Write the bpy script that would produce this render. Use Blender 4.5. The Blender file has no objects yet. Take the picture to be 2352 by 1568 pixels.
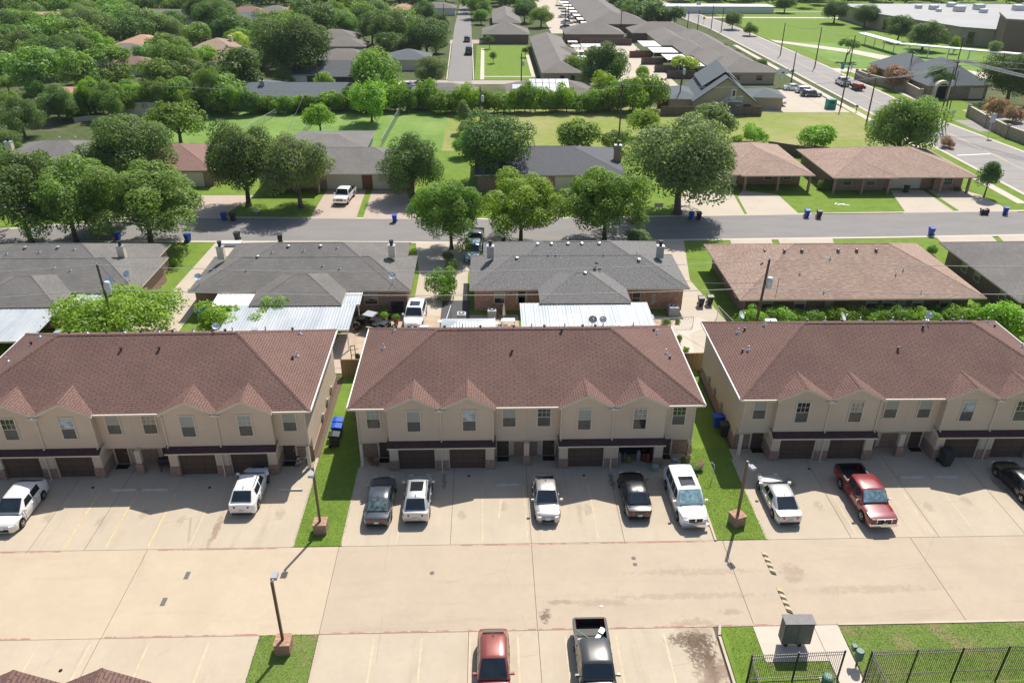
import bpy, math, random
import numpy as np
from mathutils import Vector, Matrix
R = math.radians
rnd = random.Random(7)
scene = bpy.context.scene
COL = scene.collection
# ---------------------------------------------------------------- camera
H, F = 37.0, 1820.0          # camera height in metres, focal length for a 2352 px wide picture
PIT, ROL, YAW = R(28.6), R(-0.4), R(1.87)
fw = Vector((math.sin(YAW)*math.cos(PIT), math.cos(YAW)*math.cos(PIT), -math.sin(PIT)))
rt = Vector((math.cos(YAW), -math.sin(YAW), 0)); dn = fw.cross(rt)
rt2 = math.cos(ROL)*rt + math.sin(ROL)*dn; dn2 = -math.sin(ROL)*rt + math.cos(ROL)*dn
cam = bpy.data.cameras.new('camera'); co = bpy.data.objects.new('camera', cam); COL.objects.link(co)
m = Matrix((( rt2.x, -dn2.x, -fw.x, 0), (rt2.y, -dn2.y, -fw.y, 0), (rt2.z, -dn2.z, -fw.z, H), (0, 0, 0, 1)))
co.matrix_world = m
cam.sensor_width = 36; cam.lens = 36*F/2352; cam.clip_start = .5; cam.clip_end = 6000
scene.camera = co
def P(x, y, z=0.0):
    "survey: the point at height z that the photograph shows at (x, y)"
    d = rt2*((x-1176)/F) + dn2*((y-784)/F) + fw
    t = (z-H)/d.z
    return Vector((d.x*t, d.y*t, z))
def depth(p): return (Vector(p)-Vector((0, 0, H))).dot(fw)
# ---------------------------------------------------------------- light
SUN = Vector((1.6, 3.45, 5.1)).normalized()
el = math.asin(SUN.z); az = math.atan2(SUN.x, SUN.y)
w = bpy.data.worlds.new('World'); scene.world = w; w.use_nodes = True
nt = w.node_tree; bg = nt.nodes['Background']
sky = nt.nodes.new('ShaderNodeTexSky'); sky.sky_type = 'NISHITA'; sky.sun_disc = False
sky.sun_elevation = el; sky.sun_rotation = az; sky.dust_density = 1.5; sky.ozone_density = 1.0
nt.links.new(sky.outputs[0], bg.inputs[0]); bg.inputs[1].default_value = .105
sl = bpy.data.lights.new('sun', 'SUN'); sl.energy = 4.8; sl.angle = R(.5); sl.color = (1, .945, .87)
so = bpy.data.objects.new('sun', sl); COL.objects.link(so)
so.rotation_euler = (-SUN).to_track_quat('-Z', 'Y').to_euler()
scene.view_settings.view_transform = 'Standard'; scene.view_settings.look = 'None'
scene.view_settings.exposure = .44; scene.view_settings.gamma = 1
scene.cycles.max_bounces = 6; scene.cycles.transparent_max_bounces = 6
# ---------------------------------------------------------------- objects
def tag(o, label=None, cat=None, group=None, kind=None):
    if label: o['label'] = label
    if cat: o['category'] = cat
    if group: o['group'] = group
    if kind: o['kind'] = kind
    return o
def thing(name, label, cat, loc=(0, 0, 0), rz=0, group=None, s=None):
    o = bpy.data.objects.new(name, None); COL.objects.link(o); o.empty_display_size = .3
    o.location = loc; o.rotation_euler = (0, 0, rz)
    if s: o.scale = s
    return tag(o, label, cat, group)
def copy_tree(o, parent=None, kids=None):
    c = o.copy(); COL.objects.link(c); c.parent = parent
    for ch in (kids if kids is not None else list(o.children)): copy_tree(ch, c)
    return c
class MB:
    def __init__(s): s.v = []; s.f = []; s.m = []
    def face(s, pts, mi=0):
        n = len(s.v); s.v += [tuple(p) for p in pts]; s.f.append(tuple(range(n, n+len(pts)))); s.m.append(mi)
    def box(s, x0, x1, y0, y1, z0, z1, mi=0, skip=''):
        a = [(x0,y0,z0),(x1,y0,z0),(x1,y1,z0),(x0,y1,z0),(x0,y0,z1),(x1,y0,z1),(x1,y1,z1),(x0,y1,z1)]
        for k, q in dict(b=(0,3,2,1), t=(4,5,6,7), s=(0,1,5,4), n=(2,3,7,6), e=(1,2,6,5), w=(3,0,4,7)).items():
            if k not in skip: s.face([a[i] for i in q], mi)
        return s
    def obox(s, c, dx, dy, dz, rz=0, mi=0):
        "box centred on c (bottom at c.z) turned by rz"
        n = len(s.v); s.box(-dx/2, dx/2, -dy/2, dy/2, 0, dz, mi); cs, sn = math.cos(rz), math.sin(rz)
        for i in range(n, len(s.v)):
            x, y, z = s.v[i]; s.v[i] = (c[0]+x*cs-y*sn, c[1]+x*sn+y*cs, c[2]+z)
        return s
    def prism(s, poly, z0, z1, mi=0, mtop=None):
        n = len(poly); s.face([(x, y, z1) for x, y in poly], mi if mtop is None else mtop)
        s.face([(x, y, z0) for x, y in reversed(poly)], mi)
        for i in range(n):
            a, b = poly[i], poly[(i+1) % n]; s.face([(a[0],a[1],z0),(b[0],b[1],z0),(b[0],b[1],z1),(a[0],a[1],z1)], mi)
        return s
    def tube(s, p0, p1, r0, r1=None, n=8, mi=0, caps=True):
        r1 = r0 if r1 is None else r1; p0, p1 = Vector(p0), Vector(p1); d = (p1-p0).normalized()
        u = d.orthogonal().normalized(); v = d.cross(u)
        a = [p0+(u*math.cos(t)+v*math.sin(t))*r0 for t in [2*math.pi*i/n for i in range(n)]]
        b = [p1+(u*math.cos(t)+v*math.sin(t))*r1 for t in [2*math.pi*i/n for i in range(n)]]
        for i in range(n): j = (i+1) % n; s.face([a[i], a[j], b[j], b[i]], mi)
        if caps: s.face(a[::-1], mi); s.face(b, mi)
        return s
    def path(s, pts, r, n=5, mi=0):
        for a, b in zip(pts, pts[1:]): s.tube(a, b, r, n=n, mi=mi)
        return s
    def lathe(s, prof, n=12, c=(0, 0, 0), mi=0):
        rings = [[(c[0]+r*math.cos(2*math.pi*i/n), c[1]+r*math.sin(2*math.pi*i/n), c[2]+z) for i in range(n)] for r, z in prof]
        for a, b in zip(rings, rings[1:]):
            for i in range(n): j = (i+1) % n; s.face([a[i], a[j], b[j], b[i]], mi)
        s.face(rings[0][::-1], mi); s.face(rings[-1], mi)
        return s
    def xf(s, M):
        s.v = [tuple(M @ Vector(p)) for p in s.v]; return s
    def build(s, name, mats, parent=None, smooth=False, loc=None):
        me = bpy.data.meshes.new(name); me.from_pydata(s.v, [], s.f)
        for mt in (mats if isinstance(mats, (list, tuple)) else [mats]): me.materials.append(mt)
        me.polygons.foreach_set('material_index', s.m)
        uv = me.uv_layers.new(name='UVMap'); k = 0; buf = np.zeros(len(me.loops)*2)
        for f in s.f:
            p = [Vector(s.v[i]) for i in f]; nrm = Vector((0, 0, 0))
            for i in range(1, len(p)-1): nrm += (p[i]-p[0]).cross(p[i+1]-p[0])
            if nrm.length < 1e-9: nrm = Vector((0, 0, 1))
            nrm.normalize()
            if abs(nrm.z) > .9995: t, b = Vector((1, 0, 0)), Vector((0, 1, 0))
            else: t = Vector((-nrm.y, nrm.x, 0)).normalized(); b = nrm.cross(t)
            for q in p: buf[k] = q.dot(t); buf[k+1] = q.dot(b); k += 2
        uv.data.foreach_set('uv', buf)
        if smooth:
            import bmesh
            bm = bmesh.new(); bm.from_mesh(me); bmesh.ops.remove_doubles(bm, verts=bm.verts, dist=.0005); bm.to_mesh(me); bm.free()
            me.polygons.foreach_set('use_smooth', [True]*len(me.polygons))
            me.set_sharp_from_angle(angle=R(smooth if smooth is not True else 40))
        me.update()
        o = bpy.data.objects.new(name, me); COL.objects.link(o); o.parent = parent
        if loc: o.location = loc
        return o
# ---------------------------------------------------------------- materials
def lin(r, g, b):
    f = lambda c: (c/255/12.92 if c <= 10.3 else ((c/255+.055)/1.055)**2.4)
    return (f(r), f(g), f(b), 1)
class NT:
    def __init__(s, name):
        s.mat = bpy.data.materials.new(name); s.mat.use_nodes = True; s.t = s.mat.node_tree
        s.b = s.t.nodes['Principled BSDF']; s.out = s.t.nodes['Material Output']
        s.tc = s.t.nodes.new('ShaderNodeTexCoord')
    def n(s, typ, **kw):
        o = s.t.nodes.new(typ)
        for k, v in kw.items():
            if k.startswith('i_'):
                key = k[2:]; o.inputs[int(key) if key.isdigit() else key].default_value = v
            else: setattr(o, k, v)
        return o
    def l(s, a, b): s.t.links.new(a, b)
    def noise(s, scale, coord='Object', detail=3, stretch=(1, 1, 1), rough=.55, dist=0):
        mp = s.n('ShaderNodeMapping'); s.l(s.tc.outputs[coord], mp.inputs[0]); mp.inputs['Scale'].default_value = stretch
        o = s.n('ShaderNodeTexNoise'); s.l(mp.outputs[0], o.inputs['Vector'])
        o.inputs['Scale'].default_value = scale; o.inputs['Detail'].default_value = detail
        o.inputs['Roughness'].default_value = rough; o.inputs['Distortion'].default_value = dist
        return o.outputs['Fac']
    def ramp(s, fac, lo, hi):
        o = s.n('ShaderNodeMapRange'); s.l(fac, o.inputs[0]); o.inputs[1].default_value = lo; o.inputs[2].default_value = hi
        o.interpolation_type = 'SMOOTHSTEP'; return o.outputs[0]
    def mix(s, fac, a, b, mode='MIX'):
        o = s.n('ShaderNodeMix', data_type='RGBA', blend_type=mode)
        for k, v in ((0, fac), (6, a), (7, b)):
            if isinstance(v, (tuple, list)): o.inputs[k].default_value = v if len(v) == 4 else (*v, 1)
            elif isinstance(v, (int, float)): o.inputs[k].default_value = v
            else: s.l(v, o.inputs[k])
        return o.outputs[2]
    def math(s, op, a, b=0, clamp=False):
        o = s.n('ShaderNodeMath', operation=op, use_clamp=clamp)
        for k, v in ((0, a), (1, b)):
            if isinstance(v, (int, float)): o.inputs[k].default_value = v
            else: s.l(v, o.inputs[k])
        return o.outputs[0]
    def bump(s, h, strength=.3, dist=.02):
        o = s.n('ShaderNodeBump'); s.l(h, o.inputs['Height']); o.inputs['Strength'].default_value = strength
        o.inputs['Distance'].default_value = dist; s.l(o.outputs[0], s.b.inputs['Normal'])
    def done(s, color, rough=.8, metal=0, spec=.3, coat=0):
        if isinstance(color, (tuple, list)): s.b.inputs['Base Color'].default_value = color if len(color) == 4 else (*color, 1)
        else: s.l(color, s.b.inputs['Base Color'])
        s.b.inputs['Roughness'].default_value = rough; s.b.inputs['Metallic'].default_value = metal
        s.b.inputs['Specular IOR Level'].default_value = spec; s.b.inputs['Coat Weight'].default_value = coat
        s.b.inputs['Coat Roughness'].default_value = .04
        return s.mat
def plain(name, c, rough=.7, metal=0, spec=.3, coat=0, var=.12, scale=6, coord='Object'):
    t = NT(name); f = t.noise(scale, coord, 4)
    lo = tuple(x*(1-var) for x in c[:3]); hi = tuple(min(1, x*(1+var)) for x in c[:3])
    return t.done(t.mix(t.ramp(f, .3, .7), lo, hi), rough, metal, spec, coat)
def bricky(name, c1, c2, mortar, bw, bh, ms=.012, var=None, rough=.85, offset=.5, bump=.25, blotch=None, bscale=.5, fleck=None, seed=0):
    "rows of bricks, tiles, planks or shingles laid on the face's own plane"
    t = NT(name); br = t.n('ShaderNodeTexBrick'); mp = t.n('ShaderNodeMapping'); mp.inputs['Location'].default_value = (seed, seed*.7, 0)
    t.l(t.tc.outputs['UV'], mp.inputs[0]); t.l(mp.outputs[0], br.inputs['Vector'])
    br.inputs['Color1'].default_value = (*c1[:3], 1); br.inputs['Color2'].default_value = (*c2[:3], 1); br.inputs['Mortar'].default_value = (*mortar[:3], 1)
    br.inputs['Scale'].default_value = 1; br.inputs['Brick Width'].default_value = bw; br.inputs['Row Height'].default_value = bh
    br.inputs['Mortar Size'].default_value = ms; br.inputs['Mortar Smooth'].default_value = .3; br.offset = offset
    c = br.outputs['Color']
    if fleck:
        f = t.noise(fleck[1], 'UV', 3, (1, fleck[2], 1), .7); c = t.mix(t.ramp(f, .46, .66), c, fleck[0])
    if blotch:
        f = t.noise(bscale, 'UV', 4); c = t.mix(t.ramp(f, .3, .75), c, t.mix(1.0, c, blotch, 'MULTIPLY'))
    if bump: t.bump(br.outputs['Fac'], bump, -.01)
    return t.done(c, rough, 0, .2)
MT = {}
tan = (.36, .30, .235)
MT['siding'] = bricky('lap_siding', (.63, .51, .39), (.615, .495, .38), (.43, .345, .265), 60, .18, .012, offset=0, bump=.5, blotch=(.9, .9, .9), bscale=.3, rough=.7)
MT['trim'] = plain('cream_trim', (.60, .53, .43), .6, var=.05)
MT['brick'] = bricky('red_brown_brick', (.27, .12, .08), (.16, .085, .065), (.36, .31, .26), .22, .075, .012, fleck=((.42, .30, .22), 4.0, 2.5))
MT['brick_orange'] = bricky('orange_brick', (.36, .15, .075), (.24, .10, .06), (.36, .31, .26), .22, .075, .012, fleck=((.5, .32, .22), 3.0, 2.5))
MT['brick_dark'] = bricky('dark_brown_brick', (.17, .10, .075), (.11, .07, .055), (.26, .22, .19), .22, .075, .012, fleck=((.25, .17, .13), 4.0, 2.5))
MT['brick_tan'] = bricky('tan_brick', (.40, .325, .225), (.35, .28, .19), (.42, .37, .29), .3, .1, .015)
MT['stone'] = bricky('rough_stone_block', (.33, .25, .18), (.20, .15, .11), (.30, .26, .22), .5, .2, .02, fleck=((.45, .38, .3), 2.5, 1.5))
MT['roof_red'] = bricky('red_brown_shingle', (.20, .118, .097), (.18, .106, .087), (.085, .05, .043), .6, .19, .035, blotch=(.82, .82, .84), bscale=.3, fleck=((.21, .124, .098), 4, 3), bump=.4)
MT['roof_canopy'] = bricky('shade_painted_shingle', (.10, .05, .05), (.07, .036, .038), (.04, .022, .024), .33, .14, .02)  # main roof shingle again, the canopy's shade put into a darker colour
MT['roof_grey'] = bricky('weathered_grey_shingle', (.175, .167, .153), (.158, .15, .138), (.12, .114, .106), .9, .2, .02, blotch=(.8, .8, .8), bscale=.25, fleck=((.21, .20, .185), 1.3, 8))
MT['roof_speck'] = bricky('speckled_grey_shingle', (.17, .166, .16), (.135, .132, .128), (.09, .09, .09), .33, .16, .015, fleck=((.235, .23, .22), 5, 1.5), seed=3)
MT['roof_brown'] = bricky('tan_brown_shingle', (.33, .235, .18), (.27, .185, .145), (.2, .14, .11), .6, .2, .015, fleck=((.44, .33, .26), 1.6, 6), blotch=(.85, .83, .83), bscale=.3)
MT['roof_dark'] = bricky('charcoal_shingle', (.095, .10, .11), (.075, .08, .09), (.06, .06, .065), .4, .16, .015, fleck=((.14, .145, .155), 4, 3))
MT['roof_slate'] = bricky('blue_grey_shingle', (.13, .15, .16), (.10, .12, .13), (.08, .09, .1), .4, .16, .015)
MT['roof_apt'] = bricky('grey_brown_shingle', (.20, .185, .165), (.17, .155, .14), (.14, .125, .11), .5, .3, .015, blotch=(.85, .85, .85), bscale=.1)
MT['roof_pink'] = bricky('dusty_red_shingle', (.245, .15, .12), (.20, .12, .10), (.15, .09, .08), .4, .2, .015)
MT['roof_tile'] = bricky('terracotta_roof', (.55, .33, .22), (.48, .28, .19), (.3, .18, .13), .5, .3, .04)
def metal_roof():
    t = NT('corrugated_white_metal'); wv = t.n('ShaderNodeTexWave', wave_type='BANDS', bands_direction='X'); t.l(t.tc.outputs['UV'], wv.inputs[0])
    wv.inputs['Scale'].default_value = 1.1; wv.inputs['Distortion'].default_value = .3
    f = t.noise(.6, 'UV', 4, (1, .25, 1)); c = t.mix(t.ramp(f, .35, .7), (.44, .46, .465), (.31, .345, .37)); c = t.mix(t.math('MULTIPLY', wv.outputs['Fac'], .22), c, (.45, .5, .54))
    t.bump(wv.outputs['Fac'], .5, .03); return t.done(c, .45, .1, .4)
MT['metal_roof'] = metal_roof()
def concrete(name, base, dark, line_scale=.5, stains=(), along='x'):
    t = NT(name); f1 = t.noise(.3, 'Object', 6, rough=.65); f2 = t.noise(2.2, 'Object', 6, rough=.7); f3 = t.noise(.8, 'Object', 5, (.12, 1.2, 1) if along == 'x' else (1.3, .14, 1), .65, .4)
    c = t.mix(t.ramp(f1, .3, .7), base, tuple(x*.91 for x in base[:3])); c = t.mix(t.math('MULTIPLY', t.ramp(f2, .35, .75), .35), c, tuple(x*.84 for x in base[:3]))
    c = t.mix(t.math('MULTIPLY', t.ramp(f3, .52, .78), .32), c, dark)
    f4 = t.noise(9, 'Object', 3); c = t.mix(t.math('MULTIPLY', t.ramp(f4, .66, .72), .35), c, dark)
    vo = t.n('ShaderNodeTexVoronoi', feature='DISTANCE_TO_EDGE'); vo.inputs['Scale'].default_value = .16; t.l(t.tc.outputs['Object'], vo.inputs['Vector']); c = t.mix(t.math('MULTIPLY', t.math('MULTIPLY', t.ramp(vo.outputs['Distance'], .0035, .0), 1), t.math('MULTIPLY', t.ramp(t.noise(.25, 'Object', 2), .52, .6), .6)), c, dark)
    sp = t.n('ShaderNodeSeparateXYZ'); t.l(t.tc.outputs['Object'], sp.inputs[0])
    for (x, y, rx, ry, col, amt, nsc) in stains:
        dx = t.math('DIVIDE', t.math('SUBTRACT', sp.outputs[0], x), rx); dy = t.math('DIVIDE', t.math('SUBTRACT', sp.outputs[1], y), ry)
        d = t.math('ADD', t.math('MULTIPLY', dx, dx), t.math('MULTIPLY', dy, dy))
        n = t.noise(nsc, 'Object', 5, rough=.75)
        m_ = t.ramp(t.math('SUBTRACT', t.math('MULTIPLY', n, 2.6), t.math('ADD', t.math('MULTIPLY', d, .8), .75)), .0, .5)
        c = t.mix(t.math('MULTIPLY', m_, amt), c, col)
    t.bump(f2, .1, .02); return t.done(c, .85, 0, .25)
dirt = (.11, .075, .05)
ST = [(11.9, 31.0, 1.2, 1.9, dirt, .9, 5.5), (11.5, 31.6, 1.9, .8, dirt, .85, 7), (12.2, 29.8, .5, 1.6, dirt, .9, 6), (12.4, 29.2, 1.4, 1.7, (.2, .14, .1), .8, 1.4), (11.9, 32.6, 1.9, .9, (.3, .22, .16), .6, 2.4), (14.4, 33.6, 1.0, .35, (.28, .2, .15), .55, 2),
      (3.2, 33.6, .5, .7, (.15, .11, .08), .9, 2.5), (4.2, 34.6, 1.4, .3, (.25, .19, .14), .6, 2.0), (6.6, 34.5, 2.4, .4, (.3, .23, .17), .6, 1.6), (19.2, 36.7, 1.2, 1.1, (.28, .21, .16), .6, 1.6),
      (24, 35.2, 6, .45, (.3, .235, .175), .5, 2.6), (12, 34.9, 7, .35, (.3, .235, .175), .5, 2.4), (13, 36.9, 6, .4, (.3, .235, .175), .5, 2.8), (-18.6, 41.4, .35, 2.4, (.25, .17, .12), .75, 1.6), (-3.4, 46.4, .25, 1.4, (.14, .11, .09), .6, 2.6),
      (-17.0, 46.8, .5, .9, (.08, .07, .06), .8, 1.6), (8.9, 46.2, .35, 1.2, (.12, .1, .08), .7, 2.6), (26.0, 44.9, .5, 2, (.09, .075, .06), .6, 1.5), (37.4, 44.9, .4, 2, (.09, .075, .06), .6, 1.5), (22, 45.6, .8, .8, (.1, .08, .07), .5, 1.8), (6.2, 42.6, .3, 1.6, (.3, .23, .17), .5, 1.8)]
MT['lot_a'] = concrete('parking_concrete', (.455, .385, .290), (.27, .215, .155), stains=ST+[(x_, y_, .45, .8, (.24, .195, .145), .4, 3.5) for x_, y_ in ((-30.5, 43), (-26.7, 42.5), (-24, 43.2), (-21.2, 42.4), (-14.6, 43), (-2, 42.6), (.9, 43.5), (6.8, 43), (23.2, 43), (31, 42.8), (34, 43.4))], along='y')
MT['lot_b'] = concrete('lane_concrete', (.435, .355, .265), (.26, .20, .148), stains=ST)
MT['lot_c'] = concrete('pale_lane_concrete', (.475, .392, .285), (.34, .27, .19))
MT['drive'] = concrete('driveway_concrete', (.46, .40, .32), (.30, .25, .2))
MT['drive2'] = concrete('brown_driveway_concrete', (.43, .345, .28), (.28, .215, .17))
MT['walk'] = concrete('pale_sidewalk_concrete', (.52, .46, .38), (.37, .32, .26))
MT['joint'] = plain('joint_dirt', (.12, .09, .065), .9)
def asphalt(name, a, b):
    t = NT(name); f = t.noise(.3, 'Object', 5, (.5, 2, 1)); f2 = t.noise(3, 'Object', 6, rough=.75)
    c = t.mix(t.ramp(f, .3, .7), a, b); c = t.mix(t.math('MULTIPLY', t.ramp(f2, .4, .7), .4), c, tuple(x*.75 for x in a[:3]))
    return t.done(c, .85, 0, .3)
MT['asphalt'] = asphalt('worn_asphalt', (.215, .203, .19), (.185, .176, .168))
MT['bigroad'] = asphalt('pale_road_concrete', (.28, .262, .245), (.235, .22, .208))
MT['alley'] = asphalt('alley_concrete', (.38, .33, .28), (.34, .29, .245))
def grass(name, g1, g2, dry, lo=.5, hi=.75, sc=.12, fine=5):
    t = NT(name); f = t.noise(sc, 'Object', 5, rough=.65); f2 = t.noise(fine, 'Object', 4, rough=.8); f3 = t.noise(.7, 'Object', 4)
    c = t.mix(t.ramp(f2, .3, .7), g1, g2); c = t.mix(t.math('MULTIPLY', t.ramp(f3, .35, .7), .5), c, tuple(x*.78 for x in g1[:3]))
    c = t.mix(t.ramp(f, lo, hi), c, dry); t.bump(f2, .3, .03); return t.done(c, .95, 0, .1)
MT['lawn'] = grass('lawn_green', (.115, .185, .028), (.18, .265, .045), (.20, .21, .075), .58, .85, .25, 9)
MT['lawn_worn'] = grass('worn_lawn', (.11, .17, .035), (.18, .24, .06), (.27, .22, .12), .46, .72, .35, 9)
MT['field'] = grass('bright_field', (.12, .215, .045), (.18, .28, .07), (.22, .30, .09), .4, .8, .06, 2.5)
MT['field_dry'] = grass('dry_field', (.19, .235, .055), (.25, .285, .08), (.30, .275, .12), .42, .72, .05, 2.5)
MT['earth'] = grass('wood_floor', (.06, .085, .03), (.10, .12, .05), (.2, .16, .1), .5, .8, .08, 1)
MT['dirt'] = grass('bare_yard_dirt', (.42, .33, .24), (.5, .4, .3), (.34, .27, .19), .4, .8, .4, 6)
MT['white'] = plain('white_paint', (.62, .62, .60), .5, var=.06)
MT['cream'] = plain('cream_wall', (.62, .56, .44), .7, var=.06)
MT['greyw'] = plain('grey_wall', (.32, .33, .34), .7, var=.06)
MT['darkw'] = plain('charcoal_wall', (.07, .075, .085), .7, var=.06)
MT['brown_door'] = plain('dark_brown_door', (.085, .055, .042), .6, var=.1)
MT['garage_brown'] = bricky('brown_garage_panel', (.105, .07, .052), (.10, .066, .05), (.055, .037, .03), 1.2, .5, .02, offset=0, rough=.6)
MT['garage_cream'] = bricky('cream_garage_panel', (.62, .57, .47), (.61, .56, .46), (.5, .45, .37), 60, .5, .015, offset=0, rough=.6)
MT['metal'] = plain('galvanised_metal', (.55, .57, .58), .35, .7, .5)
MT['darkmetal'] = plain('black_painted_metal', (.025, .025, .027), .45, .2, .5)
MT['bronze'] = plain('bronze_brown_metal', (.11, .065, .045), .45, .2, .5)
MT['transformer'] = plain('pale_grey_enamel', (.52, .58, .62), .4, .1, .5)
MT['pole'] = plain('creosoted_pole_wood', (.105, .08, .065), .9, var=.3, scale=3)
MT['fence'] = bricky('weathered_cedar_board', (.30, .22, .11), (.23, .165, .085), (.08, .055, .035), .14, 9, .012, offset=0)
MT['fence_old'] = bricky('old_grey_board', (.20, .15, .12), (.14, .105, .09), (.06, .045, .04), .16, 9, .015, offset=0)
MT['fence_red'] = bricky('red_brown_board', (.26, .12, .075), (.2, .09, .06), (.07, .035, .025), .16, 9, .015, offset=0)
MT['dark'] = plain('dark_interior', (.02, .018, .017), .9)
MT['wire'] = plain('weathered_cable', (.34, .34, .34), .6)
MT['yellow'] = plain('yellow_line', (.54, .41, .225), .7, var=.15, scale=3)
MT['yellow2'] = plain('worn_yellow_line', (.50, .405, .275), .7, var=.12, scale=3)
MT['red_stripe'] = None
t = NT('worn_red_stripe'); f = t.noise(1.3, 'Object', 5, (1, .3, 1), .7); MT['red_stripe'] = t.done(t.mix(t.ramp(f, .42, .58), (.45, .35, .27), (.36, .17, .13)), .8)
MT['blue_bin'] = plain('blue_plastic', (.012, .075, .42), .45, var=.08)
MT['grey_bin'] = plain('charcoal_plastic', (.03, .034, .036), .45, var=.08)
MT['black_pl'] = plain('black_plastic', (.012, .012, .012), .5)
MT['green_box'] = plain('green_utility_paint', (.10, .18, .14), .5)
MT['bark'] = plain('grey_brown_bark', (.13, .105, .085), .95, var=.35, scale=4)
MT['curb'] = plain('curb_concrete', (.45, .385, .30), .85, var=.1, scale=1)
MT['glass_dark'] = plain('dark_window_glass', (.02, .024, .026), .06, 0, .7, var=.2, scale=1)
MT['blind'] = bricky('pale_window_blind', (.40, .42, .36), (.38, .40, .34), (.24, .26, .23), 9, .09, .02, offset=0, rough=.3)
MT['screen'] = plain('window_screen', (.085, .085, .082), .35, 0, .5, var=.2, scale=3)
MT['lantern'] = plain('lamp_lens', (.7, .7, .66), .3)
MT['painted_sky_pane'] = plain('painted_sky_glass', (.30, .36, .38), .08, 0, .7, var=.45, scale=2)  # reflected sky painted into the pale base colour of the pane
MT['curtain'] = plain('drawn_curtain', (.33, .29, .22), .6, var=.3, scale=7)
# ================================================================ hip roofs
def hip(mb, x0, x1, y0, y1, z, p, mi=0, th=.16, gable=None, mf=1, soffit=True):
    "hip roof over a rectangle; th = fascia depth; gable: sides ('w','e','s','n') that end in a gable"
    g = gable or ''; W, D = x1-x0, y1-y0
    if W >= D:
        h = D/2*p; a = 0 if 'w' in g else D/2; b = 0 if 'e' in g else D/2; ym = (y0+y1)/2; r0, r1 = (x0+a, ym, z+h), (x1-b, ym, z+h)
        mb.face([(x0,y0,z), (x1,y0,z), r1, r0], mi); mb.face([(x1,y1,z), (x0,y1,z), r0, r1], mi)
        mb.face([(x1,y0,z), (x1,y1,z), r1], mi if a*0+b else mf); mb.face([(x0,y1,z), (x0,y0,z), r0], mi if a else mf)
    else:
        h = W/2*p; a = 0 if 's' in g else W/2; b = 0 if 'n' in g else W/2; xm = (x0+x1)/2; r0, r1 = (xm, y0+a, z+h), (xm, y1-b, z+h)
        mb.face([(x1,y0,z), (x1,y1,z), r1, r0], mi); mb.face([(x0,y1,z), (x0,y0,z), r0, r1], mi)
        mb.face([(x0,y0,z), (x1,y0,z), r0], mi if a else mf); mb.face([(x1,y1,z), (x0,y1,z), r1], mi if b else mf)
    c = [(x0,y0), (x1,y0), (x1,y1), (x0,y1)]
    for i in range(4):
        q, s = c[i], c[(i+1) % 4]; mb.face([(*q, z-th), (*s, z-th), (*s, z), (*q, z)], mf)
    if soffit: mb.face([(*q, z-th) for q in c[::-1]], mf)
    return z+h
def ridge_caps(mb, pts, w=.16, mi=0, lift=.015):
    for a, b in pts:
        a, b = Vector(a), Vector(b); d = (b-a).normalized(); s = Vector((-d.y, d.x, 0)).normalized()*w; u = Vector((0, 0, lift))
        k = Vector((0, 0, .05)); mb.face([a-s-k+u, b-s-k+u, b+u*2, a+u*2], mi); mb.face([a+u*2, b+u*2, b+s-k+u, a+s-k+u], mi)
# ================================================================ window (frame > pane) on a wall facing -y
def win(parent, x, y, z0, z1, w, style=0, frame='trim', fw_=.09, back=False):
    s = -1 if not back else 1
    f = MB()
    def bx(mb, a, b, c, d, e, g, mi=0): mb.box(a, b, min(c, d), max(c, d), e, g, mi)
    for a, b, c, d in ((x-w/2-fw_, x+w/2+fw_, z0-fw_, z0), (x-w/2-fw_, x+w/2+fw_, z1, z1+fw_), (x-w/2-fw_, x-w/2, z0, z1), (x+w/2, x+w/2+fw_, z0, z1)):
        bx(f, a, b, y, y+s*.06, c, d)
    zm = (z0+z1)/2; bx(f, x-w/2, x+w/2, y, y+s*.045, zm-.025, zm+.025)
    fo = f.build('window', MT[frame], parent)
    g = MB(); yy = y+s*.02
    g.face([(x-w/2, yy, zm), (x+w/2, yy, zm), (x+w/2, yy, z1), (x-w/2, yy, z1)][::1 if not back else -1], 0)
    g.face([(x-w/2, yy, z0), (x+w/2, yy, z0), (x+w/2, yy, zm), (x-w/2, yy, zm)][::1 if not back else -1], 1)
    up, lo = [('blind', 'screen'), ('glass_dark', 'screen'), ('blind', 'glass_dark'), ('painted_sky_pane', 'screen'), ('curtain', 'glass_dark')][style]
    g.build('pane', [MT[up], MT[lo]], fo)
    if style != 0:
        b = MB()
        for k in (-1, 1): bx(b, x+k*w/6-.012, x+k*w/6+.012, y+s*.021, y+s*.032, zm+.03, z1)
        bx(b, x-w/2, x+w/2, y+s*.021, y+s*.032, (zm+z1)/2-.012, (zm+z1)/2+.012)
        b.build('muntin', MT['white'], fo)
    return fo
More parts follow.
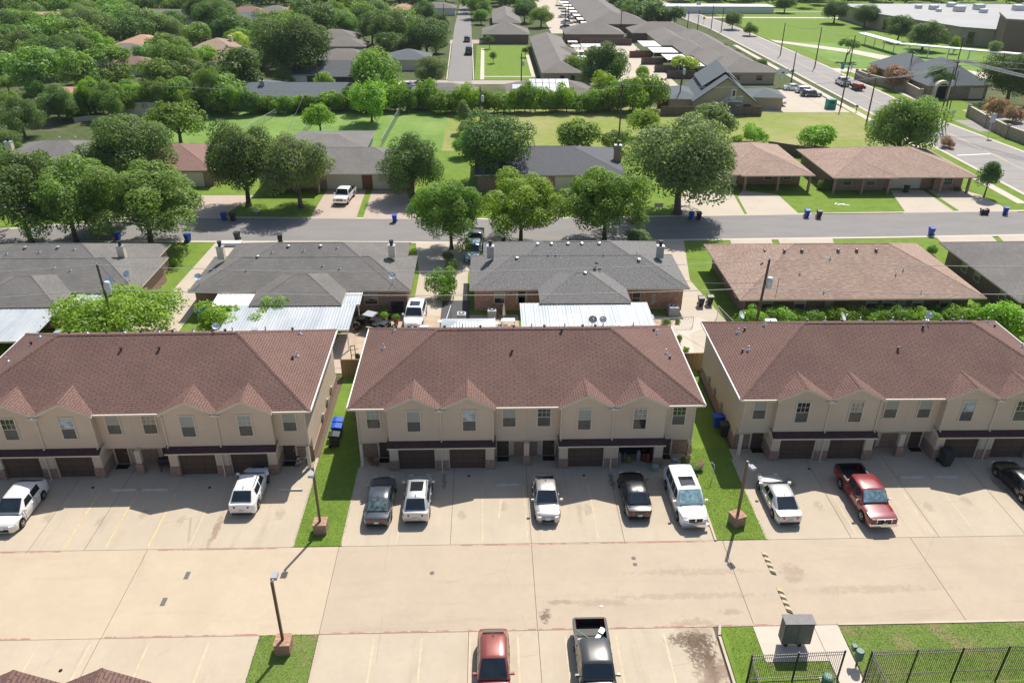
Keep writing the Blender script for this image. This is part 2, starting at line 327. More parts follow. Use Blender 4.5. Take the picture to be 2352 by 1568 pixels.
# ================================================================ townhouse block (four units), local origin under the front eave, middle
def townhouse(label, loc, rz=0, styles=(0,)*8, open_garage=False, vents=(), full=True):
    t = thing('townhouse', label, 'townhouse', loc, rz, 'two storey townhouse blocks')
    wl = MB()
    Y = 12.25
    wl.box(-12.5, 12.5, .5, Y, 2.05, 5.3)                       # upper storey
    wl.box(-12.497, 12.497, 1.42, Y-.01, 0, 2.05, skip='t')            # lower storey
    for s in (-1, 1):
        x0, x1 = (-10.18, -2.42) if s < 0 else (2.42, 10.18); xm = (x0+x1)/2
        wl.box(x0, x1, -.06, .52, 2.3, 5.25)
        for c in (xm-1.98, xm+1.98):                              # gable fronts
            a = [(c-1.94, -.062, 5.15), (c+1.94, -.062, 5.15), (c+1.94, -.062, 5.40), (c, -.062, 6.36), (c-1.94, -.062, 5.40)]
            b = [(p[0], 1.5, p[2]) for p in a]; wl.face(a); wl.face([a[3], a[2], b[2], b[3]]); wl.face([a[4], a[3], b[3], b[4]]); wl.face([a[2], a[1], b[1], b[2]]); wl.face([a[0], a[4], b[4], b[0]])
        for x in (x0, x1-.13, xm-.065): wl.box(x, x+.13, -.1, 1.43, 0, 2.02)           # side walls of the garage bays
        for a, b in ((x0, x0+.63), (x1-.63, x1), (xm-.44, xm+.44)): wl.box(a-.003, b+.003, -.35, -.09, .92, 2.1)
        wl.box(x0-.004, x1+.004, -.33, 1.42, 2.0, 2.3)
    wall = wl.build('wall', MT['siding'], t)
    bk = MB(); bk.box = lambda *a: MB().box(*a).build('brick_base', MT['brick'], t)
    for s in (-1, 1):
        x0, x1 = (-10.18, -2.42) if s < 0 else (2.42, 10.18); xm = (x0+x1)/2
        for a, b in ((x0, x0+.63), (x1-.63, x1), (xm-.44, xm+.44)): bk.box(a-.05, b+.05, -.41, -.07, 0, .95)
        for x in (x0-.05, x1-.02): bk.box(x, x+.07, -.07, 1.36, 0, 1.0)
    bk.box(-.28, .28, -.02, .48, 0, .95)
    for a, b in ((-12.5, -11.15), (-10.1, -9.9), (-.9, .9), (11.15, 12.5)): bk.box(a, b, 1.36, 1.42, 0, 1.25)
    for x in (-12.56, 12.5): bk.box(x, x+.06, 1.3, Y, 0, 1.0)
    # posts
    for x in (-12.35, 12.35): MB().box(x-.11, x+.11, .27, .47, 0, 2.05).build('porch_post', MT['trim'], t)
    MB().box(-.2, .2, .1, .44, .95, 2.05).build('porch_post', MT['siding'], t)
    # roof
    rf = MB(); zr = hip(rf, -12.98, 12.98, 0, 12.55, 5.4, .5, 0, .17)
    c = [(-12.98,0,5.4),(12.98,0,5.4),(12.98,12.55,5.4),(-12.98,12.55,5.4)]; r0, r1 = (-12.98+6.275, 6.275, zr), (12.98-6.275, 6.275, zr)
    ridge_caps(rf, [(c[0], r0), (c[3], r0), (c[1], r1), (c[2], r1), (r0, r1)], mi=0)
    roof = rf.build('roof', [MT['roof_red'], MT['trim']], t)
    for c in (-8.28, -4.32, 4.32, 8.28):
        g = MB(); pk = (c, -.28, 6.47); bk_ = (c, 2.18, 6.49); th = .13
        for s in (-1, 1):
            e = (c+s*2.03, -.28, 5.46); q = (c+s*2.0, .16, 5.475)
            f = [pk, e, q, bk_]; f = f if s < 0 else f[::-1]; g.face(f[::1], 0)
            g.face([pk, e, (e[0], e[1], e[2]-th*1.6), (c, -.28, 6.47-th*1.6)][::(-1 if s > 0 else 1)], 1)
            g.face([e, q, (q[0], q[1], q[2]-th), (e[0], e[1], e[2]-th)][::(-1 if s < 0 else 1)], 1)
            g.face([(c, -.28, 6.47-.14), (e[0], e[1], e[2]-.14), (q[0], 0.3, q[2]-.14), (c, .3, 6.47-.14)][::(1 if s > 0 else -1)], 1)
            g.face([(c, -.28, 6.47-th*1.6), (e[0], e[1], e[2]-th*1.6), (e[0], -.15, e[2]-th*1.6), (c, -.15, 6.47-th*1.6)], 1)
        ridge_caps(g, [((c, -.28, 6.47), (c, 2.18, 6.49))], .13, 0)
        g.build('gable_roof', [MT['roof_red'], MT['trim']], t)
    for s in (-1, 1):                                             # canopy over the garage doors
        x0, x1 = (-10.3, -2.3) if s < 0 else (2.3, 10.3)
        cnp = MB(); a = [(x0, -.065, 2.55), (x1, -.065, 2.55), (x1, -.62, 2.27), (x0, -.62, 2.27)]
        cnp.face([a[3], a[2], a[1], a[0]], 0); cnp.face([(x0,-.62,2.15),(x1,-.62,2.15),(x1,-.62,2.27),(x0,-.62,2.27)], 1)
        for x, k in ((x0, -1), (x1, 1)): cnp.face([(x,.5,2.15),(x,-.62,2.15),(x,-.62,2.27),(x,-.065,2.55),(x,.5,2.55)][::k], 1)
        cnp.face([(x0,-.33,2.15),(x1,-.33,2.15),(x1,-.62,2.15),(x0,-.62,2.15)], 1); cnp.build('canopy', [MT['roof_canopy'], MT['trim']], t)
    # gutters and downspouts
    for a, b in ((-12.98, -10.35), (-2.25, 2.25), (10.35, 12.98)): MB().box(a, b, -.11, -.003, 5.25, 5.385).build('gutter', MT['trim'], t)
    for x in (-6.3, 6.3): MB().box(x-.35, x+.35, -.40, -.19, 5.24, 5.36).build('gutter', MT['trim'], t)
    for x in (-12.98, 12.98): MB().box(min(x, x+.1*(x/abs(x))), max(x, x+.1*(x/abs(x))), .02, 12.5, 5.25, 5.385).build('gutter', MT['white'], t)
    for x in (-6.3, 6.3, -2.5, 2.5):
        d = MB(); yy = -.12; d.box(x-.045, x+.045, yy-.03, yy+.05, 2.62, 5.24); d.box(x-.045, x+.045, yy-.16, yy-.03, 2.54, 2.64)
        d.build('downspout', MT['trim'], t)
    for x in (-6.3, 6.3): MB().box(x-.04, x+.04, -.5, -.42, .05, 2.14).box(x-.04, x+.04, -.68, -.5, .02, .12).build('downspout', MT['trim'], t)
    for x in (-12.44, 12.44): MB().box(x-.04, x+.04, .42, .497, 2.06, 5.25).build('downspout', MT['trim'], t)
    # garage doors
    k = 0
    for c in (-8.19, -4.41, 4.41, 8.19):
        k += 1
        MB().box(c-1.43, c-1.34, -.3, -.05, 0, 2.0).box(c+1.34, c+1.43, -.3, -.05, 0, 2.0).box(c-1.34, c+1.34, -.3, -.2, 1.92, 2.0).build('garage_frame', MT['trim'], t)
        if open_garage and k == 4:
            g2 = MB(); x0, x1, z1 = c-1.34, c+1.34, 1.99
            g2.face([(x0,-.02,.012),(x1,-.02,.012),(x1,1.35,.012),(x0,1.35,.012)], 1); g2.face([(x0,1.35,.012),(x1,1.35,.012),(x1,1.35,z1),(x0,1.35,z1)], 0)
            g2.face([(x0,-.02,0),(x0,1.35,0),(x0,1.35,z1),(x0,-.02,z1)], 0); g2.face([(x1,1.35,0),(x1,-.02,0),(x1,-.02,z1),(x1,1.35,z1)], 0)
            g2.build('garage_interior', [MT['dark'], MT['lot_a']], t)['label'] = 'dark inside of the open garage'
        else:
            MB().box(c-1.34, c+1.34, -.14, -.08, .01, 2.0).build('garage_door', MT['garage_brown'], t)
    for x in (-10.7, -1.75, 1.75, 10.7):
        d = MB().box(x-.46, x+.46, 1.35, 1.41, .03, 1.95).build('front_door', MT['brown_door'], t)
        MB().tube((x+.36, 1.28, 1.0), (x+.36, 1.36, 1.0), .035).build('handle', MT['metal'], d)
        MB().box(x-.58, x-.462, 1.33, 1.415, 0, 2.04).box(x+.462, x+.58, 1.33, 1.415, 0, 2.04).build('door_frame', MT['trim'], t)
    for x in (-11.8, -.55, .55, 11.8): MB().box(x-.22, x+.22, 1.33, 1.36, 1.45, 1.62).build('house_number_plate', MT['white'], t)
    # windows
    m_, b_ = (.5, 3.37, 4.98), (-.062, 3.42, 5.15)
    ws = [(-11.27, *m_), (-8.27, *b_), (-4.23, *b_), (-1.3, *m_), (1.27, *m_), (4.2, *b_), (8.27, *b_), (11.28, *m_)]
    for (x, y, a, b), st in zip(ws, styles): win(t, x, y, a, b, .92, st)
    # roof fittings: (kind, x, y) in local metres on the roof planes
    def zroof(x, y): return 5.4+.5*max(0, min(y, 12.55-y, x+12.98, 12.98-x))
    for kind, x, y in vents:
        z = zroof(x, y)
        if kind == 'p':
            MB().tube((x, y, z-.05), (x, y, z+.42), .045, n=8).lathe([(.2, -.02), (.13, .1), (.06, .16)], 8, (x, y, z)).build('vent_pipe', MT['metal'], t)
        elif kind == 'k':
            MB().tube((x, y, z-.05), (x, y, z+.2), .07, n=8).lathe([(.12, .16), (.12, .24)], 8, (x, y, z)).build('flue_cap', MT['darkmetal'], t)
        else:
            MB().box(x-.19, x+.19, y-.19, y+.19, z-.15, z+.14).box(x-.24, x+.24, y-.24, y+.24, z+.14, z+.19).build('box_vent', MT['metal'], t)
    for x in (-12.56, 12.56):                                      # side wall fittings
        for yy in (5.2, 7.4, 9.3):
            s = 1 if x > 0 else -1
            MB().box(min(x, x+s*.12), max(x, x+s*.12), yy, yy+.3, 1.1, 1.6).build('meter_box', MT['greyw'], t)
    if full:
        for x in (-11, -8.3, -4.2, -1.2, 1.2, 4.2, 8.3, 11): win(t, x, Y, 3.5, 5.0, .92, 0, back=True)
    return t
VC = [('p', -11.1, 7.2), ('k', -10.4, 10.3), ('p', -10.5, 9.6), ('p', -9.0, 8.9), ('b', -7.9, 9.2), ('b', -8.15, 9.5), ('k', -1.0, 4.3), ('k', 2.9, 6.0), ('p', 9.0, 8.8), ('b', 7.9, 9.3), ('b', 8.1, 9.0), ('k', 10.9, 9.6), ('p', 11.1, 9.2), ('p', 11.2, 6.0), ('k', 11.4, 5.4)]
VR = [('k', x, 6.9) for x in (-6.2, -3.4, -.8, 1.6, 4.6, 5.6)] + [('p', x, 6.8) for x in (-4.8, -2, .6, 3.2, 6.2)]
TH = townhouse('tan townhouse block in the middle with an open garage behind a white truck-like van', (2.72, 48.05, 0), 0, (2, 0, 3, 0, 1, 0, 4, 1), True, VC+VR)
TH['label'] = 'middle tan townhouse block with a dusty red hip roof and the right garage standing open'
townhouse('left tan townhouse block beside the trash carts, with a black grill on its porch', (-25.88, 47.7, 0), R(.6), (1, 1, 3, 0, 4, 0, 2, 0), False, [('p', -9.4, 8.4), ('k', -9.6, 7.4), ('p', -10.6, 5.6), ('b', -8.4, 9.2), ('k', -1.6, 4.9), ('k', 1.2, 4.9), ('b', 6.9, 9.9), ('p', 8.3, 8.2), ('k', 10.0, 9.7), ('p', 10.6, 9.5), ('p', 11.0, 6.2), ('k', 10.8, 5.6)]+VR)
townhouse('right tan townhouse block behind the red pickup truck', (31.5, 48.6, 0), R(-.4), (0, 1, 4, 0, 0, 3, 1, 0), False, [('p', -11, 8.6), ('k', -10.5, 8.6), ('k', -11.4, 5.8), ('p', -11, 5.6), ('b', -8.3, 9.5), ('b', -8.0, 9.2), ('p', -9.1, 8.1), ('k', 2.6, 8.2*.7), ('k', 0, 3.9), ('k', 9.5, 9.5), ('p', 10.3, 9.6), ('k', 10.8, 9.2), ('p', 11.4, 6.2)]+VR)
townhouse('tan townhouse block cut off at the far left edge of the photo', (-54.6, 47.3, 0), R(.6), full=False)
townhouse('tan townhouse block cut off at the far right edge of the photo', (60.5, 49.0, 0), R(-.4), full=False)
townhouse('townhouse block across the lot of which only two brown gable tips show, bottom left', (-26.1, 24.9, 0), math.pi, vents=[('k', -2, 5)], full=False)
# ================================================================ ground sheets
def sheet(name, poly, z, mat, th=0, parent=None):
    b = MB()
    if th: b.prism(poly, z-th, z)
    else: b.face([(x, y, z) for x, y in poly])
    o = b.build(name, MT[mat] if isinstance(mat, str) else mat, parent)
    if parent is None: o['kind'] = 'structure'
    return o
sheet('ground', [(-900, -60), (1100, -60), (1100, 1500), (-900, 1500)], 0, 'earth')
rect = lambda a, b, c, d: [(a, c), (b, c), (b, d), (a, d)]
# parking lot: slabs with open joints over a dark bed
sheet('joint_bed', rect(-75, 90, 8, 61), .03, 'joint')
def slabs(name, quads, z, mat):
    b = MB()
    for q in quads: b.prism(q, z-.03, z)
    o = b.build(name, MT[mat]); o['kind'] = 'structure'; return o
YL, YB, g = 39.72, 32.5, .03
up = [-75, -50.6, -41.9, -38.2, -22.6, -13.05]
def row(xs, y0, y1, ym=None): return [rect(a+g/2, b-g/2, y0+g/2, y1-g/2) for a, b in zip(xs, xs[1:])]
slabs('parking_lot', row([-75, -60, -42.2], YL, 49.4)+row([-38.6, -30.2, -26.6, -13.06], YL, 49.4)+row([-9.86, -2.7, 2.68, 8.9, 15.1], YL, 49.4)+row([18.5, 24.2, 30.2, 36.2, 43.7], YL, 49.9)+row([47.2, 60, 90], YL, 49.9)
      + row([-75, -22.5, -13.4], 8, YB)+row([-10.03, -1.35, 2.7, 13.0], 8, YB), .064, 'lot_a')
slabs('lane', row([-10.02, 2.68, 15.45, 28.2, 40, 90], YB, YL), .062, 'lot_b')
slabs('lane_pale', row([-75, -48, -22.47, -10.02], YB, YL), .062, 'lot_c')
# painted lines
def line(b, p, q, w, z=.069):
    p, q = Vector((*p, 0)), Vector((*q, 0)); d = (q-p).normalized(); s = Vector((-d.y, d.x, 0))*w/2
    b.face([(*(p-s).xy, z), (*(q-s).xy, z), (*(q+s).xy, z), (*(p+s).xy, z)])
def lines(name, segs, w, mat, z=.069):
    b = MB()
    for p, q in segs: line(b, p, q, w, z)
    o = b.build(name, MT[mat]); o['kind'] = 'structure'; return o
lines('parking_line', [((x, 39.95), (x-.06, 45.8)) for x in (-28.0, -25.3, -22.55, -33.4, -36.1)], .11, 'yellow')
lines('worn_parking_line', [((x, 39.95), (x-.06, 45.8)) for x in (-19.85, -6.25, -.55, 2.45, 7.2, 12.6, 24.7, 29.9, 32.9)], .08, 'yellow2')
lines('front_parking_line', [((x, 24), (x, 32.1)) for x in (-6.8, -4.05, -1.25, 1.5, 4.25, 7.2, 10.0, -16.2, -25.8, -22.9, -19.6)], .11, 'yellow2')
lines('yellow_scuff', [((.55, 42.2), (.75, 44.2))], .16, 'yellow2')
lines('fire_lane_stripe', [((a, YB+.09), (b, YB+.09)) for a, b in ((-30, -26.5), (-22.3, -13.4), (-10, 2.6), (2.75, 12.9))]+[((-33, YL-.08), (-28, YL-.08)), ((-21.8, YL-.08), (-14, YL-.08)), ((-2, YL-.08), (14.8, YL-.08)), ((13.2, YB+.1), (18.9, YB+.1))], .09, 'red_stripe')
# wheel stops
def bump_bar(name, label, x, y, L, w, h, rz, mat, cat, group):
    o = MB(); o.v = []; hw = w/2
    sec = [(-hw, 0), (hw, 0), (hw*.75, h), (-hw*.75, h)]
    for i in range(4):
        a, b = sec[i], sec[(i+1) % 4]; o.face([(-L/2, a[0], a[1]), (-L/2, b[0], b[1]), (L/2, b[0], b[1]), (L/2, a[0], a[1])][::-1])
    o.face([(-L/2, *s) for s in sec][::-1]); o.face([(L/2, *s) for s in sec])
    q = o.build(name, mat, loc=(x, y, .064)); q.rotation_euler = (0, 0, rz); return tag(q, label, cat, group)
stop_mat = plain('pale_stop_concrete', (.5, .47, .43), .8)
for x, y, lb in ((-26.4, 45.8, 'concrete wheel stop left of its twin in front of the left townhouse porch'), (-24.15, 45.78, 'concrete wheel stop right of its twin in front of the left townhouse porch'), (-14.5, 45.55, 'half sunlit concrete wheel stop right of the white compact SUV'),
                 (1.35, 45.78, 'single concrete wheel stop in front of the middle townhouse, by the silver hatchback'), (31.3, 46.0, 'concrete wheel stop next to the bed of the red pickup'), (33.9, 45.98, 'concrete wheel stop farther right of the red pickup, by the black cart')):
    bump_bar('wheel_stop', lb, x, y, 1.85, .16, .12, 0, stop_mat, 'wheel stop', 'concrete wheel stops')
def hump(label, x, y):
    r = thing('speed_hump', label, 'speed bump', (x, y, .062), R(91), 'striped speed humps')
    n = 8; L = 1.95; b = [MB(), MB()]
    for i in range(n):
        x0, x1 = -L/2+i*L/n, -L/2+(i+1)*L/n; sk = .07
        pr = [(-.17, 0), (-.12, .045), (0, .06), (.12, .045), (.17, 0)]
        for (a, za), (c, zc) in zip(pr, pr[1:]): b[i % 2].face([(x0+a*.5, a, za), (x1+a*.5, a, za), (x1+c*.5, c, zc), (x0+c*.5, c, zc)])
    b[0].build('black_segment', plain('black_rubber', (.07, .063, .055), .8), r); b[1].build('yellow_segment', plain('yellow_rubber', (.50, .40, .24), .7), r)
hump('black and yellow speed hump nearest the townhouses', 17.9, 37.55); hump('black and yellow speed hump nearest the grey mailbox unit', 17.88, 34.4)
# grass strips between blocks
sheet('grass_strip', rect(-13.05, -9.86, 39.76, 63.4), .075, 'lawn'); sheet('grass_strip', [(15.12, 39.76), (18.5, 39.76), (18.9, 63.6), (15.4, 63.6)], .075, 'lawn')
sheet('grass_strip', rect(-42.2, -38.6, 39.76, 63), .075, 'lawn'); sheet('grass_strip', rect(43.75, 47.1, 39.76, 63.6), .075, 'lawn')
sheet('grass_strip', rect(-13.36, -10.06, 8, YB-.03), .075, 'lawn_worn')
sheet('grass_corner', [(13.2, 8), (15.35, 8), (15.33, YB-.05), (13.35, YB-.05)], .075, 'lawn')
sheet('mailbox_pad', [(15.36, 29.95), (18.95, 29.95), (18.95, 28), (20.3, 28), (20.42, YB-.03), (15.36, YB-.03)], .08, 'walk'); sheet('pad_joint', rect(18.93, 18.96, 28, YB-.05), .083, 'joint')
sheet('grass_corner', rect(15.36, 18.9, 8, 29.9), .075, 'lawn_worn'); sheet('front_lawn', rect(20.44, 90, 8, YB-.03), .075, 'lawn_worn'); sheet('front_walk', rect(18.96, 20.4, 8, 27.98), .077, 'walk')
def kerb(pts, w=.15, h=.13, z=.06, name='kerb', mat='curb'):
    b = MB()
    for p, q in zip(pts, pts[1:]):
        p, q = Vector((*p, 0)), Vector((*q, 0)); d = (q-p).normalized(); s = Vector((-d.y, d.x, 0))*w/2; p2 = p-d*w*.3; q2 = q+d*w*.3
        b.prism([(p2-s).xy[:], (q2-s).xy[:], (q2+s).xy[:], (p2+s).xy[:]], 0, z+h)
    o = b.build(name, MT[mat]); o['kind'] = 'structure'; return o
kerb([(15.05, 43.5), (15.0, 39.72)], h=.1); kerb([(13.05, 8), (13.18, 31.8), (13.4, YB+.02)], h=.11); kerb([(20.44, YB), (90, YB+.1)], h=.06)
kerb([(-9.86, 39.8), (-9.86, 48)], h=.02); kerb([(18.5, 39.8), (18.55, 48.5)], h=.02); kerb([(-13.07, 39.8), (-13.07, 47.2)], h=.02)
# small drain and manhole marks
t1 = plain('cover_iron', (.13, .12, .11), .7)
for x, y, lb in ((-19.15, 37.35, 'flat grey metal drain cover farther from the lamp, in the pale lane'), (-19.85, 35.2, 'flat grey metal drain cover nearer the camera, in the pale lane')):
    b = MB(); b.box(-.14, .14, -.32, .32, 0, .008); q = b.build('floor_drain', t1, loc=(x, y, .063)); tag(q, lb, 'drain cover', 'drain covers')
for x, y, lb in ((-3.75, 37.2, 'small round iron valve cover alone in the lane'), (9.25, 38.2, 'round iron valve cover farther from the camera, of the pair in the lane'), (9.25, 37.65, 'round iron valve cover nearer the camera, of the pair in the lane')):
    b = MB(); b.lathe([(.15, 0), (.15, .01)], 14); q = b.build('manhole', t1, loc=(x, y, .063)); tag(q, lb, 'valve cover', 'valve covers')
# ---------------------------------------------------------------- back lots
sheet('back_lot_lawn', rect(-90, 84, 63.6, 95.0), .02, 'lawn')
sheet('yard_dirt', rect(-13.3, 3.0, 61.9, 73.5), .05, 'dirt'); sheet('yard_grass_patch', rect(-13.2, -9.5, 61.6, 64.2), .06, 'lawn')
sheet('yard_dirt', [(16.2, 63.8), (20.0, 63.8), (23.2, 73), (15, 73)], .045, 'dirt')
# ---------------------------------------------------------------- the street
SF = [(-90, 96.2), (-62, 99.5), (-50, 102.4), (-40, 103.4), (-25, 103.0), (0, 102.3), (25, 103.1), (50, 104.0), (80.2, 104.9)]
SN = [(-90, 90.5), (-70, 93), (-52, 95.2), (-38, 95.0), (0, 94.1), (25, 94.7), (50, 95.2), (80.2, 96.2)]
sheet('street', SN+SF[::-1], .05, 'asphalt')
def strip(name, pts, w, z, mat, side):
    "a band of width w along pts, on its left (side=1) or right (side=-1)"
    out = []
    for i, p in enumerate(pts):
        a = Vector(pts[max(0, i-1)]); b = Vector(pts[min(len(pts)-1, i+1)]); d = (b-a).normalized(); n = Vector((-d.y, d.x))*side*w; out.append((p[0]+n.x, p[1]+n.y))
    return sheet(name, (pts+out[::-1]) if side > 0 else (out+pts[::-1]), z, mat)
strip('gutter_strip', SN, .55, .055, 'walk', -1); strip('gutter_strip', SF, .5, .055, 'walk', 1)
# driveways on the near side of the street, between the houses
def quad(pts, name='driveway', z=.06, mat='drive'): return sheet(name, [tuple(P(*p).xy) if max(p) > 200 else p for p in pts], z, mat)
for q, mt_ in (([(405, 745), (545, 700), (615, 558), (465, 556), (455, 600), (395, 680)], 'drive'), ([(380, 780), (540, 780), (530, 690), (412, 690)], 'drive2'),
               ([(925, 600), (935, 558), (1075, 556), (1090, 600), (1075, 800), (900, 800)], 'drive'), ([(810, 690), (905, 690), (900, 800), (800, 800)], 'drive2'),
               ([(1535, 556), (1690, 553), (1640, 556), (1565, 556), (1660, 700), (1600, 812), (1540, 812)], 'drive')): pass
drv = [([(-34.2, 95.2), (-27.2, 94.8), (-30.6, 82), (-30.9, 62.5), (-36.6, 62.5), (-34.7, 80)], 'drive'),
       ([(-46.5, 95), (-43.2, 95), (-44.5, 88), (-47, 88)], 'drive2'),
       ([(-9.2, 94.3), (-1.2, 94.1), (-2.4, 84), (-2.2, 62), (-8.1, 62), (-8.0, 84)], 'drive'), ([(-16.2, 62), (-7.9, 62), (-8.0, 73.3), (-14, 73.3)], 'drive2'),
       ([(20.6, 94.5), (25.0, 94.7), (22.9, 82), (24.6, 69.5), (21.2, 66), (19.5, 62.3), (16.0, 62.3), (19.5, 72.5), (21.1, 84)], 'drive'),
       ([(31.0, 94.9), (36.4, 95), (34.6, 86.8), (29.7, 86.8)], 'drive'), ([(37.2, 95), (44.4, 95.2), (42.2, 86.8), (36.0, 86.8)], 'drive'), ([(58.0, 95.4), (65.6, 95.6), (63.6, 86.8), (57.2, 86.8)], 'drive'), ([(66.4, 95.6), (73, 95.8), (70.6, 86.8), (64.6, 86.8)], 'drive')]
for q, mt_ in drv: sheet('driveway', q, .048, mt_)
sheet('concrete_walk', [(16.6, 62.6), (19.3, 62.6), (19.9, 68.8), (22.9, 71.0), (21.8, 72.6), (19.0, 71.8), (17.6, 68.8)], .062, 'walk')
sheet('front_path', rect(-21.4, -20.2, 86.5, 94.6), .05, 'walk')
sheet('dark_patio', rect(-5.0, -2.0, 70.4, 77), .062, plain('dark_patio_slab', (.07, .07, .072), .8))
# opposite side
sheet('opposite_lawn', [(-90, 96.2)]+SF[1:]+[(80.2, 142), (-90, 142)], .03, 'lawn')
dr2 = [([(-52, 103), (-46.8, 103.6), (-44.6, 116), (-49.5, 116)], 'drive2'), ([(-43.2, 103.7), (-36.4, 103.6), (-33.9, 113), (-42.5, 113)], 'drive2'), ([(-24.2, 103.1), (-17.9, 102.9), (-18.2, 115.5), (-24, 115.5)], 'drive2'), ([(-17.0, 102.9), (-9.6, 102.7), (-12.3, 115.5), (-17.3, 115.5)], 'drive2'),
       ([(5, 102.6), (10, 102.8), (10, 113), (6, 113)], 'drive2'), ([(25.5, 103.2), (35.5, 103.5), (36.6, 114.5), (29.5, 114.5)], 'drive'), ([(35.9, 103.6), (43.2, 103.9), (43.0, 112.5), (38.3, 114.5), (36.8, 112)], 'drive'),
       ([(58.4, 104.3), (65.6, 104.6), (65.8, 114.5), (60.8, 114.5)], 'drive'), ([(66.4, 104.6), (73.8, 104.9), (73.3, 112), (71.9, 114.5), (66.6, 114.5)], 'drive')]
for q, mt_ in dr2: sheet('driveway', q, .058, mt_)
for xs in ((45.0, 58.0), (74.6, 80.0)): kerb([(xs[0], 104.05+.02*(xs[0]-50)), (xs[1], 104.05+.02*(xs[1]-50))], .16, .1, .03)
kerb([(-36, 103.6), (-24.6, 103.15)], .16, .1, .03)
# fields
sheet('field', rect(-62, -8, 137, 169), .05, 'field'); sheet('dry_field', rect(-8, 80.2, 137, 171.5), .054, 'field_dry')
# north-south residential road far left of centre
sheet('side_road', [(-9.6, 200), (-3.6, 200), (-5.3, 300), (-9, 420), (-11.7, 420), (-11.4, 300)], .075, 'asphalt')
sheet('cross_road', [(-60, 196.5), (44, 196.5), (44, 201.5), (-60, 201.5)], .07, 'alley'); sheet('cross_road', [(-11.6, 262), (10, 262), (10, 270), (-11.6, 270)], .07, 'alley')
for x in (-9.9, -3.3): kerb([(x, 202), (x-1.2, 262)], .25, .1, .03, mat='walk')
sheet('park_lawn', rect(-3.1, 12.4, 202, 258), .06, 'lawn'); sheet('park_path', rect(-1.7, -.7, 202.5, 252), .085, 'walk'); sheet('park_path', rect(-.7, 12.4, 206, 207), .085, 'walk'); sheet('park_path', rect(11.2, 12.2, 207, 240), .087, 'walk')
# main road to the right
BL = [(80.5, 60), (80.5, 160), (80.6, 226), (80, 300), (76, 340), (68, 420), (58, 520)]
BR = [(95.2, 60), (94.0, 136), (91.5, 157), (91.8, 226), (90, 300), (86, 340), (78, 420), (68, 520)]
sheet('main_road', BL+BR[::-1], .07, 'bigroad')
strip('gutter_strip', BL, .7, .08, 'walk', 1); strip('gutter_strip', BR, .7, .08, 'walk', -1)
lines('centre_line', [((88.0, y), (88.0-.0, y+7)) for y in range(70, 150, 12)]+[((88.35, 60), (87.6, 150)), ((86.2, 160), (86.2, 300))], .14, 'yellow', .078)
lines('lane_line', [((84.2, 60), (84.2, 118)), ((91.6, 60), (91.6, 118))], .14, 'walk', .078); lines('stop_line', [((81.2, 133.5), (88, 134.5))], .4, 'white', .078)
sheet('verge', rect(80.0-7.0, 79.7, 104.9, 137), .05, 'lawn'); sheet('verge', [(95.9, 60), (106, 60), (106, 300), (91.5, 300), (92.5, 226), (92.2, 157), (94.7, 136)], .05, 'lawn')
lines('sidewalk', [((77.3, 108), (77.3, 172)), ((77.3, 172), (77.6, 260)), ((98.8, 60), (97.8, 136)), ((96.4, 168), (96.2, 214))], 1.5, 'walk', .082)
sheet('side_street', [(94.3, 150), (150, 150), (150, 157.5), (94.3, 159.5)], .072, 'bigroad')
sheet('side_parking', [(101, 159.8), (118, 159.8), (118, 167), (101, 169)], .075, 'drive')
sheet('church_lot', rect(57.5, 76, 166.5, 190), .075, 'drive')
sheet('school_lawn', [(92.6, 216), (260, 170), (400, 420), (92.6, 420)], .04, 'lawn'); sheet('school_field', [(97, 222), (140, 205), (146, 250), (97, 270)], .06, 'field')
sheet('school_drive', [(92, 214), (104, 212), (118, 216), (126, 204), (134, 200), (137, 204), (128, 216), (112, 250), (92.5, 272), (92.5, 266), (108, 245), (116, 222), (104, 218), (92, 219)], .085, 'walk')
sheet('far_path', [(85, 330), (260, 330), (260, 333), (85, 334)], .085, 'walk'); sheet('far_path', [(84, 352), (260, 348), (260, 351), (84, 356)], .085, 'bigroad')
sheet('apartment_court', rect(26.5, 46, 193, 262), .08, 'drive'); sheet('apartment_alley', rect(22, 34, 285, 420), .08, 'drive')
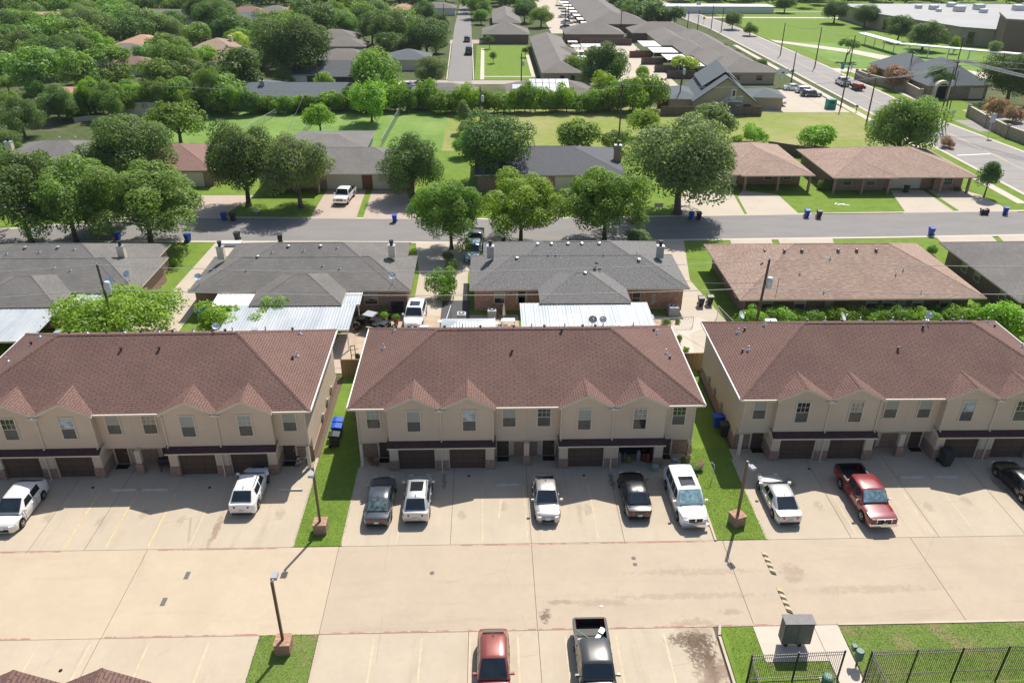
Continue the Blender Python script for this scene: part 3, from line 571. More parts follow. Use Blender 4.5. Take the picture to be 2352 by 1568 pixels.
# ================================================================ one storey houses
def ridgepts(x0, x1, y0, y1, z, p, g=''):
    W, D = x1-x0, y1-y0; c = [(x0,y0,z), (x1,y0,z), (x1,y1,z), (x0,y1,z)]
    if W >= D: h = D/2*p; r0 = (x0+(0 if 'w' in g else D/2), (y0+y1)/2, z+h); r1 = (x1-(0 if 'e' in g else D/2), (y0+y1)/2, z+h); return [(c[0],r0),(c[3],r0),(c[1],r1),(c[2],r1),(r0,r1)]
    h = W/2*p; r0 = ((x0+x1)/2, y0+(0 if 's' in g else W/2), z+h); r1 = ((x0+x1)/2, y1-(0 if 'n' in g else W/2), z+h); return [(c[0],r0),(c[1],r0),(c[2],r1),(c[3],r1),(r0,r1)]
def house(label, roofs, rm, wm, o, wall=None, inset=.45, p=.41, eave=2.7, rz=0, caps=True, group=None, cat='house', name='house', fascia='trim'):
    "roofs: rectangles (x0,x1,y0,y1[,gable[,eave]]) in world metres; o = origin"
    t = thing(name, label, cat, (*o, 0), rz, group)
    rf = MB(); wl = MB()
    for i, r in enumerate(roofs):
        x0, x1, y0, y1 = r[0]-o[0], r[1]-o[0], r[2]-o[1], r[3]-o[1]; g = r[4] if len(r) > 4 else ''; z = (r[5] if len(r) > 5 else eave)+.006*i; pp = r[6] if len(r) > 6 else p
        hip(rf, x0, x1, y0, y1, z, pp, 0, .15, g)
        if caps: ridge_caps(rf, ridgepts(x0, x1, y0, y1, z, pp, g), .14, 0)
        q = inset+.004*i
        if wall is None: wl.box(x0+q, x1-q, y0+q, y1-q, 0, z-.13, skip='b')
    if wall:
        for (a, b, c, d, h) in wall: wl.box(a-o[0], b-o[0], c-o[1], d-o[1], 0, h, skip='b')
    wl.build('wall', MT[wm], t); rf.build('roof', [MT[rm], MT[fascia]], t)
    return t
def wpart(t, o, name, kind, boxes, z=None):
    b = MB()
    for q in boxes: b.box(q[0]-o[0], q[1]-o[0], q[2]-o[1], q[3]-o[1], q[4], q[5])
    return b.build(name, MT[kind] if isinstance(kind, str) else kind, t)
def lwin(t, x, y, z0, z1, w, st=0, face='s', fr='trim'):
    "window on a wall facing s, n, e or w (local metres)"
    o = win(t, 0, 0, z0, z1, w, st, fr, .06)
    o.rotation_euler = (0, 0, {'s': 0, 'n': math.pi, 'e': R(90), 'w': R(-90)}[face]); o.location = (x, y, 0); return o
def chimney(t, x, y, z0, z1, s=.75, mat='cream', cap=True):
    c = MB().box(x-s/2, x+s/2, y-s*.4, y+s*.4, z0, z1).build('chimney', MT[mat], t)
    if cap:
        MB().box(x-s/2-.05, x+s/2+.05, y-s*.4-.05, y+s*.4+.05, z1, z1+.07).build('chimney_cap', MT['metal'], c)
        MB().tube((x, y, z1+.07), (x, y, z1+.42), .17, n=10).tube((x, y, z1+.42), (x, y, z1+.62), .24, n=10).build('flue', MT['darkmetal'], c)
    return c
def turtle(t, pts, mat='metal'):
    for x, y, z in pts: MB().tube((x, y, z-.15), (x, y, z+.1), .11, n=8).lathe([(.2, .08), (.18, .17), (.08, .2)], 8, (x, y, z)).build('roof_vent', MT[mat], t)
def pipes(t, pts):
    for x, y, z in pts: MB().tube((x, y, z-.1), (x, y, z+.38), .05, n=6).lathe([(.16, -.02), (.08, .08)], 6, (x, y, z)).build('vent_pipe', MT['metal'], t)
def dish(label, x, y, z, az_, mast=.9, r=.38, dark=False):
    t = thing('satellite_dish', label, 'satellite dish', (x, y, z), az_, 'satellite dishes')
    MB().tube((0, 0, 0), (0, 0, mast), .03, n=6).box(-.12, .12, -.12, .12, 0, .02).build('mast', MT['metal'], t)
    d = MB(); n = 14; c = Vector((0, -.12, mast+.1)); ax = Vector((0, -.8, .6)).normalized(); u = Vector((1, 0, 0)); v = ax.cross(u)
    rings = []
    for k in range(4):
        rr = r*(k+.01)/3; rings.append([c+(u*math.cos(a)+v*math.sin(a)*.9)*rr+ax*(.1*(k/3)**2) for a in [2*math.pi*i/n for i in range(n)]])
    for a, b in zip(rings, rings[1:]):
        for i in range(n): j = (i+1) % n; d.face([a[i], b[i], b[j], a[j]])
    d.build('reflector', MT['transformer'] if not dark else MT['greyw'], t, smooth=60)
    tip = c+ax*.42; MB().tube(c-v*r*.8, tip, .015, n=5).box(tip.x-.05, tip.x+.05, tip.y-.05, tip.y+.05, tip.z-.04, tip.z+.06).build('feed_arm', MT['metal'], t); return t
# ---- the grey duplexes with a hipped rear wing
def duplex(label, X, rm, wm, W=22.6, tone='cream'):
    "X = left eave"
    o = (X+W/2, 74.0)
    rs = [(X, X+W, 74.0, 83.2), (X+1.4, X+W-1.1, 74.01, 87.2), (X+W*.31, X+W*.71, 70.85, 78.62, 'n')]
    t = house(label, rs, rm, wm, o, wall=[(X+.5, X+W-.5, 74.6, 82.7, 2.56), (X+1.9, X+W-1.6, 74.9, 86.7, 2.555), (X+W*.31+.5, X+W*.71-.5, 71.4, 75, 2.56)], group='grey hip roofed duplexes with a rear wing')
    return t, o
tA, oA = duplex('grey roofed brick duplex at the far left behind the spreading tree', -58.3, 'roof_grey', 'brick')
tB, oB = duplex('grey roofed brick duplex between the two long driveways, black buggy behind it', -30.6, 'roof_grey', 'brick')
tC, oC = duplex('speckled grey roofed orange brick duplex behind the middle townhouse', -2.0, 'roof_speck', 'brick_orange', 22.8)
def chz(t, o, sx, mat, w1=9.6):
    for x, y, b in sx: chimney(t, x-o[0], y-o[1], b, b+1.35, .72, mat)
chz(tB, oB, ((-28.6, 79.8, 3.9), (-10.4, 79.9, 3.9)), 'cream'); chz(tA, oA, ((-39.2, 80.1, 3.9),), 'cream'); chz(tC, oC, ((.2, 79.6, 3.9), (18.6, 79.6, 3.8)), 'greyw')
for t_, o_, X in ((tA, oA, -58.3), (tB, oB, -30.6)):
    turtle(t_, [(X+dx-o_[0], 80.0-o_[1], 5.15) for dx in (9.2, 12.6)]+[(X+6.2-o_[0], 78.6-o_[1], 4.55)])
    pipes(t_, [(X+dx-o_[0], y-o_[1], 2.7+.41*(y-74)) for dx, y in ((5.4, 76.8), (7.6, 79.2), (10.9, 79.4), (13.2, 77.3), (15, 76.9), (14.4, 79.8))])
turtle(tC, [(X_-oC[0], 80.2-oC[1], 5.2) for X_ in (5.3, 6.8, 8.6, 10.1, 12.0)]+[(3.0-oC[0], 78.2-oC[1], 4.4), (16-oC[0], 77.8-oC[1], 4.3), (9.9-oC[0], 74.6-oC[1], 4.2)])
pipes(tC, [(a-oC[0], 78.6-oC[1], 4.6) for a in (6.4, 7.2, 12.3)]+[(14.6-oC[0], 78.9-oC[1], 4.3), (16.1-oC[0], 79.6-oC[1], 4.2)])
MB().box(6.6, 6.9, 2.0, 2.4, 4.3, 4.45).box(6.85, 7.15, 1.2, 1.6, 3.95, 4.1).build('roof_fan', MT['darkmetal'], tC).location = (-6.4+.6+1, .8, 0)
for t_, o_, xs in ((tB, oB, (-25.5, -12.2)), (tA, oA, (-40,))):
    for x in xs: lwin(t_, x-o_[0], .6, .9, 2.1, 1.3, 2)
MB().box(18.2-oC[0]-3.3, 18.2-oC[0]-2.3, .56, .6, .1, 2.1).build('back_door', MT['brown_door'], tC); lwin(tC, 16.0-oC[0]-.6, .6, .6, 2.1, .8, 2)
for x in (-1.0+1.3, 2.6): lwin(tC, x+.8-oC[0], .6, .9, 2.1, 1.0, 2)
lwin(tC, 3.4-oC[0]+.0, .6, .9, 2.1, .7, 2)
for t_, o_, xx, yy in ((tA, oA, -36.3, 77), (tA, oA, -36.3, 80)): lwin(t_, xx+.0-o_[0], yy-o_[1], .8, 2.0, 1.5, 2, 'e')
# white metal patio roofs
def metal_roof(label, x0, x1, y0, y1, z0, z1, posts=True, mat='metal_roof', fr='white', poly=None):
    t = thing('patio_roof', label, 'patio roof', ((x0+x1)/2, (y0+y1)/2, 0), 0, 'white metal patio roofs')
    w, d = (x1-x0)/2, (y1-y0)/2; b = MB()
    b.face([(-w,-d,z0),(w,-d,z0),(w,d,z1),(-w,d,z1)]); b.face([(-w,d,z1-.06),(w,d,z1-.06),(w,-d,z0-.06),(-w,-d,z0-.06)])
    n = int((x1-x0)/.45)
    for i in range(n+1):
        x = -w+i*2*w/n; b.face([(x-.03,-d,z0+.03),(x+.03,-d,z0+.03),(x+.03,d,z1+.03),(x-.03,d,z1+.03)]); b.face([(x-.05,-d,z0),(x-.03,-d,z0+.03),(x-.03,d,z1+.03),(x-.05,d,z1)]); b.face([(x+.03,-d,z0+.03),(x+.05,-d,z0),(x+.05,d,z1),(x+.03,d,z1+.03)])
    b.build('metal_panel', MT[mat], t)
    MB().box(-w-.06, w+.06, -d-.08, -d-.005, z0-.14, z0+.05).build('gutter', MT[fr], t)
    if posts:
        for x in (-w+.15, 0, w-.15): MB().box(x-.05, x+.05, -d+.05, -d+.15, 0, z0-.07).build('post', MT[fr], t)
    return t
metal_roof('long white ribbed metal patio roof behind the middle townhouse, dishes on its edge', 3.1, 15.8, 66.3, 71.2, 2.3, 2.5)
metal_roof('long white metal patio roof left of the black buggy', -25.2, -13.2, 66.2, 71.2, 2.3, 2.5); metal_roof('small square white metal awning beside the upper corner of a longer patio roof', -15.0, -12.9, 71.5, 74.0, 2.35, 2.55)
metal_roof('cream slatted metal patio cover left of the grey hip wing, near the blue carts', -27.5, -23.5, 71.3, 74.2, 2.35, 2.5, mat='white', fr='white'); metal_roof('white metal patio roof half hidden behind the spreading tree, left edge', -60, -41.8, 64.5, 71.3, 2.3, 2.5)
metal_roof('narrow strip of white metal roof above the spreading tree', -41.6, -36.8, 71.4, 74.2, 2.35, 2.5)
def shed():
    t = thing('garden_shed', 'small white ribbed metal shed with a shallow hip roof by the chain link gate', 'shed', (-2.0, 67.3, 0)); r = MB(); hip(r, -2.6, 2.6, -1.6, 1.6, 2.0, .3, 0, .12); r.build('roof', [MT['metal_roof'], MT['white']], t)
    MB().box(-2.5, 2.5, -1.5, 1.5, 0, 1.9).build('wall', MT['white'], t)
shed()
# ---- the tan roofed brick building and its grey neighbour to the right
o = (37.9, 71.3)
tD = house('long brick house with a big tan brown hip roof behind the right townhouse', [(25.2, 50.5, 71.2, 86.2)], 'roof_brown', 'brick_dark', o, wall=[(26.3, 49.6, 72.6, 85.6, 2.56)], p=.405)
for x in (28.6, 32.0, 39.5, 41.2, 44.3, 47.2): lwin(tD, x-o[0], 1.3, .9, 2.2, 1.05, 0)
for x in (35.0, 42.6): MB().box(x-.45-o[0], x+.45-o[0], 1.22, 1.28, .05, 2.2).build('back_door', plain('pale_grey_door', (.3, .3, .27), .6), tD)
for y in (76.0, 80.0): lwin(tD, 26.3-o[0], y-o[1], .9, 2.0, .9, 1, 'w')
turtle(tD, [(x-o[0], 77.6-o[1], 5.35) for x in (29.3, 31.4, 33.3, 37.2, 39.2, 41.3)], 'bronze'); pipes(tD, [(x-o[0], y-o[1], 2.7+.405*(y-71.2)) for x, y in ((42.2, 74.3), (43.2, 74.9), (36.0, 76.5), (34.0, 72.1), (44, 72.0), (32.2, 74.5))])
MB().tube((29.2-o[0], .9, 2.9), (29.2-o[0], .9, 4.6), .03).build('aerial', MT['darkmetal'], tD)
o = (66, 70.2)
tE = house('plain grey hip roofed brick house cut by the right edge behind the tan roof', [(53.3, 78.6, 70.2, 86.5)], 'roof_grey', 'brick_dark', o, wall=[(54.4, 77.8, 71.6, 85.9, 2.56)], p=.405)
for y in (74.4, 79.4, 82): lwin(tE, 54.4-o[0], y-o[1], .9, 2.1, 1.0, 0, 'w')
# ---- houses across the street
def garage(t, o, x0, x1, y, h=2.2, mat='garage_cream'):
    MB().box(x0-o[0], x1-o[0], y-.05-o[1], y-.005-o[1], .02, h).build('garage_door', MT[mat], t)
o = (61.6, 113); tF = house('long brick duplex with a tan brown hip roof and two cream garage doors, right', [(50.8, 72.6, 112.7, 128.2), (50.81, 60.6, 112.4, 122.0), (66.9, 72.61, 112.5, 119)], 'roof_brown', 'brick', o, wall=[(51.6, 71.8, 115.4, 127.5, 2.46), (52.2, 59.8, 114.6, 116, 2.455), (67.4, 71.7, 114.6, 116, 2.452)], eave=2.6, p=.32)
garage(tF, o, 60.9, 65.7, 115.4); garage(tF, o, 66.9-.2, 70.9, 115.3) if 0 else None
wpart(tF, o, 'garage_door', 'garage_cream', [(66.0+.7, 70.8-.0, 114.54, 114.59, .02, 2.2)] if 0 else [(61.0, 65.0, 115.36, 115.39, .02, 2.2)])
for x in (51.4, 55.6, 59.6, 67.4, 71.6): MB().box(x-.16-o[0], x+.16-o[0], -.3, .0, 0, 2.45).build('porch_column', MT['brick'], tF)
for x in (54.0, 57.6, 69.4): lwin(tF, x-o[0], 1.55, .8, 2.1, 1.3, 1)
o = (43, 114); tG = house('small brick house with a tan brown hip roof beside the huge pale oak', [(34.5, 48.6, 114.1, 131.2), (37.6, 48.61, 113.6, 121)], 'roof_brown', 'brick', o, wall=[(35.1, 48, 117.6, 130.6, 2.46)], eave=2.6, p=.32)
for x in (38.4, 43.4, 48.1): MB().box(x-.16-o[0], x+.16-o[0], 0.1, .4, 0, 2.45).build('porch_column', MT['brick'], tG)
for x in (43.0, 46.0): lwin(tG, x-o[0], 3.55, .8, 2.1, 1.2, 1)
MB().box(36.0-o[0], 38.4-o[0]-.3, 3.5, 3.55, .02, 2.2).build('garage_door', MT['garage_cream'], tG)
o = (-20, 115); tH = house('grey roofed house with two white garage doors behind the white pickup', [(-33.5, -10.5, 115, 129.0), (-33.51, -24.4, 113.2, 121.0)], 'roof_grey', 'brick', o, wall=[(-33, -11, 115.9, 128.4, 2.46)], eave=2.6, p=.3)
garage(tH, o, -24.0, -18.8, 115.9); garage(tH, o, -17.2, -12.2, 115.9); MB().box(-25.0-o[0], -24.7-o[0], -1.5, -1.2, 0, 2.45).build('porch_column', MT['brick'], tH)
lwin(tH, -28-o[0], .9, .8, 2.1, 1.4, 1)
wpart(tH, o, 'wood_panel', 'fence_red', [(-18.7, -17.3, 115.86, 115.89, 0, 2.35)])
o = (13, 115); tI = house('charcoal hip roofed house behind the two bright green street trees', [(-2.0, 20.6, 114.3, 129.5)], 'roof_dark', 'brick', o, eave=2.6, p=.3); chimney(tI, 20.1-o[0], 121-o[1], 2.6, 5.2, 1.1, 'brick')
garage(tI, o, 4, 9, 114.72); garage(tI, o, 10, 15, 114.72)
o = (-48, 117); tJ = house('dusty red roofed house with a cream garage door, left across the street', [(-54.4, -40.8, 117.0, 131.6)], 'roof_pink', 'brick', o, eave=2.6, p=.3); garage(tJ, o, -47.6, -42.6, 117.4)
o = (-68, 119.4); tK = house('grey hip roofed house with a brick chimney at the far left across the street', [(-76, -59.0, 119.4, 133.5)], 'roof_grey', 'brick', o, eave=2.6, p=.3); chimney(tK, -72.6-o[0], 122-o[1], 3, 5.6, 1.0, 'cream')
turtle(tK, [(-71-o[0]+2, 130-o[1], 4.2), (-69-o[0]+2, 131-o[1], 4.0)]); turtle(tJ, [(-48.4-o[0], 128.4-o[1], 3.8), (-47-o[0], 129.4-o[1], 3.6)])
o = (-26, 139); house('low grey roof peeking up behind the grey roofed house with two garage doors', [(-33.5, -20, 131, 142.5)], 'roof_grey', 'greyw', o, eave=2.2, p=.15, caps=False)
# ================================================================ houses in the trees, apartments and halls
def at_house(label, cx, cy, w, d, rm, wm='cream', rz=0, z=3.2, eave=2.7, p=.35, gable='', ch=False, cat='house', wings=()):
    "a house whose roof centre shows at (cx, cy)"
    q = P(cx, cy, z+.8); o = (q.x, q.y)
    t = house(label, [(o[0]-w/2, o[0]+w/2, o[1]-d/2, o[1]+d/2, gable)]+[(o[0]+a, o[0]+b, o[1]+c, o[1]+e, g_) for a, b, c, e, g_ in wings], rm, wm, o, eave=eave, p=p, caps=False, rz=rz, cat=cat, group='houses among the suburb trees')
    if ch: chimney(t, w*.25, d*.1, eave, eave+2.6, .9, 'cream', False)
    return t
HS = [('grey brown roofed house with a white garage in the far left woods', 292, 108, 16, 13, 'roof_apt', 'cream', 0, 's', False), ('terracotta roofed gabled house just behind the grey house in the left woods', 328, 86, 13, 12, 'roof_tile', 'cream', 0, 's', False),
      ('long terracotta roofed house with a white chimney near the top left corner', 88, 33, 26, 12, 'roof_tile', 'cream', 0, '', True), ('tall brown roofed house with a balcony and dark windows, upper left', 410, 27, 24, 12, 'roof_apt', 'cream', 0, '', True),
      ('long low dusty roofed house left of the balcony house', 342, 24, 24, 10, 'roof_pink', 'cream', 0, '', False), ('pale brown roofed house with a white chimney between the yellow green trees', 500, 95, 13, 13, 'roof_brown', 'brick_tan', 0, '', True),
      ('dusty pink roofed house just below the pale brown one', 518, 124, 14, 12, 'roof_brown', 'cream', 0, '', False), ('small grey roofed house left of the dusty pink roof', 424, 125, 11, 12, 'roof_apt', 'cream', 0, '', False),
      ('blue grey roofed house at the end of the tree tops, upper middle', 572, 34, 17, 12, 'roof_slate', 'cream', R(8), '', False), ('dusty red roofed house behind the blue grey roof, upper middle', 568, 20, 16, 12, 'roof_pink', 'cream', R(12), '', False),
      ('pale grey roofed house with white gables, top, left of the terracotta roof', 632, 18, 14, 12, 'roof_apt', 'white', 0, 's', False), ('long terracotta roofed white house near the top middle', 728, 17, 30, 11, 'roof_tile', 'white', R(-4), '', True),
      ('grey gabled house right behind the long terracotta roof', 768, 16, 14, 11, 'roof_apt', 'cream', 0, 'w', False), ('brown roofed house with a brick front behind the giant dark oak', 772, 72, 14, 11, 'roof_apt', 'brick', 0, '', False),
      ('pale green walled house with a grey gable, right of the giant dark oak', 792, 90, 13, 10, 'roof_apt', 'greyw', 0, 's', False), ('brown hip roofed house directly above the charcoal gabled house', 790, 119, 16, 12, 'roof_apt', 'brick', 0, '', False),
      ('small slate roof half hidden under the dark trees left of the residential road', 938, 118, 12, 11, 'roof_slate', 'cream', 0, '', False), ('orange walled house glimpsed at the top, left of the residential road', 928, 12, 12, 10, 'roof_tile', 'brick', 0, '', False),
      ('small orange roofed house among dark trees left of the far road', 948, 42, 10, 10, 'roof_tile', 'brick', 0, '', False), ('grey roof seen through bare branches left of the field', 332, 208, 13, 11, 'roof_grey', 'cream', 0, '', False),
      ('terracotta roof glimpsed under the yellow bush, left woods', 160, 203, 11, 9, 'roof_tile', 'brick_tan', 0, '', False), ('dusty pink roof under the umbrella shaped tree, left woods', 303, 130, 11, 8, 'roof_pink', 'cream', 0, '', False),
      ('white walled brown roofed house at the very top left of centre', 1008, 8, 14, 10, 'roof_apt', 'white', 0, '', False)]
for lb, cx, cy, w_, d_, rm, wm, rz, gb, ch in HS: at_house(lb, cx, cy, w_, d_, rm, wm, rz, gable=gb, ch=ch)
tL = at_house('charcoal walled house with a grey gable and white garage beside the giant dark oak', 762, 146, 22, 13, 'roof_dark', 'darkw', 0, z=3.4, wings=[(-1, 9, -8.5, 0, 's')])
MB().box(-4.5+.5, -1.5, -5.98, -5.9, 0, 2.2).build('garage_door', MT['garage_cream'], tL); MB().box(-10.4, -5, -6.12, -6.0, 0, 2.4).build('garage_door', MT['white'], tL); MB().box(.8, 2.0, -8.15, -8.06, 0, 2.1).build('front_door', MT['white'], tL)
tM = at_house('long blue grey roofed house with a gabled wing behind the hedge shrubs', 672, 196, 36, 11, 'roof_slate', 'greyw', 0, wings=[(-13, -3.0, 0, 10, 'n')]); chimney(tM, -6, -1, 3.0, 5.0, 1.0, 'greyw')
tN = at_house('grey brown roofed house half hidden by bright shrubs left of the park path', 1018, 195, 14, 10, 'roof_apt', 'cream', 0)
# house with solar panels
tO = at_house('hip roofed house covered in white rimmed solar panels behind the long hedge', 1262, 191, 19, 12, 'roof_apt', 'cream', 0)
def panels(t, x0, x1, y0, y1, zf, nx, ny):
    for i in range(nx):
        for j in range(ny):
            a, b = x0+(x1-x0)*i/nx+.06, x0+(x1-x0)*(i+1)/nx-.06; c, d = y0+(y1-y0)*j/ny+.06, y0+(y1-y0)*(j+1)/ny-.06
            m = MB(); m.face([(a, c, zf(c)), (b, c, zf(c)), (b, d, zf(d)), (a, d, zf(d))]); m.face([(a, c, zf(c)-.1), (b, c, zf(c)-.1), (b, c, zf(c)), (a, c, zf(c))]); m.build('solar_panel', MT['solar'], t)
tt = NT('solar_cell_glass'); MT['solar'] = tt.done((.42, .44, .5), .25, .1, .7)
panels(tO, -4.5, 4.0, -5.6, -.6, lambda y: 2.95+.35*(y+6.5), 6, 3); panels(tO, -8.2, -5.6, -4.4, -2.6, lambda y: 2.9+.35*(y+6.5), 1, 1)
# ---- apartment rows with carports
def rowhouse(label, x0, x1, y0, y1, rm='roof_apt', wm='brick_tan', p=.4, rz=0, extra=()):
    o = ((x0+x1)/2, y0); t = house(label, [(x0, x1, y0, y1)]+list(extra), rm, wm, o, eave=2.8, p=p, caps=False, cat='apartment row', name='apartment_row', rz=rz, group='low grey apartment rows'); return t
L1 = rowhouse('left grey roofed apartment row beside the small park, tan end wall', 13.0, 22.8, 196, 257, extra=[(15.5, 26.2, 199, 205), (14.0, 24.6, 212, 218), (14.5, 24.6, 226, 232)])
for x in (18, 20.5): MB().box(x-.5-17.9, x+.5-17.9, .38, .44, .9, 2.1).build('window', MT['glass_dark'], L1)
for k in range(14): MB().box(-4.46, -4.4, 4+k*4.0, 5.4+k*4.0, .9, 2.1).build('window', MT['glass_dark'], L1)
L2 = rowhouse('right grey roofed apartment row beside the line of round street trees', 56.5, 69.5, 197, 262, extra=[(50.5, 60, 240, 268), (53.5, 62, 222, 244), (55.2, 64, 206, 226), (60, 70.3, 197.2, 206)])
for x in (60.5, 66): MB().box(x-.7-63, x+.7-63, .38, .44, .9, 2.1).build('window', MT['glass_dark'], L2)
rowhouse('grey roofed apartment row left of two, closing the far end of the court', 24.5, 43.5, 263, 276, wm='brick_dark'); rowhouse('grey roofed apartment row right of two, closing the far end of the court', 46, 66, 266, 279, wm='brick_dark')
rowhouse('very long grey apartment roof beyond the court, left of the park trees', 35, 52, 288, 420, wm='brick_dark', extra=[(40, 56, 288.5, 304)]); rowhouse('grey roofed house at the corner of the residential road, above the park', -1.5, 13.5, 262, 276, wm='brick_dark')
rowhouse('grey roofed row at the top right of the residential road', 2, 12, 290, 330, wm='cream')
tcar = plain('pale_carport_metal', (.55, .55, .52), .5, .2)  # one pale metal colour shared by all carport roofs
def carport(label, x0, x1, y0, y1, z=2.5, grp='flat metal carports of the apartments'):
    t = thing('carport', label, 'carport', ((x0+x1)/2, (y0+y1)/2, 0), 0, grp); w, d = (x1-x0)/2, (y1-y0)/2
    MB().box(-w, w, -d, d, z-.15, z).build('carport_roof', tcar, t)
    for x in (-w+.2, w-.2):
        for y in (-d+.2, d-.2): MB().box(x-.07, x+.07, y-.07, y+.07, 0, z-.15).build('post', MT['white'], t)
for k, (x0, x1, y) in enumerate(((27.4, 33.2, 239), (27.8, 33.6, 226.5), (29.6, 35.6, 215.5))):
    carport('%s metal carport on the left side of the apartment court' % ('farthest', 'middle', 'nearest')[k], x0, x1, y, y+6)
for k, (x0, x1, y0, y1) in enumerate(((45.2, 51.2, 240, 251), (46.0, 53, 229, 238), (47.5, 55, 217, 226), (49.5, 56.6, 207.5, 213))):
    carport('%s pale metal carport on the right side of the apartment court' % ('farthest', 'second farthest', 'second nearest', 'nearest')[k], x0, x1, y0, y1)
for k in range(4): carport('%s small metal carport roof hugging the left apartment row' % ('farthest', 'third nearest', 'second nearest', 'nearest')[k], 24.2, 27.0, 248-k*9, 251-k*9)
for k in range(9): carport('%s white carport in the far alley beside the very long apartment roof' % ('nearest', 'second nearest', 'third nearest', 'fourth nearest', 'fifth nearest', 'sixth nearest', 'seventh nearest', 'second farthest', 'farthest')[k], 33.2-.3*k, 39.6-.3*k, 279.5+k*11.5, 286+k*11.5)
# court fences
def board_fence(label, pts, h=1.8, mat='fence_old', posts=True, cat='fence', group='wooden fences'):
    o = pts[0]; t = thing('wood_fence', label, cat, (*o, 0), 0, group); b = MB()
    for p, q in zip(pts, pts[1:]):
        a = Vector((p[0]-o[0], p[1]-o[1])); c = Vector((q[0]-o[0], q[1]-o[1])); d = (c-a).normalized(); s = Vector((-d.y, d.x))*.03
        b.prism([(a-s)[:], (c-s)[:], (c+s)[:], (a+s)[:]], 0, h)
    b.build('board_panel', MT[mat], t); L = 0
    for p, q in zip(pts, pts[1:]):
        a = Vector((p[0]-o[0], p[1]-o[1])); c = Vector((q[0]-o[0], q[1]-o[1])); n = max(1, int((c-a).length/2.6)) if posts else 0
        rail = MB(); d = (c-a).normalized(); s = Vector((-d.y, d.x))
        rail.prism([(a-s*.06)[:], (c-s*.06)[:], (c+s*.06)[:], (a+s*.06)[:]], h, h+.04); rail.build('top_rail', MT[mat], t)
        for i in range(n+1):
            e = a.lerp(c, i/n) if n else a; e = e+s*.08; MB().box(e.x-.05, e.x+.05, e.y-.05, e.y+.05, 0, h+.06).build('post', MT[mat], t)
    return t
board_fence('cedar fence closing the grass gap left of the middle townhouse', [(-13.2, 61.4), (-9.6, 61.4)], mat='fence'); board_fence('cedar fence closing the grass gap right of the middle townhouse', [(15.5, 61.9), (19.5, 62.0)], mat='fence')
board_fence('old grey board fence behind the gambrel roofed hall', [(35.4, 163.6), (56.2, 163.4)], 1.9, posts=False); board_fence('dark board fence closing the far end of the apartment court', [(29, 259.5), (45, 259)], 2, posts=False)
board_fence('red brown board fence left of the gambrel roofed hall', [(36.2, 171), (43.5, 170.6)], 1.9, 'fence_red', posts=False); board_fence('dark board fence between the small house and the long duplex, right', [(48.8, 136), (56, 131), (56, 130)], 1.9, posts=False)
for k, (x0, y0, x1, y1) in enumerate(((40.6, 236, 47, 236), (42, 224.5, 48, 224.5), (43.5, 213, 50, 213), (45, 204.5, 52, 204.5))):
    board_fence('%s dark patio fence on the right side of the apartment court' % ('farthest', 'second farthest', 'second nearest', 'nearest')[k], [(x0, y0), (x1, y1)], 1.8, 'fence_red' if k == 0 else 'fence_old', posts=False)
for k, y in enumerate((237, 224.5, 213)): board_fence('%s dark patio fence on the left side of the apartment court' % ('farthest', 'middle', 'nearest')[k], [(26.6, y), (32.5, y)], 1.8, 'fence_old', posts=False)
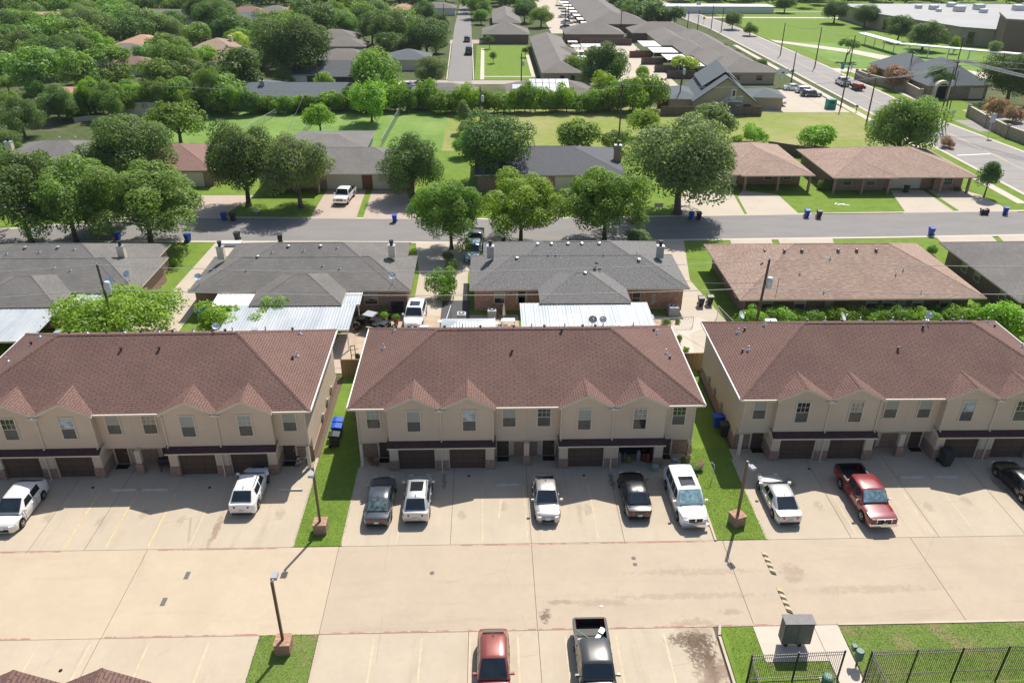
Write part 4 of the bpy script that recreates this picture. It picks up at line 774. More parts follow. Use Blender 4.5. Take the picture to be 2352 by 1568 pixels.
# ---- gambrel roofed hall
def hall():
    o = (48.8, 165.2); t = thing('gambrel_hall', 'tan hall with a tall blue grey gambrel like roof and a white outside stair', 'hall', (*o, 0), R(-6)); w = 6.6; d = 17
    pr = [(-w, 2.6), (-w*.42, 6.6), (0, 8.6), (w*.42, 6.6), (w, 2.6)]
    pr = [(-w, 2.5), (0, 7.4), (w, 2.5)]
    b = MB(); f = [(-w+.3, 0, 0), (w-.3, 0, 0), (w-.3, 0, 2.6), (0, 0, 7.2), (-w+.3, 0, 2.6)]; k = [(x, d, z) for x, y, z in f]
    b.face(f); b.face(k[::-1]); b.face([f[1], k[1], k[2], f[2]]); b.face([k[0], f[0], f[4], k[4]]); b.build('wall', MT['brick_tan'], t)
    r = MB(); r.face([(-w, -.5, 2.5), (0, -.5, 7.4), (0, d+.3, 7.4), (-w, d+.3, 2.5)][::-1]); r.face([(0, -.5, 7.4), (w, -.5, 2.5), (w, d+.3, 2.5), (0, d+.3, 7.4)][::-1])
    r.face([(-w, -.5, 2.5), (-w, -.5, 2.25), (0, -.5, 7.1), (0, -.5, 7.4)]); r.face([(w, -.5, 2.5), (0, -.5, 7.4), (0, -.5, 7.1), (w, -.5, 2.25)]); r.build('roof', MT['roof_slate'], t)
    u = MB(); u.face([(-4.4, 3.6, 4.8), (.3, 3.6, 8.0), (.3, d+.5, 8.0), (-4.4, d+.5, 4.8)][::-1]); u.face([(.3, 3.6, 8.0), (3.4, 3.6, 5.6), (3.4, d+.5, 5.6), (.3, d+.5, 8.0)][::-1]); u.build('upper_roof', MT['roof_slate'], t)
    MB().box(-3.4, 2.6, 4.2, d, 4.8, 5.5).build('clerestory_wall', MT['darkw'], t)
    lw = MB(); hip(lw, -11.5, -4.5, 1.5, 14, 2.6, .3, 0); lw.build('side_roof', [MT['roof_slate'], MT['trim']], t); MB().box(-11, -6.3, 2, 13.5, 0, 2.45).build('side_wall', MT['brick_tan'], t)
    rr = MB(); hip(rr, 6.0, 13.4, 4.5, 13, 2.7, .3, 0, gable='e'); rr.build('side_roof', [MT['roof_slate'], MT['trim']], t); MB().box(6.3, 12.9, 5, 12.5, 0, 2.55).build('side_wall', MT['brick_tan'], t)
    MB().box(1.1, 2.1, -.06, -.01, 3.0, 5.1).build('upper_door', MT['white'], t); MB().box(1.35, 1.85, -.09, -.065, 3.6, 4.8).build('door_glass', MT['glass_dark'], t)
    s = MB(); s.box(.8, 3.2, -1.4, -.01, 2.85, 3.0)
    for i in range(12): s.box(.8-(i+1)*.34, .8-i*.34, -1.4, -.3, 2.75-i*.235, 2.85-i*.235)
    for y in (-1.4, -.3):
        for i in range(7): x = 3.1-i*.4 if i < 0 else .8-i*.66; z = 2.85-i*.455; s.box(x-.03, x+.03, y-.03, y+.03, z, z+1.0)
        s.tube((.8, y, 3.85), (-3.3, y, 1.05), .05); s.tube((.8, y, 3.45), (-3.3, y, .65), .03)
    for x in (.8, 1.6, 2.4, 3.2): s.box(x-.03, x+.03, -1.43, -1.37, 0 if x == 3.2 else 3, 3.9)
    s.box(.8, 3.2, -1.44, -1.36, 3.85, 3.95); s.box(.8, 3.2, -1.43, -1.38, 3.4, 3.46); s.build('stair', MT['white'], t)
    for x in (-4.2, 4.6): lwin(t, x, 0, .8, 2.1, 1.5, 1)
    MB().box(2.3, 3.2, -.06, -.01, 0, 2.0).build('lower_door', MT['white'], t)
hall()
# ---- grey hip roofed hall behind the flowering trees
o = (106, 180); tP = house('large blue grey hip roofed house with an arched porch, behind the pink flowering trees', [(98.5, 113, 180, 198), (97.5, 109, 191, 209)], 'roof_slate', 'stone', o, caps=False, eave=3.0, p=.62)
b = MB(); n = 12; rr_ = 1.9
pts = [(rr_*math.cos(math.pi*i/n), 2.2+rr_*math.sin(math.pi*i/n)) for i in range(n+1)]; pi_ = [(1.3*math.cos(math.pi*i/n), 2.2+1.3*math.sin(math.pi*i/n)) for i in range(n+1)]
for i in range(n):
    b.face([(pts[i][0], -.3, pts[i][1]), (pi_[i][0], -.3, pi_[i][1]), (pi_[i+1][0], -.3, pi_[i+1][1]), (pts[i+1][0], -.3, pts[i+1][1])][::-1]); b.face([(pts[i][0], -.3, pts[i][1]), (pts[i+1][0], -.3, pts[i+1][1]), (pts[i+1][0], 1, pts[i+1][1]), (pts[i][0], 1, pts[i][1])][::-1])
b.box(-1.9, -1.3, -.3, 1, 0, 2.2).box(1.3, 1.9, -.3, 1, 0, 2.2); b.build('porch_arch', MT['cream'], tP, loc=(-4.2, -.2, 0)); MB().box(-1.3, 1.3, 0, .1, 0, 3.2).build('porch_door', MT['dark'], tP, loc=(-4.2, .2, 0))
MB().box(2.6, 5.8, .38, .44, 0, 2.4).build('garage_door', MT['garage_cream'], tP)
o = (132, 180); house('grey hip roofed house cut by the right edge behind the dark oak', [(125, 146, 176, 192)], 'roof_slate', 'stone', o, caps=False, eave=2.8, p=.4)
o = (126, 146); house('grey hip roof corner at the right edge behind the stone wall', [(116, 138, 138, 152)], 'roof_apt', 'stone', o, caps=False, eave=2.8, p=.45)
# ---- stone garden wall with piers
def stone_wall(label, pts, h=2.0, cap=.1):
    o = pts[0]; t = thing('stone_wall', label, 'wall', (*o, 0), 0, 'stone garden walls'); b = MB(); c = MB()
    for p, q in zip(pts, pts[1:]):
        a = Vector((p[0]-o[0], p[1]-o[1])); e = Vector((q[0]-o[0], q[1]-o[1])); d = (e-a).normalized(); s = Vector((-d.y, d.x))
        b.prism([(a-s*.15)[:], (e-s*.15)[:], (e+s*.15)[:], (a+s*.15)[:]], 0, h); c.prism([(a-s*.22)[:], (e-s*.22)[:], (e+s*.22)[:], (a+s*.22)[:]], h, h+cap)
    b.build('wall_panel', MT['stone'], t); c.build('coping', MT['walk'], t)
    for p in pts: MB().obox((p[0]-o[0], p[1]-o[1], 0), .6, .6, h+.35, 0).build('pier', MT['stone'], t)
stone_wall('stone garden wall along the main road, before the side street', [tuple(P(*q_).xy) for q_ in ((1965, 182), (1992, 192), (2078, 212), (2112, 230))], 2.1); stone_wall('stone garden wall along the main road, after the side street', [tuple(P(*q_).xy) for q_ in ((2222, 268), (2262, 292), (2310, 316), (2400, 350), (2500, 390))], 2.1)
# ---- flat roofed school
flat = plain('white_membrane_roof', (.25, .25, .245), .6, var=.08, scale=.1)
def flatb(label, poly, h, wm='brick_tan', units=(), cat='school building', name='school_building'):
    o = poly[0]; t = thing(name, label, cat, (*o, 0)); q = [(x-o[0], y-o[1]) for x, y in poly]
    MB().prism(q, 0, h-.01).build('wall', MT[wm], t)
    cx = sum(a for a, b in q)/len(q); cy = sum(b for a, b in q)/len(q); MB().prism([(cx+(a-cx)*1.01, cy+(b-cy)*1.01) for a, b in q], h, h+.5).build('flat_roof', flat, t)
    for x, y, s in units: MB().box(x-o[0]-s, x-o[0]+s, y-o[1]-s*.8, y-o[1]+s*.8, h+.5, h+.5+s*1.1).build('roof_unit', MT['metal'], t)
    return t
rn = random.Random(3)
S1 = flatb('wide flat roofed school with many metal roof units, top right', [(138, 330), (139, 296), (149.5, 262), (157, 256.3), (260, 256.3), (260, 330)], 4.9, units=[(rn.uniform(160, 235), rn.uniform(275, 322), rn.uniform(.8, 1.8)) for _ in range(26)])
S2 = flatb('tall brown windowless school block at the right edge', [(149.5, 239.5), (159, 233), (240, 226), (240, 256), (157, 256)], 9.8, 'brick_dark')
for k in range(8):
    f = .08+.11*k; a, b = Vector((139-138, 296-330)), Vector((149.5-138, 262-330)); p = a.lerp(b, f); MB().obox((p.x-.05, p.y-.05, .6), 1.9, .25, 3.2, math.atan2(-34, 10.5)).build('window', MT['glass_dark'], S1)
for k, (y0, y1) in enumerate(()): pass
for k in range(2): MB().obox((14+k*3, -70.1-1.9*k, .6), 1.8, .25, 3.4, -.66).build('window', MT['glass_dark'], S1)
def walkway():
    pts = [P(1980, 77, 3), P(2068, 101, 3), P(2352, 126, 3), P(2500, 142, 3)]; o = pts[0]; t = thing('covered_walkway', 'long thin white covered walkway on posts in front of the school', 'covered walkway', (o.x, o.y, 0))
    b = MB()
    for p, q in zip(pts, pts[1:]):
        a = Vector((p.x-o.x, p.y-o.y)); c = Vector((q.x-o.x, q.y-o.y)); d = (c-a).normalized(); s = Vector((-d.y, d.x))*1.5; b.prism([(a-s)[:], (c-s)[:], (c+s)[:], (a+s)[:]], 2.9, 3.2)
    b.build('canopy_slab', MT['white'], t)
    for p, q in zip(pts, pts[1:]):
        a = Vector((p.x-o.x, p.y-o.y)); c = Vector((q.x-o.x, q.y-o.y)); n = int((c-a).length/5)
        for i in range(n): e = a.lerp(c, (i+.5)/n); MB().box(e.x-.12, e.x+.12, e.y-.12, e.y+.12, 0, 2.9).build('post', MT['white'], t)
walkway()
at_house('pale blue roofed long low building behind the field at the top right', 1610, 5, 60, 8, 'metal_roof', 'white', 0, p=.15); at_house('small brown house at the far top right among trees', 2130, 10, 20, 10, 'roof_apt', 'brick', 0); at_house('dark grey roofed house at the very top right', 2240, 10, 34, 10, 'roof_slate', 'greyw', 0)
# long curved metal ring (stock pool) by the field, left
def pool():
    q = P(240, 284); t = thing('curved_metal_screen', 'curved pale metal sheet screen standing in the grass at the left edge of the field', 'metal screen', (q.x, q.y, 0)); b = MB(); n = 12
    for i in range(n):
        a0, a1 = R(15+150*i/n), R(15+150*(i+1)/n); rx, ry = 6.0, 3.0
        p, c = (rx*math.cos(a0), ry*math.sin(a0)), (rx*math.cos(a1), ry*math.sin(a1)); k = 1.03
        b.prism([p, c, (c[0]*k, c[1]*k), (p[0]*k, p[1]*k)], 0, .95)
    b.build('sheet_panel', MT['metal'], t)
    for i in range(5): a = R(15+150*i/4); MB().tube((6.3*math.cos(a), 3.15*math.sin(a), 0), (6.3*math.cos(a), 3.15*math.sin(a), 1.1), .06).build('post', MT['metal'], t)
pool()
# ================================================================ vehicles
def paint(name, c, metal=.0, rough=.28): 
    t = NT(name); f = t.noise(1.5, 'Object', 3); return t.done(t.mix(t.ramp(f, .3, .7), c, tuple(x*.93 for x in c)), rough, metal, .5, 1.0)
PT = dict(white=paint('white_car_paint', (.78, .78, .77)), white2=paint('pearl_white_paint', (.70, .68, .65)), black=paint('black_car_paint', (.008, .008, .01)), blackp=paint('black_metallic_paint', (.02, .021, .026)), dkgrey=paint('dark_blue_grey_paint', (.045, .055, .07)), silver=paint('silver_car_paint', (.55, .55, .55), .45, .3),
          bronze=paint('warm_silver_paint', (.42, .40, .38), .5, .3), red=paint('deep_red_paint', (.22, .010, .016)), copper=paint('copper_red_paint', (.22, .045, .03), .2, .3), olive=paint('dark_olive_paint', (.035, .035, .03)), blue=paint('pale_blue_paint', (.32, .42, .50), .2), grey=paint('grey_truck_paint', (.06, .065, .07)))
MT['tyre'] = plain('tyre_rubber', (.02, .02, .02), .9); MT['rim'] = plain('alloy_rim', (.5, .5, .5), .3, .8, .5, var=.02); MT['chrome'] = plain('chrome', (.75, .75, .75), .12, 1, .5, var=.02)
MT['head'] = plain('headlight_lens', (.75, .75, .72), .1, 0, .8, var=.02); MT['tail'] = plain('red_tail_lens', (.35, .01, .015), .15, 0, .7, var=.02); MT['shade'] = plain('silver_sun_shade', (.38, .56, .56), .25, .2, .7, var=.35, scale=4); MT['plate'] = plain('licence_plate', (.6, .6, .58), .5)
MT['cglass'] = plain('car_glass', (.012, .018, .022), .04, 0, .9, var=.3, scale=1.5)
MT['cglass2'] = plain('car_glass_tinted_green', (.07, .105, .10), .06, 0, .9, var=.7, scale=3.5)
def tarp(): pass
def car(label, x, y, rz, pt, kind='sedan', L=4.7, W=1.82, Hh=1.45, z=.064, opts='', group=None, cat='car', name='parked_car'):
    "front of the car looks along local -y; x, y = middle of the car"
    t = thing(name, label, cat, (x, y, z), rz, group); w = W/2; hl = L/2; r = .33 if kind in ('sedan', 'hatch') else (.36 if kind == 'suv' else .41)
    fa, ra = -hl+L*.19, hl-L*.21
    if kind == 'pickup': ra = hl-L*.22
    zb = .22 if kind != 'pickup' else .42
    belt = Hh*(.64 if kind in ('sedan', 'hatch') else .60 if kind != 'pickup' else .62); hood = belt*(.93 if kind == 'sedan' else .95 if kind != 'hatch' else .9); deck = belt*1.0
    # side profile of the lower body: (y, top z, half width factor)
    prof = [(-hl, hood*.6, .52), (-hl+.05, hood*.73, .68), (-hl+.16, hood*.83, .82), (-hl+.36, hood*.90, .92), (-hl+.7, hood*.95, .98), (-hl+L*.26, hood, 1.0), (0, belt, 1.0), (hl-L*.2, belt, .995), (hl-.5, deck, .97), (hl-.2, deck*.98, .91), (hl-.06, deck*.94, .82), (hl, deck*.8, .72)]
    if kind in ('suv', 'hatch'): prof[-4:] = [(hl-.4, deck, .985), (hl-.14, deck*.99, .95), (hl-.03, deck*.96, .88), (hl, deck*.8, .82)]
    if kind == 'pickup': prof = [(-hl, hood*.75, .9), (-hl+.1, hood*.93, .96), (-hl+.3, hood*.98, .99), (-hl+L*.24, hood*1.0, 1), (0, belt, 1), (hl-.05, belt, 1), (hl, belt*.98, .99)]
    ys = sorted(set([p[0] for p in prof]+[a+dy for a in (fa, ra) for dy in (-r*1.22, -r*1.1, -r*.75, -r*.35, 0, r*.35, r*.75, r*1.1, r*1.22)]))
    def ev(yy, k):
        for a, b in zip(prof, prof[1:]):
            if a[0] <= yy <= b[0]: f = (yy-a[0])/(b[0]-a[0]); return a[k]+(b[k]-a[k])*f
        return prof[-1][k]
    bed = (hl-L*.34, hl-.12) if kind == 'pickup' else None
    rings = []
    for yy in ys:
        top = ev(yy, 1); wf = ev(yy, 2)*w; lo = zb
        for a in (fa, ra):
            d = abs(yy-a)
            if d < r*1.16: lo = max(lo, r*.98+math.sqrt(max(0, (r*1.16)**2-d*d)))
        if yy <= -hl+.03 or yy >= hl-.03: lo = zb+.12
        mid = lo+(top-lo)*.45; cr = .035
        pts = [(wf*.6, lo), (wf*.965, lo+.005), (wf, mid), (wf*.985, top-.1*(top-lo)-.02), (wf*.93, top-.01), (wf*.6, top+cr*.7), (0, top+cr)]
        full = [(-a, b) for a, b in pts[:-1]] + pts[::-1]
        rings.append([(a, yy, b) for a, b in full])
    b = MB()
    nb = len(rings[0])
    for R0, R1 in zip(rings, rings[1:]):
        ym = (R0[0][1]+R1[0][1])/2
        for i in range(nb-1):
            if bed and bed[0] < ym < bed[1] and 4 <= i <= nb-6+0: continue
            b.face([R0[i], R1[i], R1[i+1], R0[i+1]])
        b.face([R0[0], R0[-1], R1[-1], R1[0]])
    b.face(rings[0]); b.face(rings[-1][::-1])
    body = b.build('body', PT[pt], t, smooth=38)
    # cabin
    tw = w*(.77 if kind in ('sedan', 'hatch') else .83); bw = w*.945; zt = Hh
    if kind == 'sedan': A, Fr, Rr, B = -hl+L*.255, -hl+L*.42, hl-L*.31, hl-L*.11
    elif kind == 'hatch': A, Fr, Rr, B = -hl+L*.22, -hl+L*.42, hl-L*.2, hl-L*.03
    elif kind == 'suv': A, Fr, Rr, B = -hl+L*.25, -hl+L*.385, hl-L*.13, hl-L*.025
    else: A, Fr, Rr, B = -hl+L*.25, -hl+L*.345, hl-L*.36, hl-L*.345
    if 'wagon' in opts: A, Fr = -hl+L*.23, -hl+L*.36
    zbelt = belt-.015
    sec = [(A, zbelt-.03, bw), (A+(Fr-A)*.55, zbelt+(zt-zbelt)*.52, bw+(tw-bw)*.55), (Fr, zt-.05, tw+.0), (Fr+.22, zt-.005, tw), ((Fr+Rr)/2, zt+.015, tw), (Rr-.22, zt-.01, tw*.985), (Rr, zt-.06, tw*.97), (Rr+(B-Rr)*.5, zbelt+(zt-zbelt)*.46, (bw+tw)/2*.96), (B, zbelt-.02, bw*.93)]
    c = MB(); rg = []
    for yy, top, ww in sec:
        yb = yy; rg.append([(-bw if A < yy < B else -ww, yy, zbelt-.05), (-ww*1.0-(bw-tw)*.0, yy, top-.06), (-ww*.9, yy, top-.01), (-ww*.45, yy, top+.012), (0, yy, top+.02), (ww*.45, yy, top+.012), (ww*.9, yy, top-.01), (ww, yy, top-.06), (bw if A < yy < B else ww, yy, zbelt-.05)])
    for R0, R1 in zip(rg, rg[1:]):
        for i in range(8): c.face([R0[i], R1[i], R1[i+1], R0[i+1]])
    c.face(rg[0]); c.face(rg[-1][::-1]); c.build('cabin', PT[pt] if 'darktop' not in opts else PT['black'], t, smooth=45)
    # glass
    gk = 'cglass'
    def lerp(a, b_, f): return tuple(p+(q-p)*f for p, q in zip(a, b_))
    def pane(nm, q, mt, parent=t, off=.012):
        q = [Vector(v) for v in q]; nrm = (q[1]-q[0]).cross(q[2]-q[0]).normalized(); m = MB(); m.face([v+nrm*off for v in q]); m.face([v-nrm*.02 for v in q][::-1])
        for i in range(4): j = (i+1) % 4; m.face([q[j]+nrm*off, q[i]+nrm*off, q[i]-nrm*.02, q[j]-nrm*.02])
        return m.build(nm, MT[mt], parent)
    def band(y0, z0, w0, y1, z1, w1, f0, f1, k=.9, cr=.02):
        a = lerp((y0, z0, w0), (y1, z1, w1), f0); b_ = lerp((y0, z0, w0), (y1, z1, w1), f1)
        return [(-a[2]*k, a[0], a[1]+cr), (a[2]*k, a[0], a[1]+cr), (b_[2]*k, b_[0], b_[1]+cr), (-b_[2]*k, b_[0], b_[1]+cr)]
    ws = band(A, zbelt-.03, bw, Fr, zt-.05, tw, .1, .98, .88, .05); pane('windshield', ws, 'shade' if 'shade' in opts else gk, off=.035)
    if kind != 'pickup' or True:
        rw = band(B, zbelt-.02, bw*.93, Rr, zt-.06, tw*.97, .14 if kind != 'suv' else .3, .93, .84, .045); pane('rear_window', [rw[1], rw[0], rw[3], rw[2]], 'cglass2' if 'greenrear' in opts else gk, off=.035)
    y0s, y1s = A+(Fr-A)*.62, (Rr-.05 if kind == 'sedan' else Rr-.1 if kind != 'pickup' else Rr-.1)
    n = 2 if kind in ('sedan', 'hatch', 'pickup') else 3
    if 'long' in opts: n = 4
    for s in (-1, 1):
        for i in range(n):
            a = y0s+(y1s-y0s)*i/n+.05; e = y0s+(y1s-y0s)*(i+1)/n-.05
            zu = zt-.14; zl = zbelt+.03; h = zt-.06-(zbelt-.05)
            def X(z_): return s*(bw+(tw-bw)*((z_-(zbelt-.05))/h))
            at = max(a, Fr-.02) if i == 0 else a; et = min(e, Rr-.18) if (i == n-1 and kind == 'sedan') else e
            q = [(X(zl), a, zl), (X(zl), e, zl), (X(zu), et, zu), (X(zu), at, zu)]
            pane('side_window', q if s > 0 else [q[1], q[0], q[3], q[2]], gk, off=.012)
    # wheels
    for a in (fa, ra):
        for s in (-1, 1):
            x1 = s*(w-.005); x0 = s*(w-.24); m = MB().tube((x0, a, r), (x1, a, r), r, n=20).tube((x0+s*.01, a, r), (x1+s*.012, a, r), r*.9, n=20)
            wh = m.build('wheel', MT['tyre'], t, smooth=50); q = MB().tube((x1-s*.03, a, r), (x1+s*.02, a, r), r*.64, n=16, mi=0)
            q.tube((x1-s*.03, a, r), (x1+s*.03, a, r), r*.16, n=8, mi=0)
            rim = q.build('rim', MT['rim'], wh)
            for k in range(5):
                an = 2*math.pi*k/5+.3; MB().obox((0, 0, 0), .01, .1, .13, 0).xf(Matrix.Translation((x1+s*.022, a, r)) @ Matrix.Rotation(an, 4, 'X') @ Matrix.Translation((0, 0, r*.28))).build('spoke_gap', MT['tyre'], rim) if L > 0 and z < .07 else None
    # lights, bumpers, mirrors, grille
    fz = hood*.74 if kind != 'pickup' else hood*.8
    for s in (-1, 1):
        m = MB(); m.obox((s*w*.66, -hl+.13, fz-.06), w*.30, .14, .12 if kind != 'pickup' else .2, s*.38 if kind != 'pickup' else s*.05); m.build('headlight', MT['head'], t)
        m = MB()
        if kind == 'suv' or kind == 'pickup': m.box(min(s*w*.66, s*w*.90), max(s*w*.66, s*w*.90), hl-.2, hl+.0, belt*.62, belt*.9)
        else: m.obox((s*w*.62, hl-.07, belt*.72), w*.40, .1, .15, -s*.35)
        m.build('taillight', MT['tail'], t)
        mr = MB(); mr.obox((s*(w+.12), A+.28, belt+.02), .2, .12, .15, 0); mr.tube((s*w*.9, A+.28, belt), (s*(w+.05), A+.28, belt+.05), .03); mr.build('side_mirror', PT[pt] if 'chromemirror' not in opts else MT['chrome'], t)
        for yy in ((-.05, .75) if kind != 'pickup' else (-.2, .7)): MB().box(min(s*w*.99, s*(w+.025)), max(s*w*.99, s*(w+.025)), yy, yy+.18, belt*.8, belt*.8+.035).build('door_handle', PT[pt] if 'chromemirror' not in opts else MT['chrome'], t)
    bz = zb+.08
    if kind == 'pickup' or 'chrome' in opts:
        MB().box(-w*.93, w*.93, -hl-.1, -hl+.06, bz, bz+.24).build('front_bumper', MT['chrome'], t); MB().box(-w*.9, w*.9, hl-.05, hl+.12, bz+.02, bz+.2).build('rear_bumper', MT['chrome'] if 'chrome' in opts else MT['darkmetal'], t)
        g_ = MB(); g_.box(-w*.52, w*.52, -hl-.03, -hl+.05, hood*.62, hood*.95); gr = g_.build('grille', MT['chrome'], t)
        for i in range(2):
            for j in (-1, 1): MB().box(min(j*.05, j*w*.46), max(j*.05, j*w*.46), -hl-.05, -hl-.028, hood*.65+i*hood*.15, hood*.76+i*hood*.15).build('grille_slot', MT['dark'], gr)
    else:
        MB().box(-w*.5, w*.5, -hl-.012, -hl+.05, hood*.36, hood*.6).build('grille', MT['dark'], t)
        MB().box(-w*.74, w*.74, hl-.04, hl+.03, zb+.04, zb+.16).build('rear_bumper', MT['black_pl'], t)
    for yy, s in ((-hl-.02, -1), (hl+.03, 1)):
        if kind == 'pickup' or 'chrome' in opts: yy += s*.1
        MB().box(-.16, .16, min(yy, yy+s*.01), max(yy, yy+s*.01), bz+.2, bz+.36).build('license_plate', MT['plate'], t)
    if 'roofglass' in opts: MB().box(-tw*.62, tw*.62, Fr+.35, Fr+1.35, zt+.012, zt+.038).build('sunroof', MT['cglass'], t)
    if 'rails' in opts:
        for s in (-1, 1): MB().box(min(s*tw*.86, s*tw*.92), max(s*tw*.86, s*tw*.92), Fr+.25, Rr-.2, zt-.0, zt+.06).build('roof_rail', MT['black_pl'], t)
    if 'fin' in opts: MB().box(-.02, .02, Rr-.25, Rr-.1, zt, zt+.1).build('roof_fin', MT['black_pl'], t)
    if 'seams' not in opts and z < .07:
        for s in (-1, 1):
            for yy in ((A+.35, .45, ra-r*1.0) if kind != 'pickup' else (A+.4, .35)):
                MB().box(min(s*w*.985, s*(w+.004)), max(s*w*.985, s*(w+.004)), yy, yy+.018, zb+.12, belt-.06).build('door_seam', MT['dark'], t)
        MB().box(-w*.80, w*.80, A-.06, A-.035, hood*.98, hood*1.0+.04).build('cowl_seam', MT['dark'], t)
        if kind == 'sedan': MB().box(-w*.8, w*.8, B+.06, B+.08, deck-.02, deck+.03).build('boot_seam', MT['dark'], t)
    if bed:
        m = MB(); x0, x1, (y0, y1), zf = -w*.86, w*.86, bed, belt*.62
        y0 = B+.06
        m.face([(x0,y0,zf),(x1,y0,zf),(x1,y1,zf),(x0,y1,zf)]); m.face([(x0,y0,zf),(x0,y1,zf),(x0,y1,belt),(x0,y0,belt)][::-1]); m.face([(x1,y0,zf),(x1,y1,zf),(x1,y1,belt),(x1,y0,belt)])
        m.face([(x0,y1,zf),(x1,y1,zf),(x1,y1,belt),(x0,y1,belt)][::-1]); m.face([(x0,y0,zf),(x1,y0,zf),(x1,y0,belt),(x0,y0,belt)])
        for s in (-1, 1): m.box(min(s*w*.84, s*w*.98), max(s*w*.84, s*w*.98), y0-.05, y1+.02, belt-.01, belt+.035)
        m.box(x0, x1, y1, hl, belt-.03, belt+.03); m.build('bed_liner', MT['black_pl'], t)
    return t
PI = math.pi
car('dark blue grey sedan parked nose in, leftmost car before the middle townhouse', -7.72, 43.75, PI, 'dkgrey', 'sedan', 4.85, 1.85, 1.46, opts='greenrear fin', group='cars parked before the townhouses')
car('silver SUV with a big glass sunroof beside the dark blue grey sedan', -5.12, 43.95, PI, 'silver', 'hatch', 4.6, 1.86, 1.66, opts='roofglass fin rails wagon', group='cars parked before the townhouses')
car('warm silver hatchback sedan facing the lane, alone before the middle townhouse', 3.9, 43.75, 0, 'bronze', 'sedan', 4.7, 1.76, 1.48, opts='fin', group='cars parked before the townhouses')
car('black sedan parked nose in before the open garage', 10.22, 44.0, PI, 'black', 'sedan', 4.7, 1.85, 1.46, opts='fin', group='cars parked before the townhouses')
car('long white SUV with a sun shade behind its windshield, next to the grass strip', 13.72, 43.55, R(2), 'white', 'suv', 5.6, 2.0, 1.9, opts='shade roofglass chrome long wagon', group='cars parked before the townhouses')
car('silver sedan parked nose in left of the red pickup', 20.35, 43.4, PI+R(1), 'silver', 'sedan', 4.95, 1.86, 1.46, opts='fin', group='cars parked before the townhouses')
car('dark red pickup truck with a chrome grille and a sun shade', 26.45, 43.3, R(1), 'red', 'pickup', 6.0, 2.03, 1.95, opts='shade chrome chromemirror', cat='pickup truck', name='pickup_truck', group='cars parked before the townhouses')
car('black car cut off by the right edge of the photo', 38.6, 44.6, PI+R(3), 'black', 'sedan', 4.9, 1.87, 1.5, group='cars parked before the townhouses')
car('white sedan facing the lane at the left edge of the photo', -32.55, 43.6, 0, 'white2', 'hatch', 4.8, 1.9, 1.58, opts='', group='cars parked before the townhouses')
car('white compact SUV with black roof rails, nose in at the left townhouse', -17.12, 45.05, PI, 'white', 'hatch', 4.6, 1.87, 1.66, opts='rails fin', group='cars parked before the townhouses')
car('copper red small SUV cut by the bottom edge', .08, 29.6, 0, 'copper', 'hatch', 4.4, 1.8, 1.66, opts='fin', group='cars parked before the townhouses')
tk = car('dark pickup truck with tools in its open bed, cut by the bottom edge', 5.62, 29.5, 0, 'olive', 'pickup', 5.7, 1.98, 1.85, opts='', cat='pickup truck', name='pickup_truck', group='cars parked before the townhouses')
# load in the bed
def at_bed(x, y): return (5.62+x, 29.5+y)
b = MB().obox((0, 0, 0), .22, 1.5, .05, 0).obox((0, .5, .05), .3, .35, .1, 0); q = b.build('aluminium_plank', MT['metal'], loc=(5.95, 31.1, .92)); q.rotation_euler = (R(6), 0, R(-38)); tag(q, 'pale metal plank lying across the bed of the dark pickup', 'plank')
q = MB().tube((-.7, 0, 0), (.7, 0, 0), .03).build('green_pole', plain('green_pole_paint', (.2, .33, .22), .5), loc=(5.35, 31.2, .95)); q.rotation_euler = (0, 0, R(-42)); tag(q, 'thin green pole lying crosswise in the dark pickup bed', 'pole')
q = MB().lathe([(.14, 0), (.16, .1), (.1, .2), (.05, .24)], 10).build('yellow_tool', plain('yellow_plastic', (.8, .5, .03), .5), loc=(5.12, 31.0, .78)); tag(q, 'small yellow power tool in the bed of the dark pickup', 'tool')
# behind the townhouses and on the street
car('white SUV with a dark sunroof on the driveway behind the middle townhouse', -7.5, 72.4, R(-3), 'white', 'suv', 4.9, 1.95, 1.75, z=.07, opts='roofglass', group='cars in the neighbourhood')
car('white pickup truck on the driveway across the street', -20.6, 110.8, R(-6), 'white', 'pickup', 5.7, 2.0, 1.9, z=.07, cat='pickup truck', name='pickup_truck', group='cars in the neighbourhood')
car('pale blue van like SUV behind the dark pickup, between the grey duplexes', P(1087, 590).x, P(1087, 590).y, R(-3), 'blue', 'suv', 4.7, 1.9, 1.75, z=.07, opts='', group='cars in the neighbourhood')
car('dark grey pickup parked ahead of the pale blue SUV between the duplexes', P(1093, 562).x, P(1093, 562).y, R(-3), 'grey', 'pickup', 5.6, 1.95, 1.85, z=.07, cat='pickup truck', name='pickup_truck', group='cars in the neighbourhood')
def pcar(label, px, py, rz, pt, kind, **k): q = P(px, py); return car(label, q.x, q.y, rz, pt, kind, z=.1, group='cars in the neighbourhood', **k)
pcar('dark car driving on the distant residential road', 1073, 96, PI, 'grey', 'suv', L=4.8, W=1.9, Hh=1.7); pcar('dark truck with a white cab top on the distant residential road', 1077, 125, PI, 'olive', 'pickup', L=5.8, W=2, Hh=2.1, cat='pickup truck', name='pickup_truck')
pcar('white sedan, leftmost of the three cars parked by the road in the hall lot', 1822, 208, R(80), 'white', 'sedan'); pcar('white SUV, middle of the three cars parked by the road in the hall lot', 1850, 214, R(80), 'white', 'suv'); pcar('dark blue SUV, rightmost of the three cars parked by the road in the hall lot', 1862, 222, R(83), 'dkgrey', 'suv')
pcar('white pickup parked beside the hall near the green bin', 1772, 243, R(86), 'white2', 'pickup', L=5.6, W=1.95, Hh=1.8, cat='pickup truck', name='pickup_truck')
